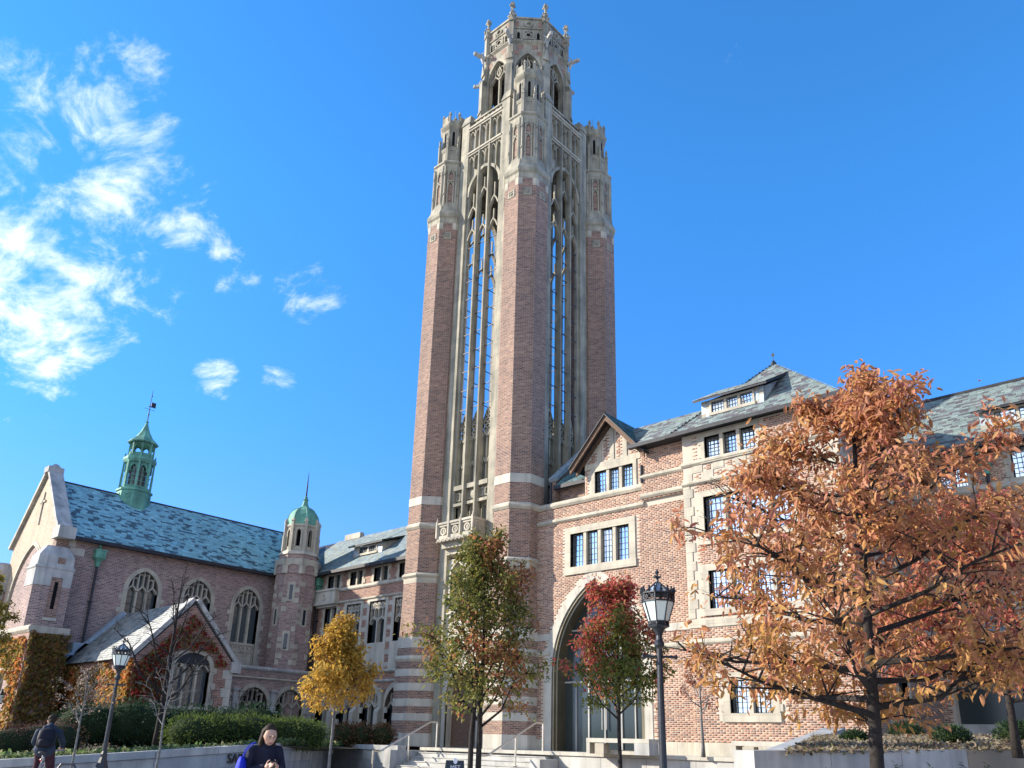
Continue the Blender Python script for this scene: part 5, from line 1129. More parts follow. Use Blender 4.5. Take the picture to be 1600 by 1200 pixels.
# terrace front wall and edging
tw = thing('terrace_wall', 'pale terrace retaining wall with thin white edge right of the steps', 'wall', (-12, 21, 0))
for k in range(7):
    x0 = SX1+.42+k*1.62; q = MB(); q.box(x0, x0+1.61, 21.02, 21.25, 0, 1.30); build('wall_panel', q, M_brown if k > 50 else M_conc, tw)
for k in range(11): x0 = SX0+k*1.65; q = MB(); q.box(x0, x0+1.643, 20.97, 21.6, ZT-.09, ZT+.015); build('edge_stone', q, M_white, tw)
q = MB(); q.box(SX1+.42, -6, 14, 21, 0, .45); build('mulch_bed', q, M_mulch, None); bpy.data.objects['mulch_bed']['kind'] = 'structure'
def rail(name, label, pts, posts):
    r = thing(name, label, 'handrail', pts[0], 'handrails of the entrance steps')
    q = MB(); q.tube(pts, .032, 8); build('rail', q, M_steel, r)
    for p, zb in posts: q = MB(); q.box(p.x-.022, p.x+.022, p.y-.022, p.y+.022, zb, p.z+.01); q.box(p.x-.07, p.x+.07, p.y-.07, p.y+.07, zb, zb+.012); build('post', q, M_steel, r)
    return r
def stepz(y): return max(0, ZT-.15*math.ceil(max(0, (21.2-y)/.335)))
for X, lab in ((-23.15, 'stainless handrail on the left side of the steps beside the garden wall'), (-18.0, 'stainless handrail on the right side of the steps near the arch')):
    tz = lambda y: ZT+.88-(21.2-y)*.448
    P = [V3((X, 21.55, ZT+.9)), V3((X, 21.2, ZT+.9)), V3((X, 18.9, tz(18.9))), V3((X, 18.6, tz(18.9)))]
    rail('handrail', lab, P, [(P[0], ZT), (V3((X, 20.2, tz(20.2))), stepz(20.2)), (P[3], stepz(18.6))])
# benches on the terrace
def bench(px, d, w, lab):
    p = ray(px, 1166, d); b = thing('stone_bench', lab, 'bench', (p.x, p.y, ZT), 'pale stone benches on the terrace')
    x, y = p.x, p.y
    q = MB(); q.box(x, x+w, y, y+.5, ZT+.32, ZT+.44); build('seat', q, M_white, b)
    q = MB(); q.box(x, x+.12, y+.005, y+.495, ZT, ZT+.318); build('leg', q, M_white, b); q = MB(); q.box(x+w-.5, x+w, y+.005, y+.495, ZT, ZT+.318); build('leg', q, M_grey, b)
    q = MB(); q.box(x+.12, x+w-.5, y+.3, y+.42, ZT, ZT+.12); build('rail', q, M_white, b)
    q = MB(); q.box(x+.3, x+.62, y+.02, y+.3, ZT, ZT+.3); build('stone_block', q, M_stone, b)
bench(916, 24, 2.2, 'long pale stone bench in front of the arched doorway'); bench(1143, 21.5, 1.5, 'short pale stone bench at the foot of the pavilion wall')
# right-hand planter: grey wall, sloped cheek, mulch bank
rwl = thing('planter_wall', 'grey block retaining wall below the mulch bank', 'wall', ray(1340, 1190, 12).xy.to_3d())
pa, pb = ray(1175, 1172.6, 10.3), ray(1507, 1171, 11.6)
W3 = polyline_fine([pa, pb], 1.15)
for a, b in zip(W3, W3[1:]):
    seg_stone(rwl, a, b, 1.38, 1.38, a.z, b.z, .4, .03, M_grey, 'coping_stone')
    for k in range(4): seg_stone(rwl, a, b, max(0, 1.03-k*.345), max(0, 1.03-k*.345), 1.372-k*.345, 1.372-k*.345, .4, RNG.uniform(-.004, .004), (M_grey, M_grey2)[k % 2], 'wall_stone')
pc = ray(1660, 1172, 12.6)
bw = thing('corner_planter_wall', 'brown smooth planter wall at the right edge', 'wall', pc.xy.to_3d()); seg_stone(bw, pb+V3((.02, .02, 0)), pc, 0, 0, pb.z-.01, pc.z, .3, .0, M_brown, 'wall_panel')
q = MB(); m0 = [pa+V3((.3, .3, -.02)), pb+V3((.1, .3, -.02)), pc+V3((0, .25, -.02)), V3((8, 14, 1.62))]; m1 = [V3((-8.2, 20, 2.0)), V3((-3.6, 20, 2.05)), V3((0, 20, 2.05)), V3((9, 20, 2.05))]; m2 = [V3((-8.2, 32, 2.3)), V3((-3, 32, 2.3)), V3((2, 32, 2.3)), V3((12, 32, 2.3))]
for A, B in ((m0, m1), (m1, m2)):
    for i in range(3):
        n = 6
        for u in range(n):
            for v in range(n):
                c = [A[i].lerp(A[i+1], uu/n).lerp(B[i].lerp(B[i+1], uu/n), vv/n) for uu, vv in ((u, v), (u+1, v), (u+1, v+1), (u, v+1))]; q.poly(*c)
prop(build('mulch_bank', q, M_mulch), kind='structure')
rc = thing('sloped_cheek_wall', 'grey sloping stone cheek wall rising beside the mulch bank', 'wall', (-8.5, 19, ZT))
ca, cb = ray(1235, 1172, 16.5), ray(1318, 1137, 22); 
for k in range(4):
    a, b = ca.lerp(cb, k/4), ca.lerp(cb, (k+1)/4-.004); seg_stone(rc, a, b, a.z-.16, b.z-.16, a.z, b.z, .5, .05, M_grey2, 'coping_stone'); seg_stone(rc, a, b, 1.0, 1.0, a.z-.165, b.z-.165, .4, 0, M_grey, 'wall_stone')

# ------------------------------------------------------------------ foliage tools
LT = np.array([(0, 0, 0), (.30, .5, .10), (.72, .40, .06), (1, 0, -.10), (.72, -.40, .06), (.30, -.5, .10)])
LF = np.array([(0, 1, 2, 3), (3, 4, 5, 0)])
def leaf_arrays(P, D, size, aspect, rng, droop=.3, roll=1.0):
    """P positions, D outward directions -> leaf vertices"""
    n = len(P); D = D+rng.normal(0, .45, (n, 3)); D[:, 2] -= droop; D /= np.linalg.norm(D, axis=1)[:, None]
    upv = np.tile([0, 0, 1.0], (n, 1))+rng.normal(0, .5*roll, (n, 3)); S = np.cross(upv, D); S /= np.linalg.norm(S, axis=1)[:, None]+1e-9; U = np.cross(D, S)
    sz = size*rng.uniform(.65, 1.25, n)
    T = LT.copy(); bend = rng.uniform(-.25, .1, n)
    x = T[None, :, 0]*sz[:, None]; y = T[None, :, 1]*sz[:, None]*aspect; z = (T[None, :, 2]+bend[:, None]*T[None, :, 0]**2)*sz[:, None]*.8
    return P[:, None]+D[:, None]*x[..., None]+S[:, None]*y[..., None]+U[:, None]*z[..., None]
def leaf_object(name, V, cols, parent, material=M_leaf, kind='stuff', at=None):
    n = len(V); f = (np.arange(n)[:, None, None]*6+LF[None]).reshape(-1, 4)
    return colmesh(name, V.reshape(-1, 3), f, np.repeat(cols, 6, 0), material, parent, kind=kind, at=at)
def pick(pal, w, n, rng, jit=.18):
    pal = np.array(pal); return pal[rng.choice(len(pal), n, p=np.array(w)/sum(w))]*rng.uniform(1-jit, 1+jit, (n, 1))
def make_tree(name, label, base, top, fork, prof, nlimb, r0, bark, leaves, palf, seed, lsize=.07, aspect=.55, per=5, sec=9, droop=.3, lean=(0, 0), rise=.22, rise0=.10, solo=0, group=None, twig=True, clear=None, cat='tree', dens=1.0, spread=.10):
    """prof: list of (height fraction above the fork, crown radius). Leader with limbs reaching the crown's outline."""
    rng = np.random.default_rng(seed); base = np.array(base, float); H = top-base[2]; t = thing(name, label, cat, base, group)
    fz = fork; tr = MB(); N_ = 9; ax = []
    for k in range(N_+1):
        f = k/N_; z = base[2]+H*f*.97; ax.append(np.array([base[0]+lean[0]*f+rng.normal(0, .012)*H*.15*(f > .1), base[1]+lean[1]*f+rng.normal(0, .012)*H*.15*(f > .1), z]))
    rad = [r0*(1.25 if k == 0 else 1)*(1-.93*(k/N_)**.85)+.004 for k in range(N_+1)]
    tr.tube(ax, rad, 8)
    axat = lambda z: np.array([np.interp(z, [a[2] for a in ax], [a[i] for a in ax]) for i in range(3)])
    pr_ = lambda f: np.interp(f, [p[0] for p in prof], [p[1] for p in prof])
    tips = []; tdir = []; br = MB(); ga = rng.uniform(0, 6.28)
    for i in range(nlimb):
        f = (i+.3)/nlimb; ga += 2.4+rng.normal(0, .25); zs = fz+(top-fz)*f**1.15*.86-(0 if i else 0); p0 = axat(zs)
        f1 = min(.98, f+rise0+rise*(1-f)); R_ = pr_(f1)*rng.uniform(.78, 1.05); ze_ = fz+(top-fz)*f1
        d = np.array([math.cos(ga), math.sin(ga), 0]); p3 = axat(ze_)+d*R_; p3[2] = ze_+rng.normal(0, .03)*H
        p1 = p0+(p3-p0)*.35+np.array([0, 0, (ze_-zs)*-.05])+d*R_*.05; p2 = p0+(p3-p0)*.7+np.array([0, 0, (ze_-zs)*.10]); 
        rl = max(.006, np.interp(zs, [a[2] for a in ax], rad)*.62)
        limb = [p0, p1+rng.normal(0, .02, 3)*R_, p2+rng.normal(0, .03, 3)*R_, p3]; br.tube(limb, [rl, rl*.7, rl*.45, rl*.15+.003], 6)
        for j in range(sec):
            u = .22+.78*(j+rng.uniform(0, 1))/sec; k = min(2, int(u*3)); a = np.array(limb[k]); b = np.array(limb[k+1]); q0 = a+(b-a)*(u*3-k if u < 1 else 1)
            dv = rng.normal(0, 1, 3); dv[2] = abs(dv[2])*.5+.15; dv += d*.7; dv /= np.linalg.norm(dv); ln = (R_*.42+.10)*rng.uniform(.5, 1.1)*(1.15-u*.5)
            q1 = q0+dv*ln*.5+rng.normal(0, .05, 3)*ln; q2 = q0+dv*ln; q2[2] += -.08*ln
            br.tube([q0, q1, q2], [rl*.28+.0025, rl*.18+.002, .0022], 4)
            for w in range(3):
                x = q0+(q2-q0)*rng.uniform(.35, 1.0); dd_ = dv+rng.normal(0, .55, 3); dd_ /= np.linalg.norm(dd_); e = x+dd_*ln*rng.uniform(.2, .5)
                if twig: br.tube([x, e], [.003, .0018], 3)
                tips += [e, (x+e)/2]; tdir += [dd_, dd_]
            tips.append(q2); tdir.append(dv)
    # the leader's own top
    for k in range(8): z = fz+(top-fz)*rng.uniform(.7, 1); tips.append(axat(z)+rng.normal(0, .05, 3)); tdir.append(np.array([rng.normal(), rng.normal(), .6]))
    build('trunk', tr, bark, t, smooth=True); build('branches', br, bark, t)
    tips = np.array(tips); tdir = np.array(tdir); tdir /= np.linalg.norm(tdir, axis=1)[:, None]+1e-9
    if leaves:
        keep = rng.random(len(tips)) < dens
        if clear: keep &= np.hypot(tips[:, 0]-clear[0], tips[:, 1]-clear[1]) > clear[2]
        tips = tips[keep]; tdir = tdir[keep]
        P = np.repeat(tips, per, 0)+rng.normal(0, spread*.5, (len(tips)*per, 3)); D = np.repeat(tdir, per, 0)*.6+rng.normal(0, .75, (len(tips)*per, 3)); D /= np.linalg.norm(D, axis=1)[:, None]+1e-9
        V = leaf_arrays(P, D, lsize, aspect, rng, droop); cols = palf(P, np.repeat(np.arange(len(tips)), per), rng)
        one = np.zeros(len(V), bool)
        if solo:
            dist = np.linalg.norm(P-np.array(EYE), axis=1); one[np.argsort(dist)[:solo]] = True
            for i in np.where(one)[0]: colmesh('leaf', V[i], LF, np.repeat(cols[i:i+1], 6, 0), M_leaf, t)
        leaf_object('crown', V[~one], cols[~one], t)
    return t
def orange_mix(P, idx, rng):
    base = palette(ORG, OW)(P, idx, rng); yel = pick([(.50, .30, .07), (.46, .26, .075), (.42, .21, .07)], [.4, .3, .3], len(P), rng)
    n = idx.max()+1; h = rng.normal(0, .5, n)[idx]+(3.0-P[:, 2])*.75; return np.where((h > .45)[:, None], yel*.7+base*.3, base)
def palette(pal, w, tipjit=.25):
    def f(P, idx, rng):
        c = pick(pal, w, len(P), rng); n = idx.max()+1; tone = pick(pal, w, n, rng, .1); return c*.45+tone[idx]*.55
    return f

# ------------------------------------------------------------------ trees
ORG = [(.50, .225, .105), (.55, .29, .11), (.42, .16, .10), (.60, .36, .12), (.35, .12, .105), (.52, .26, .145), (.47, .225, .14)]; OW = [.26, .2, .16, .12, .06, .12, .08]
p = ray(1361, 1195, 8.2); LR = ray(1036, 1190, 8.9)
make_tree('orange_tree', 'large orange-leaved tree with dark trunk in front of the planter wall', (p.x, p.y, 0), 5.95, 1.9, [(0, 1.4), (.10, 1.95), (.35, 2.1), (.55, 1.75), (.70, 1.25), (.82, .75), (.92, .36), (1, .1)], 33, .098, M_bark, 1, orange_mix, 11, .102, .36, 6, 17, droop=.75, solo=300, spread=.13, rise=.10, rise0=-.045, lean=(.18, .16), dens=.80, clear=(LR.x, LR.y, 1.0))
p = ray(1590, 1180, 11.4)
make_tree('rust_tree', 'rust-leaved tree behind the large orange tree at the right edge', (p.x, p.y, 1.6), 5.5, 2.35, [(0, 1.3), (.2, 1.9), (.5, 1.9), (.8, 1.2), (1, .2)], 22, .06, M_bark, 1, palette([(.42, .12, .09), (.46, .15, .09), (.50, .23, .09), (.36, .09, .085)], [.3, .3, .25, .15]), 12, .12, .40, 6, 12, droop=.75, rise=.12, rise0=.04)
def redgreen(P, idx, rng):
    z = P[:, 2]; n = len(P); g = pick([(.13, .16, .03), (.18, .19, .04), (.23, .20, .05), (.09, .12, .026)], [.3, .3, .2, .2], n, rng); r = pick([(.52, .11, .09), (.45, .08, .07), (.34, .17, .07), (.46, .20, .09)], [.3, .2, .3, .2], n, rng)
    h = np.sin(P[:, 0]*5.1+1)+np.cos(P[:, 1]*4.3)+rng.normal(0, .5, n); m = (z-3.15)*1.2+h*.75+((P@np.array([.738,.675,0]))-(ray(968,1100,13.2)@V3((.738,.675,0))))*-.9 > .25; return np.where(m[:, None], r, g)
p = ray(968, 1195, 13.2)
make_tree('red_and_green_tree', 'young tree with red upper leaves and green lower leaves before the doorway', (p.x, p.y, 0), 4.25, 1.95, [(0, .55), (.15, .80), (.45, .82), (.7, .62), (.9, .33), (1, .1)], 20, .05, M_bark, 1, redgreen, 13, .074, .5, 6, 11, droop=.4, spread=.14)
def greenbrown(P, idx, rng):
    n = len(P); g = pick([(.14, .155, .035), (.19, .19, .045), (.25, .20, .055), (.10, .12, .03)], [.3, .3, .22, .18], n, rng); r = pick([(.36, .16, .06), (.30, .10, .055), (.40, .22, .075)], [.4, .3, .3], n, rng)
    h = np.sin(P[:, 0]*4.1)+np.cos(P[:, 2]*3.3+P[:, 1]*3)+rng.normal(0, .55, n); return np.where((h > 1.0)[:, None], r, g)
p = ray(747, 1195, 12.6)
make_tree('green_brown_tree', 'twin-stemmed tree with green and brown leaves beside the steps', (p.x, p.y, 0), 4.85, 1.75, [(0, .55), (.12, .98), (.35, 1.0), (.6, .85), (.8, .6), (.93, .35), (1, .1)], 26, .06, M_bark, 1, greenbrown, 14, .075, .5, 6, 11, droop=.35, spread=.15)
gt = bpy.data.objects['green_brown_tree']; q = MB(); p2 = ray(734, 1195, 12.6); b2 = [V3((p2.x, p2.y, 0)), V3((p2.x+.01, p2.y, 1.0)), V3((p2.x-.01, p2.y+.02, 1.7)), V3((p2.x+.05, p2.y+.05, 2.6)), V3((p2.x+.02, p2.y, 3.6))]; q.tube(b2, [.05, .045, .04, .028, .01], 8); build('trunk', q, M_bark, gt, smooth=True)
YEL = [(.52, .32, .05), (.46, .26, .045), (.58, .39, .075), (.40, .22, .04), (.34, .23, .05)]; YW = [.3, .25, .2, .15, .1]
p = ray(514, 1195, 16.5)
make_tree('yellow_tree', 'small golden yellow tree in front of the left wing', (p.x, p.y, 0), 3.95, 2.0, [(0, .45), (.15, .72), (.45, .70), (.7, .42), (.85, .25), (1, .1)], 18, .042, M_barkg, 1, palette(YEL, YW), 15, .095, .45, 6, 10, droop=.6, spread=.14)
p = ray(-75, 1150, 21)
make_tree('yellow_green_tree', 'yellow-green tree cut by the left edge of the view', (p.x, p.y, 1.0), 5.7, 2.6, [(0, .7), (.2, 1.05), (.5, 1.0), (.8, .6), (1, .15)], 16, .07, M_bark, 1, palette([(.30, .22, .035), (.24, .20, .035), (.36, .25, .05), (.18, .15, .03)], [.3, .3, .2, .2]), 16, .09, .5, 6, 10)
p = ray(243, 1170, 23.5)
make_tree('bare_tree', 'tall leafless grey tree in front of the gabled porch', (p.x, p.y, 1.1), 6.55, 2.3, [(0, 1.2), (.2, 1.7), (.5, 1.7), (.8, .95), (1, .2)], 15, .11, M_bark, 0, None, 17, sec=12)
p = ray(244, 1198, 15)
make_tree('bare_sapling', 'slim leafless sapling in front of the garden wall', (p.x, p.y, 0), 3.1, 1.75, [(0, .35), (.3, .6), (.7, .5), (1, .1)], 10, .034, M_barkg, 0, None, 18, sec=6)
p = ray(112, 1198, 15.5)
make_tree('sparse_sapling', 'thin sapling with a few grey-brown leaves beside the left lamp post', (p.x, p.y, 0), 2.85, 1.75, [(0, .3), (.3, .55), (.7, .5), (1, .15)], 11, .034, M_barkg, 1, palette([(.22, .17, .13), (.26, .21, .15), (.18, .12, .10)], [.4, .3, .3]), 19, .05, .5, 2, 6, dens=.5)
p = ray(1099, 1181, 22)
make_tree('terrace_sapling', 'thin terrace sapling with a few rusty leaves and bare lower twigs', (p.x, p.y, ZT), 4.15, 2.5, [(0, .85), (.3, .8), (.6, .6), (1, .2)], 12, .05, M_barkg, 1, palette([(.25, .075, .05), (.30, .12, .05)], [.5, .5]), 20, .13, .4, 2, 5, dens=.32, droop=.6)

# ------------------------------------------------------------------ hedges, shrubs, ivy
def shrub(name, label, blobs, n, pal, w, seed, lsize=.07, aspect=.35, mt=None, core=(.02, .03, .012), cat='shrub', group=None, droop=-.1):
    """blobs: (centre, radii)"""
    rng = np.random.default_rng(seed); c = np.mean([np.array(b[0]) for b in blobs], 0); zb = min(b[0][2]-b[1][2] for b in blobs); t = thing(name, label, cat, (c[0], c[1], zb), group)
    q = MB(); P = []; D = []; tot = sum(b[1][0]*b[1][1]+b[1][0]*b[1][2] for b in blobs)
    for b, r in blobs:
        b = np.array(b); r = np.array(r); q.ball(b, tuple(r*.80), 10, 7); m = int(n*(r[0]*r[1]+r[0]*r[2])/tot); d = rng.normal(0, 1, (m, 3)); d /= np.linalg.norm(d, axis=1)[:, None]; s = rng.uniform(.72, 1.06, (m, 1))+.07*np.sin(d[:, :1]*9+b[0])*np.cos(d[:, 2:]*7)
        P.append(b+d*r*s); D.append(d)
    build('stems', q, plain(name+'_stems', core, .95, 0, .1), t, smooth=True)
    P = np.concatenate(P); D = np.concatenate(D); k = P[:, 2] > zb+.02; P = P[k]; D = D[k]; V = leaf_arrays(P, D, lsize, aspect, rng, droop)
    leaf_object('foliage', V, pick(pal, w, len(V), rng, .25), t, mt or M_ever); return t
GRN = [(.085, .13, .03), (.12, .17, .038), (.16, .20, .045), (.055, .09, .024)]; GW = [.3, .3, .2, .2]
DGR = [(.026, .058, .03), (.04, .082, .036), (.018, .042, .024)]; DW = [.4, .3, .3]
def row(px0_, px1_, py, d0, d1, n, rad, zc, rng):
    out = []
    for k in range(n):
        f = k/max(1, n-1); p = ray(px0_+(px1_-px0_)*f, py, d0+(d1-d0)*f); out.append(((p.x, p.y, zc+rng.normal(0, .04)), tuple(np.array(rad)*rng.uniform(.85, 1.15))))
    return out
rg = np.random.default_rng(5)
shrub('bright_hedge', 'rounded bright green yew hedge behind the garden wall', row(300, 480, 1150, 22.5, 26, 9, (.75, .75, .46), 1.72, rg), 15000, GRN, GW, 31, .085, .3, cat='hedge')
shrub('dark_hedge', 'dark green clipped hedge below the gabled porch', row(120, 400, 1150, 25, 27.5, 12, (1.0, .9, .75), 1.85, rg), 12000, DGR, DW, 32, .10, .32, cat='hedge')
shrub('brown_shrub', 'purplish brown twiggy shrub at the lower left corner', row(2, 90, 1165, 20.5, 21.5, 6, (.6, .6, .5), 1.3, rg), 5000, [(.10, .055, .05), (.14, .08, .06), (.07, .045, .04)], [.4, .3, .3], 33, .06, .3, M_leaf)
for k, (px, lab) in enumerate(((540, 'low russet shrub left of the yellow tree trunk'), (565, 'low reddish shrub right of the yellow tree trunk'), (597, 'thin brown shrub at the last arcade arch'))):
    p = ray(px, 1150, 31); shrub('russet_shrub', lab, [((p.x, p.y, 1.75), (.55, .55, .48))], 900, [(.24, .10, .05), (.16, .09, .04), (.10, .09, .03)], [.4, .3, .3], 40+k, .1, .45, M_leaf, group='low russet shrubs by the arcade')
for k, (px, py, d, r, lab) in enumerate(((1337, 1160, 15, .26, 'small yew shrub beside the orange tree trunk'), (1416, 1147, 18, .34, 'small yew shrub in the middle of the mulch bank'), (1487, 1157, 14, .30, 'small yew shrub in front of the drooping red leaves'), (1590, 1151, 14.5, .36, 'small yew shrub at the right edge of the mulch bank'))):
    p = ray(px, py, d); shrub('yew_shrub', lab, [((p.x, p.y, p.z), (r, r, r*.75))], 1500, DGR+GRN[:1], [.3, .3, .2, .2], 50+k, .075, .2, group='small yew shrubs in the mulch bank', droop=-.5)
for k, (px, d, r, lab) in enumerate(((1300, 7.6, .24, 'spiky yew sprigs left of the orange tree trunk'), (1425, 7.4, .34, 'spiky yew sprigs right of the orange tree trunk'), (1545, 7.6, .3, 'dark yew top under the brown planter wall'))):
    p = ray(px, 1226, d); sh = shrub('foreground_yew', lab, [((p.x, p.y, p.z-.25), (r, r, .3))], 900, DGR, DW, 60+k, .06, .2, group='yew shrubs at the lower edge', droop=-.8)
    rr = np.random.default_rng(70+k); P = []; D = []
    for i in range(9):
        a = rr.uniform(-1, 1, 2)*r*.8; h = rr.uniform(.10, .26); d0 = np.array([rr.normal(0, .25), rr.normal(0, .25), 1.0])
        for j in range(26): s = j/26; P.append(np.array([p.x+a[0], p.y+a[1], p.z-.06])+d0*h*s); aa = j*2.4; D.append(np.array([math.cos(aa), math.sin(aa), .35]))
    V = leaf_arrays(np.array(P), np.array(D), .045, .2, rr, -.2, .3); leaf_object('sprigs', V, pick(DGR, DW, len(V), rr), sh, M_ever)
# ground cover and fallen leaves
rg2 = np.random.default_rng(6); n = 5000
i = rg2.integers(1, len(W2)-8, n); f = rg2.random(n); a = np.array([tuple(x) for x in W2]); PP = a[i]*(1-f[:, None])+a[np.minimum(i+1, len(a)-1)]*f[:, None]; dpt = rg2.uniform(.35, 3.2, n)
PP = PP+dpt[:, None]*np.array([-.55, .83, 0]); PP[:, 2] = PP[:, 2]*(1-dpt/12)+1.2*dpt/12-.03+rg2.uniform(0, .14, n)
D = rg2.normal(0, 1, (n, 3)); D[:, 2] = abs(D[:, 2])*.5; V = leaf_arrays(PP, D, .11, .6, rg2, -.1)
leaf_object('ground_cover', V, pick([(.10, .16, .05), (.16, .21, .08), (.26, .25, .13), (.07, .10, .04)], [.35, .3, .15, .2], n, rg2), None, M_leaf)
n = 9000; u = rg2.random(n); v = rg2.random(n)**1.6; m0a = np.array([tuple(x) for x in m0]); m1a = np.array([tuple(x) for x in m1]); s = u*2.2; ii = np.minimum(s.astype(int), 2); ff = (s-ii)[:, None]
A = m0a[ii]*(1-ff)+m0a[ii+1]*ff; B = m1a[ii]*(1-ff)+m1a[ii+1]*ff; PP = A*(1-v[:, None])+B*v[:, None]; PP[:, 2] += .02
D = rg2.normal(0, 1, (n, 3)); D[:, 2] *= .25; V = leaf_arrays(PP, D, .075, .5, rg2, 0)
leaf_object('fallen_leaves', V, pick([(.24, .19, .12), (.32, .27, .18), (.14, .10, .06), (.36, .33, .24), (.22, .22, .06)], [.3, .25, .25, .15, .05], n, rg2), None, M_leaf)
IV = [(.44, .22, .055), (.36, .23, .065), (.26, .20, .055), (.46, .17, .07), (.19, .155, .05), (.38, .11, .07)]; IW = [.26, .22, .2, .12, .12, .08]
def ivy(name, label, fr, region, n, seed, pal=IV, w=IW, size=.14, c=.03, loc=(0, 0, 0)):
    rng = np.random.default_rng(seed); pts = []
    while len(pts) < n:
        a = rng.uniform(region[0], region[1]); b = rng.uniform(region[2], region[3])
        if region[4] is None or region[4](a, b, rng): pts.append((a, b, rng.uniform(.01, .12)+.20*max(0, math.sin(a*2.7+seed)+math.sin(b*2.2+a)-.2)*rng.random()))
    pts = np.array(pts); o = np.array(fr(0, 0, 0)); u_ = np.array(fr(1, 0, 0))-o; n_ = np.array(fr(0, 0, 1))-o; P = o+pts[:, :1]*u_+pts[:, 1:2]*np.array([0, 0, 1])+(pts[:, 2:3]+c)*n_
    D = np.tile(n_*.35-np.array([0, 0, .8]), (n, 1))+rng.normal(0, .3, (n, 3)); V = leaf_arrays(P, D, size, .8, rng, .2, .6)
    cl = pick(pal, w, n, rng, .2); k = np.sin(pts[:, 0]*2.3+1)+np.cos(pts[:, 1]*1.9+pts[:, 0])+rng.normal(0, .4, n); cl = np.where((k > 1)[:, None], cl*np.array([1.15, .9, .8]), cl)
    t = thing(name, label, 'ivy', loc); leaf_object('foliage', V, cl, t)
    q = MB()
    for i in range(14):
        a = rng.uniform(region[0], region[1]); z = region[2]; L_pts = [fr(a, z, c)]
        while z < region[3]: z += .5; a += rng.normal(0, .12); L_pts.append(fr(a, z, c+.01)); 
        L_pts = [x for x in L_pts if region[4] is None or True]; q.tube(L_pts[:max(2, int(len(L_pts)*rng.uniform(.4, .8)))], .012, 4)
    build('stems', q, M_barkg, t)
PS = Fr((0, yl, 0), (0, -1, 0))
ivy('porch_ivy', 'golden ivy covering the side wall of the gabled porch', PS, (-39.3, -32.25, 1.2, 4.45, lambda a, b, r: b < 4.2+.25*math.sin(a*2.1) and not (b < 1.9+.3*math.sin(a*3) and a > -34)), 6500, 81, loc=(-36, yl, 1.2))
ivy('gable_ivy', 'olive and red ivy climbing the porch gable around its window', O_, (yl-.05, yr-.4, 1.6, 6.4, lambda a, b, r: b < 4.4+(zr-ze)*(1-abs(a-ym)/2.1)-.25 and not (abs(a-16.25) < .95 and b < 4.95) and (r.random() < (1 if a < 15.5 else .35)) and (b > 4.4 or a < 15.4)), 3300, 82, [(.20, .15, .05), (.26, .17, .05), (.34, .035, .03), (.28, .03, .03), (.14, .11, .04)], [.25, .2, .25, .15, .15], .13, loc=(XG, 16, 2))
R_f = Fr((-37.95, 0, 0), (1, 0, 0))
ivy('portal_ivy', 'orange and olive ivy on the portal pier', Q_, (-46, -37.95, 1.0, 5.4, lambda a, b, r: not in_arch(a, b-.95, 1.85, 1.75, 1.5, dx) and b > 1.2+.5*math.sin(a)), 5200, 83, loc=(-41, 11.7, 1))
ivy('pier_side_ivy', 'olive ivy on the shaded side of the portal pier', R_f, (11.75, 13.35, 1.1, 5.6, lambda a, b, r: r.random() < .95), 2100, 84, [(.20, .15, .035), (.26, .17, .04), (.14, .12, .03), (.30, .13, .04)], [.3, .3, .2, .2], loc=(-37.9, 12.5, 1))
ivy('cloister_vine', 'grey leafless vine over the left cloister arch', K_, (20.2, 22.2, 1.3, 3.9, lambda a, b, r: r.random() < .8), 500, 85, [(.16, .14, .12), (.22, .2, .17)], [.5, .5], .09, loc=(-36.9, 21, 1.3))

for nm, lb in (('ground', 'pale paved street level in front of the college'), ('terrace', 'pale stone terrace before the arched doorway'), ('planting_bed', 'sloping planting bed behind the garden wall'), ('mulch_bed', 'low mulched bed under the terrace wall'), ('mulch_bank', 'mulch covered bank behind the grey retaining wall'), ('ground_cover', 'leafy green ground cover along the top of the garden wall'), ('fallen_leaves', 'dry fallen leaves scattered over the mulch bank')):
    if nm in bpy.data.objects: bpy.data.objects[nm]['label'] = lb
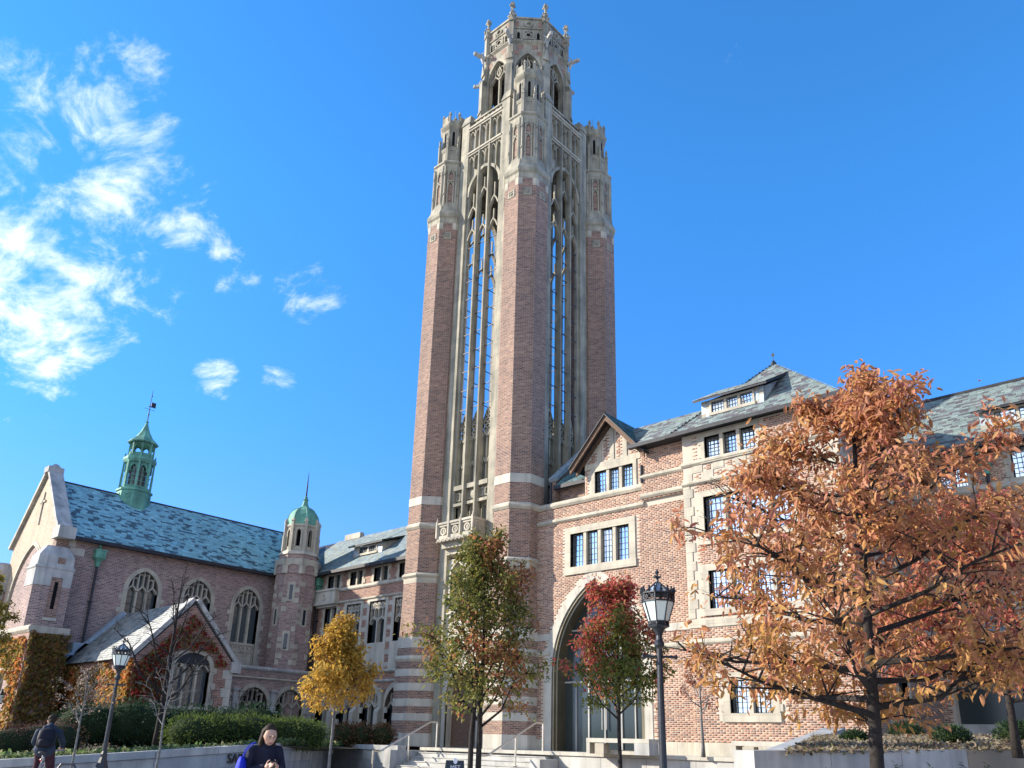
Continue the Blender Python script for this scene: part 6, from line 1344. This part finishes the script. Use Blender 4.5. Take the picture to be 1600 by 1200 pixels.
# ------------------------------------------------------------------ lamp posts
def lamp(px, py, d, label):
    p = ray(px, py, d); x, y = p.x, p.y; t = thing('lamp_post', label, 'street lamp', (x, y, ZG), 'black iron lamp posts with crowned lanterns')
    q = MB(); q.lathe(x, y, [(.20, ZG), (.20, ZG+.08), (.15, ZG+.12), (.15, ZG+.62), (.17, ZG+.66), (.16, ZG+.72), (.10, ZG+.9), (.065, ZG+1.0), (.07, ZG+1.06), (.046, ZG+1.12)], 8, 0)
    for k in range(8): a = math.pi/4*k; q.tube([(x+.165*math.cos(a), y+.165*math.sin(a), ZG+.1), (x+.165*math.cos(a), y+.165*math.sin(a), ZG+.64)], .018, 5); q.ball((x+.16*math.cos(a), y+.16*math.sin(a), ZG+.7), .028, 5, 4)
    build('base', q, M_black, t)
    q = MB(); q.lathe(x, y, [(.046, ZG+1.1), (.034, 2.70), (.036, 2.70), (.058, 2.73), (.06, 2.76), (.04, 2.79), (.036, 2.84), (.05, 2.88), (.075, 2.92), (.10, 2.94)], 12); build('post', q, M_black, t)
    q = MB(); u = rt2.to_2d().normalized(); A = V3((x-u.x*.19, y-u.y*.19, 2.60)); B = V3((x+u.x*.19, y+u.y*.19, 2.60)); q.tube([A, B], .016, 6); q.ball(A, .024, 6, 5); q.ball(B, .024, 6, 5); build('ladder_bar', q, M_black, t)
    n = 8; r0, r1, z0, z1 = .118, .188, 3.00, 3.225
    cor = [[(x+r*math.cos(math.pi/8+math.pi/4*k), y+r*math.sin(math.pi/8+math.pi/4*k), z) for k in range(n)] for r, z in ((r0, z0), (r1, z1))]
    q = MB(); q.lathe(x, y, [(.10, 2.93), (.125, 2.94), (.128, 2.955), (.116, 2.965)], 8, math.pi/8); q.lathe(x, y, [(.115, 2.99), (.124, 2.995), (.124, 3.005), (.112, 3.01)], 8, math.pi/8)
    q.lathe(x, y, [(.186, 3.222), (.20, 3.225), (.20, 3.24), (.19, 3.245)], 8, math.pi/8); q.lathe(x, y, [(.192, 3.315), (.204, 3.32), (.204, 3.335), (.18, 3.34)], 8, math.pi/8)
    for k in range(n):
        q.tube([cor[0][k], cor[1][k]], .008, 5)
        for zz, rr, hh in ((2.965, .117, .028), (3.245, .192, .07)):   # pierced bands
            a0, a1 = math.pi/8+math.pi/4*k, math.pi/8+math.pi/4*(k+1)
            P0 = V3((x+rr*math.cos(a0), y+rr*math.sin(a0), zz)); P1 = V3((x+rr*math.cos(a1), y+rr*math.sin(a1), zz)); m_ = 2
            for j in range(m_):
                a, b = P0.lerp(P1, j/m_), P0.lerp(P1, (j+1)/m_); h = V3((0, 0, hh)); c = (a+b)/2+h/2
                q.tube([a, b+h], .005, 4); q.tube([a+h, b], .005, 4); q.tube([c-h*.32, c+h*.32], .009, 4); q.tube([c-(b-a)*.25, c+(b-a)*.25], .009, 4)
            q.tube([P0, P0+V3((0, 0, hh))], .008, 4)
        a = math.pi/8+math.pi/4*k     # cresting and the ribs of the cap
        for f in (0, .5):
            aa = a+f*math.pi/4; rr = .196 if f == 0 else .184; q.lathe(x+rr*math.cos(aa), y+rr*math.sin(aa), [(.008, 3.33), (.022, 3.36), (.008, 3.38), (.014, 3.395), (.002, 3.41)], 5)
        q.tube([(x+.17*math.cos(a), y+.17*math.sin(a), 3.34), (x+.085*math.cos(a), y+.085*math.sin(a), 3.415), (x+.02*math.cos(a), y+.02*math.sin(a), 3.47)], .007, 4)
    build('lantern_frame', q, M_black, t)
    for k in range(n):
        j = (k+1) % n; g = MB(); pts = [V3(cor[0][k]), V3(cor[0][j]), V3(cor[1][j]), V3(cor[1][k])]; ctr = V3((x, y, 3.1)); inn = [v+(ctr-v).normalized()*.006 for v in pts]
        pts = [v+(ctr-v).normalized()*.003 for v in pts]; g.hexa([pts[0], pts[1], inn[1], inn[0], pts[3], pts[2], inn[2], inn[3]]); build('glass_pane', g, M_lampg, t)
    g = MB(); g.lathe(x, y, [(.165, 3.34), (.08, 3.41), (.018, 3.465)], 8, math.pi/8); build('cap_glass', g, M_leadroof, t)
    q = MB(); q.lathe(x, y, [(.02, 3.46), (.014, 3.50), (.022, 3.52), (.012, 3.535), (.012, 3.56), (.026, 3.585), (.012, 3.61), (.002, 3.63)], 8)
    for k in range(4): a = math.pi/2*k; q.tube([(x, y, 3.535), (x+.045*math.cos(a), y+.045*math.sin(a), 3.53), (x+.055*math.cos(a), y+.055*math.sin(a), 3.55)], [.01, .011, .004], 5)
    build('finial', q, M_black, t); return t
lamp(1036, 1190, 8.9, 'nearest black lamp post beside the orange tree and brick wall')
lamp(163, 1175, 17.0, 'distant black lamp post before the ivy-covered porch')
# small wall lantern at the portal door
p = Q_(-38.95, 0, .25); wl = thing('wall_lantern', 'small pale lantern bracketed beside the ivy portal doorway', 'lantern', (p.x, p.y, 2.6))
q = MB(); q.lathe(p.x, p.y, [(.10, 2.62), (.14, 3.0), (.15, 3.02), (.04, 3.18), (.02, 3.25)], 6); q.tube([(p.x, p.y, 3.2), (p.x, p.y+.25, 3.25)], .015, 5); build('lantern_frame', q, M_black, wl)
q = MB(); q.lathe(p.x, p.y, [(.108, 2.66), (.143, 2.98)], 6); build('glass_pane', q, M_lampg, wl)
# sandwich board by the steps
p = ray(711, 1186.5, 23.2); sb = thing('sandwich_board', 'black sandwich board with a white oval at the foot of the steps', 'sign', (p.x, p.y, ZG))
su = (rt2.to_2d().normalized()*.93).to_3d()+V3((-.1, .35, 0)); su = V3((su.x, su.y, 0)).normalized(); sn = V3((su.y, -su.x, 0)); zt = 1.12
def panel(sgn, mt, nm):
    q = MB(); b = V3((p.x, p.y, ZG))+sn*sgn*.26; tt = V3((p.x, p.y, zt))+sn*sgn*.03; th = sn*.02*sgn
    q.hexa([b-su*.30, b+su*.30, b+su*.30-th, b-su*.30-th, tt-su*.26, tt+su*.26, tt+su*.26-th, tt-su*.26-th]); return build(nm, q, mt, sb)
M_board = plain('chalkboard', (.02, .03, .035), .5); M_paint = plain('white_paint', (.8, .8, .8), .6); M_bluep = plain('blue_paint', (.12, .32, .45), .6)
fp = panel(1, M_board, 'panel'); panel(-1, M_board, 'panel')
tilt = math.atan2(.23, zt-ZG); upb = V3((0, 0, 1))*math.cos(tilt)-sn*math.sin(tilt); nb_ = sn*math.cos(tilt)+V3((0, 0, 1))*math.sin(tilt)
o = V3((p.x, p.y, zt))+sn*.036
q = MB(); c = o+upb*-.02; q.add([c+su*.06*math.cos(2*math.pi*i/14)+upb*.085*math.sin(2*math.pi*i/14)+nb_*.012 for i in range(14)]+[c+su*.06*math.cos(2*math.pi*i/14)+upb*.085*math.sin(2*math.pi*i/14)-nb_*.012 for i in range(14)], [tuple(range(14)), tuple(range(27, 13, -1))]+[(i+14, (i+1) % 14+14, (i+1) % 14, i) for i in range(14)]); build('white_oval', q, M_paint, sb)
def board_text(txt, off, size, mt, name):
    cu = bpy.data.curves.new(name, 'FONT'); cu.body = txt; cu.size = size; cu.extrude = .002; cu.align_x = 'CENTER'
    ob = bpy.data.objects.new(name, cu); COL.objects.link(ob); m = Matrix((su, upb, nb_)).transposed().to_4x4(); m.translation = o+upb*off+nb_*.004
    me = bpy.data.meshes.new_from_object(ob.evaluated_get(bpy.context.evaluated_depsgraph_get())); bpy.data.objects.remove(ob); me.transform(m); me.transform(Matrix.Translation(-worldloc(sb))); me.materials.clear(); me.materials.append(mt)
    r = bpy.data.objects.new(name, me); COL.objects.link(r); r.parent = sb
board_text('MET', -.25, .16, M_paint, 'lettering'); board_text('ART', -.42, .15, M_bluep, 'lettering')
# bicycle hoop before the garden wall
p = ray(106, 1192, 15.3); br = thing('bike_rack', 'low black hoop bike rack in front of the garden wall', 'bike rack', (p.x, p.y, ZG))
u = rt2.to_2d().normalized(); q = MB(); q.tube([V3((p.x-u.x*.18, p.y-u.y*.18, ZG)), V3((p.x-u.x*.18, p.y-u.y*.18, .92)), V3((p.x-u.x*.12, p.y-u.y*.12, 1.02)), V3((p.x+u.x*.12, p.y+u.y*.12, 1.02)), V3((p.x+u.x*.18, p.y+u.y*.18, .92)), V3((p.x+u.x*.18, p.y+u.y*.18, ZG))], .022, 7); build('hoop', q, M_black, br)

# ------------------------------------------------------------------ people
def capsule(m, a, b, ra, rb, n=10):
    a, b = V3(a), V3(b); d = (b-a); L_ = d.length; d = d/L_; o = d.orthogonal().normalized(); w = d.cross(o); rings = []
    for t, s in ((-1, .05), (-.75, .62), (-.35, .93), (0, 1)): rings.append((a+d*ra*t, ra*s))
    for t, s in ((0, 1), (.35, .93), (.75, .62), (1, .05)): rings.append((b+d*rb*t, rb*s))
    m.loft([[c+(o*math.cos(2*math.pi*i/n)+w*math.sin(2*math.pi*i/n))*r for i in range(n)] for c, r in rings])
def melt(name, m, material, parent, vox=.012, it=3):
    """fuse overlapping shapes into one continuous skin"""
    me = bpy.data.meshes.new(name); off = worldloc(parent); me.from_pydata([tuple(V3(v)-off) for v in m.v], [], m.f); me.update()
    ob = bpy.data.objects.new(name, me); COL.objects.link(ob)
    r = ob.modifiers.new('r', 'REMESH'); r.mode = 'VOXEL'; r.voxel_size = vox; s = ob.modifiers.new('s', 'SMOOTH'); s.iterations = it; s.factor = .5
    me2 = bpy.data.meshes.new_from_object(ob.evaluated_get(bpy.context.evaluated_depsgraph_get())); bpy.data.objects.remove(ob)
    me2.materials.clear(); me2.materials.append(material); me2.polygons.foreach_set('use_smooth', [True]*len(me2.polygons))
    o2 = bpy.data.objects.new(name, me2); COL.objects.link(o2); o2.parent = parent; return o2
M_skin = plain('skin', (.46, .27, .19), .55, 0, .35); M_hair = plain('dark_brown_hair', (.030, .019, .012), .7, 0, .15, (30, .4)); M_coat = plain('navy_coat', (.012, .013, .026), .85, 0, .2, (14, .35))
M_jean = plain('dark_trousers', (.022, .022, .032), .85, 0, .2, (14, .3)); M_shoe = plain('dark_shoes', (.03, .028, .028), .6); M_bag = plain('cobalt_bag', (.010, .024, .40), .7, 0, .25, (9, .25)); M_phone = plain('phone_black', (.01, .01, .012), .25)
M_maroon = plain('maroon_trousers', (.045, .018, .026), .85, 0, .2, (14, .3)); M_jacket = plain('slate_blue_jacket', (.018, .030, .052), .75, 0, .25, (14, .3)); M_pack = plain('black_backpack', (.006, .007, .014), .7, 0, .25, (14, .3)); M_lip = plain('lips', (.30, .10, .09), .5); M_eye = plain('eyes', (.02, .015, .012), .3)
def frame_at(o, face):
    f = V3((face.x, face.y, 0)).normalized(); l = V3((f.y, -f.x, 0))      # l points to the person's right-hand side
    return lambda x, y, z: V3(o)+l*x+f*y+V3((0, 0, z))     # x right, y forward, z up
p = ray(413, 1190, 10.7); RC2 = V3((rt2.x, rt2.y, 0)).normalized(); FW2 = V3((fw.x, fw.y, 0)).normalized()
wo = thing('person', 'woman with long dark hair in a navy coat looking down at a phone', 'person', (p.x, p.y, ZG))
B = frame_at((p.x, p.y, ZG), -FW2*.82+RC2*.57)
def hand(m, w, pts, side):
    """palm at the wrist w with four fingers of unequal length and a thumb; pts: direction, curl direction, spread direction"""
    d, c, s = (V3(x).normalized() for x in pts); pal = w+d*.045; capsule(m, w, pal, .024, .03)
    capsule(m, pal-s*.018, pal+s*.018, .019, .019)
    for k, ln in enumerate((.062, .072, .068, .052)):
        b = pal+d*.022+s*(k-1.5)*.0185; k1 = b+d*ln*.5+c*.010; k2 = k1+(d*.55+c*.85).normalized()*ln*.34; k3 = k2+(d*.1+c).normalized()*ln*.28
        capsule(m, b, k1, .0092, .0088, 7); capsule(m, k1, k2, .0088, .0082, 7); capsule(m, k2, k3, .0082, .0072, 7)
    tb_ = w+d*.02+s*side*.03; t1 = tb_+(d*.6+s*side*.8).normalized()*.035+c*.012; t2 = t1+(d*.8+c*.5).normalized()*.03
    capsule(m, tb_, t1, .0115, .0105, 7); capsule(m, t1, t2, .0105, .0085, 7)
m = MB(); HA = R(24)
def Bh(x, y, z):      # head bowed forward about the neck
    y0, z0 = y-.03, z-1.42; return B(x, .03+y0*math.cos(HA)+z0*math.sin(HA), 1.42-y0*math.sin(HA)+z0*math.cos(HA))
hd = Bh(.0, .075, 1.535)
m.ball(hd, (.073, .088, .105), 14, 10); m.ball(Bh(0, .105, 1.49), (.055, .062, .070), 12, 8); capsule(m, Bh(0, .125, 1.445), Bh(0, .115, 1.455), .026, .03); capsule(m, B(0, .02, 1.34), Bh(0, .055, 1.46), .058, .052)
capsule(m, Bh(0, .162, 1.535), Bh(0, .180, 1.500), .010, .014, 8); m.ball(Bh(0, .145, 1.555), (.05, .02, .018), 8, 6)
for s in (-1, 1): m.ball(Bh(s*.077, .06, 1.525), (.012, .02, .032), 8, 6)
capsule(m, B(0, .0, 1.18), B(0, .0, 1.30), .125, .11, 14); capsule(m, B(-.13, 0, 1.325), B(.13, 0, 1.325), .055, .055); capsule(m, B(-.05, 0, .95), B(.05, 0, .95), .12, .12, 14); capsule(m, B(0, 0, .95), B(0, 0, 1.2), .125, .12, 14)
for s in (-1, 1):
    capsule(m, B(s*.085, 0, .88), B(s*.10, .01, .48), .082, .056); capsule(m, B(s*.10, .01, .48), B(s*.10, -.02, .09), .056, .036); capsule(m, B(s*.10, -.03, .045), B(s*.115, .14, .03), .036, .028)
    el = B(s*.235, .02, 1.06); wr = B(s*.075, .285, 1.115); capsule(m, B(s*.165, 0, 1.315), el, .048, .038); capsule(m, el, wr, .036, .025)
    hand(m, wr, (B(-s*.35, .9, .25)-B(0, 0, 0), B(-s*.6, .1, .75)-B(0, 0, 0), B(.0, -.55, .8)-B(0, 0, 0)), 1)
body = melt('body', m, M_skin, wo, .0075, 2)
m = MB(); capsule(m, B(0, 0, .93), B(0, .0, 1.28), .175, .135, 16); capsule(m, B(-.14, 0, 1.318), B(.14, 0, 1.318), .072, .072); capsule(m, B(0, .0, .60), B(0, 0, 1.0), .19, .16, 16); capsule(m, B(0, .005, 1.33), B(0, .025, 1.39), .10, .078)
for s in (-1, 1):
    el = B(s*.245, .02, 1.05); wr = B(s*.09, .262, 1.11); capsule(m, B(s*.17, 0, 1.315), el, .072, .062); capsule(m, el, wr, .060, .046)
coat = melt('coat', m, M_coat, body, .012, 4); coat.parent = wo
m = MB()
for s in (-1, 1): capsule(m, B(s*.09, 0, .78), B(s*.10, .01, .48), .095, .07); capsule(m, B(s*.10, .01, .48), B(s*.10, -.02, .10), .07, .055)
melt('trousers', m, M_jean, wo, .014, 3)
for s in (-1, 1): m = MB(); capsule(m, B(s*.10, -.04, .045), B(s*.117, .15, .035), .045, .038); build('shoe', m, M_shoe, wo, smooth=True)
m = MB(); m.ball(Bh(0, .022, 1.578), (.084, .090, .092), 14, 9)
for k in range(11):     # long strands beside the face, falling on the shoulders
    a = (k-5)/5*1.72; x, y = .078*math.sin(a), .028-.088*math.cos(a); capsule(m, Bh(x, y, 1.57), Bh(x*1.12, y*1.05-.004, 1.43), .030, .030); capsule(m, Bh(x*1.12, y*1.05-.004, 1.43), B(x*1.35, y*1.0-.02, 1.26+.03*(k % 3)), .030, .016)
melt('hair', m, M_hair, wo, .011, 2)
for s in (-1, 1): m = MB(); m.ball(Bh(s*.031, .1585, 1.536), (.012, .006, .005), 8, 5); build('eye', m, M_eye, wo); m = MB(); capsule(m, Bh(s*.018, .165, 1.557), Bh(s*.046, .152, 1.557), .004, .003, 6); build('eyebrow', m, M_hair, wo)
m = MB(); capsule(m, Bh(-.018, .161, 1.465), Bh(.018, .161, 1.465), .006, .006, 7); build('mouth', m, M_lip, wo)
ph = thing('phone', 'dark phone held in both hands by the woman', 'phone', B(0, .35, 1.13)); m = MB(); c = B(0, .352, 1.15); ux = (B(1, 0, 0)-B(0, 0, 0)); uy = (B(0, .75, .66)-B(0, 0, 0)).normalized(); un = ux.cross(uy)
m.hexa([c+ux*a*.036+uy*b*.072+un*e*.005 for e in (-1, 1) for a, b in ((-1, -1), (1, -1), (1, 1), (-1, 1))]); build('case', m, M_phone, ph)
bg = thing('tote_bag', 'cobalt blue tote bag hanging from the shoulder of the woman', 'bag', B(.28, -.02, .70)); c = B(.29, -.03, 0)
m = MB(); fx = (B(.35, 1, 0)-B(0, 0, 0)).normalized(); fy = V3((fx.y, -fx.x, 0)); rs_ = []
for z, wdt, th in ((.87, .15, .06), (.91, .19, .085), (1.05, .20, .085), (1.17, .185, .06), (1.23, .165, .035)):
    rs_.append([V3((c.x, c.y, ZG+z))+fx*wdt*math.copysign(abs(math.cos(2*math.pi*i/16))**.7, math.cos(2*math.pi*i/16))+fy*th*math.sin(2*math.pi*i/16)+V3((0, 0, .012*math.sin(i*2.2))) for i in range(16)])
m.loft(rs_); build('bag_body', m, M_bag, bg, smooth=True)
m = MB()
for s in (-1, 1): m.tube([V3((c.x, c.y, ZG+1.215))+fx*s*.10, B(.255, -.02+s*.04, 1.32), B(.19, s*.055, 1.395), B(.15, s*.02, 1.412)], [.007]*4, 6)
build('strap', m, M_bag, bg)

# the cyclist, seen from behind, and the bicycle
p = ray(66, 1190, 16.4); cy = thing('person', 'cyclist in a blue jacket and maroon trousers riding away with a backpack', 'person', (p.x, p.y, ZG))
C = frame_at((p.x, p.y, ZG), FW2*.93-RC2*.36); SZ = 1.10
m = MB(); hd = C(0, .30, 1.70); m.ball(hd, (.075, .09, .108), 14, 10); m.ball(C(0, .34, 1.65), (.055, .06, .065), 10, 7); capsule(m, C(0, .20, 1.50), C(0, .26, 1.62), .056, .052); capsule(m, C(0, .395, 1.70), C(0, .41, 1.67), .01, .013, 7)
for s in (-1, 1): m.ball(C(s*.078, .29, 1.69), (.012, .02, .03), 7, 5)
capsule(m, C(0, .02, SZ+.06), C(0, .16, 1.45), .125, .13, 14); capsule(m, C(-.155, .17, 1.47), C(.155, .17, 1.47), .055, .055); capsule(m, C(-.08, 0, SZ+.02), C(.08, 0, SZ+.02), .11, .11)
for s in (-1, 1):
    kn = C(s*.13, .34, .74 if s > 0 else .98); an_ = C(s*.12, .12 if s > 0 else .22, .30 if s > 0 else .56); capsule(m, C(s*.09, .05, SZ), kn, .082, .058); capsule(m, kn, an_, .056, .036); capsule(m, an_, an_+(C(0, .17, -.04)-C(0, 0, 0)), .036, .028)
    el = C(s*.26, .36, 1.27); wr = C(s*.24, .60, 1.17); capsule(m, C(s*.185, .17, 1.47), el, .05, .04); capsule(m, el, wr, .038, .026); hand(m, wr, (C(-s*.1, .9, -.25)-C(0, 0, 0), C(0, .2, -1)-C(0, 0, 0), C(-s*1, .1, 0)-C(0, 0, 0)), 1)
body = melt('body', m, M_skin, cy, .010, 2)
m = MB(); capsule(m, C(0, -.01, SZ+.08), C(0, .15, 1.44), .165, .155, 16); capsule(m, C(-.17, .17, 1.465), C(.17, .17, 1.465), .075, .075); capsule(m, C(-.05, -.02, SZ+.04), C(.05, -.02, SZ+.04), .155, .155, 14)
for s in (-1, 1): el = C(s*.265, .36, 1.27); wr = C(s*.245, .575, 1.18); capsule(m, C(s*.19, .17, 1.465), el, .074, .062); capsule(m, el, wr, .06, .045)
melt('jacket', m, M_jacket, cy, .014, 4)
m = MB(); capsule(m, C(-.08, .135, 1.545), C(.08, .135, 1.545), .062, .062); m.ball(C(0, .16, 1.60), (.10, .075, .06), 10, 7); melt('hood', m, M_jacket, cy, .014, 3)
m = MB(); m.ball(C(0, .285, 1.735), (.085, .098, .088), 12, 8); m.ball(C(0, .25, 1.69), (.078, .07, .08), 10, 7); melt('hair', m, M_hair, cy, .012, 2)
m = MB()
for s in (-1, 1):
    kn = C(s*.13, .34, .74 if s > 0 else .98); an_ = C(s*.12, .12 if s > 0 else .22, .30 if s > 0 else .56); capsule(m, C(s*.09, .03, SZ+.01), kn, .105, .078); capsule(m, kn, an_, .074, .055)
capsule(m, C(-.08, -.01, SZ+.03), C(.08, -.01, SZ+.03), .125, .125); melt('trousers', m, M_maroon, cy, .014, 3)
for s in (-1, 1): m = MB(); an_ = C(s*.12, .12 if s > 0 else .22, .285 if s > 0 else .545); capsule(m, an_+(C(0, -.03, -.01)-C(0, 0, 0)), an_+(C(0, .18, -.04)-C(0, 0, 0)), .045, .036); build('shoe', m, M_shoe, cy, smooth=True)
bk = thing('backpack', 'black backpack on the back of the cyclist', 'backpack', C(0, -.08, 1.2)); m = MB(); m.loft([[C(.165*w*math.copysign(abs(math.cos(2*math.pi*i/14))**.6, math.cos(2*math.pi*i/14)), yy-.10*w*math.copysign(abs(math.sin(2*math.pi*i/14))**.7, math.sin(2*math.pi*i/14)), z) for i in range(14)] for z, w, yy in ((1.17, .8, -.13), (1.20, 1.0, -.13), (1.36, 1.02, -.09), (1.49, .95, -.04), (1.55, .6, -.01))]); build('pack_body', m, M_pack, bk, smooth=True)
m = MB(); m.loft([[C(.12*w*math.cos(2*math.pi*i/12), -.22-.05*w*math.sin(2*math.pi*i/12), z) for i in range(12)] for z, w in ((1.19, .8), (1.22, 1), (1.30, 1), (1.33, .8))]); build('pocket', m, M_pack, bk, smooth=True)
bi = thing('bicycle', 'bicycle ridden away from the viewer by the cyclist', 'bicycle', (p.x, p.y, ZG)); M_rub = plain('tyre_rubber', (.015, .015, .015), .8); M_frame = plain('grey_bike_paint', (.25, .24, .25), .35, .3); M_chrome = plain('chrome', (.7, .7, .7), .25, .9)
for nm, yc in (('wheel', -.42), ('wheel', .62)):
    m = MB(); n = 28; R0 = .345
    def torus(mb, RR, rr, k=6):
        rings = [[C(0+rr*math.cos(2*math.pi*j/k), yc+(RR+rr*math.sin(2*math.pi*j/k))*math.cos(2*math.pi*i/n), R0+(RR+rr*math.sin(2*math.pi*j/k))*math.sin(2*math.pi*i/n)) for j in range(k)] for i in range(n)]
        o_ = len(mb.v); mb.v += [tuple(x) for r in rings for x in r]
        for i in range(n):
            for j in range(k): mb.f.append((o_+i*k+j, o_+((i+1) % n)*k+j, o_+((i+1) % n)*k+(j+1) % k, o_+i*k+(j+1) % k))
    torus(m, .325, .02); w = build(nm, m, M_rub, bi, smooth=True); m = MB(); torus(m, .30, .010)
    for i in range(18): a = 2*math.pi*i/18; m.tube([C(.02*(-1)**i, yc, R0), C(0, yc+.295*math.cos(a), R0+.295*math.sin(a))], .0022, 3)
    m.tube([C(-.05, yc, R0), C(.05, yc, R0)], .018, 6); build('rim', m, M_chrome, w)
m = MB(); bb = C(0, .02, .29); stt = C(0, -.12, .88); hdt = C(0, .50, .90); hdb = C(0, .53, .74)
for a, b, r in ((bb, stt, .017), (stt, hdt, .015), (bb, hdb, .019), (hdt, hdb, .02)): m.tube([a, b], r, 8)
for s in (-1, 1): m.tube([C(s*.055, -.42, .345), C(s*.03, .0, .29)], .009, 6); m.tube([C(s*.055, -.42, .345), C(s*.015, -.11, .86)], .008, 6); m.tube([C(s*.05, .62, .345), C(s*.045, .56, .70), hdb], .011, 6)
build('frame', m, M_frame, bi); m = MB(); m.tube([stt, C(0, -.14, 1.02)], .013, 6); build('seat_post', m, M_chrome, bi)
m = MB(); m.loft([[C(w*math.cos(2*math.pi*i/10), y, SZ-.03+h*math.sin(2*math.pi*i/10)) for i in range(10)] for y, w, h in ((-.28, .05, .02), (-.24, .08, .03), (-.12, .06, .028), (.0, .025, .02), (.04, .01, .01))]); build('saddle', m, M_shoe, bi, smooth=True)
m = MB(); m.tube([hdt, C(0, .50, 1.08)], .014, 6); m.tube([C(-.30, .58, 1.12), C(-.12, .52, 1.09), C(.12, .52, 1.09), C(.30, .58, 1.12)], .013, 7); build('handlebar', m, M_frame, bi)
m = MB(); m.tube([C(0, .02, .29), C(.085, .1, .22)], .01, 5); m.tube([C(0, .02, .29), C(-.085, -.02, .42)], .01, 5); m.tube([C(-.04, .02, .29), C(.04, .02, .29)], .05, 12); build('crank', m, M_chrome, bi)
m = MB(); m.box(0, 0, 0, 0, 0, 0); m = MB(); m.ball(C(0, -.25, .93), (.03, .02, .03), 7, 5); build('tail_light', m, plain('red_reflector', (.4, .02, .02), .3), bi)
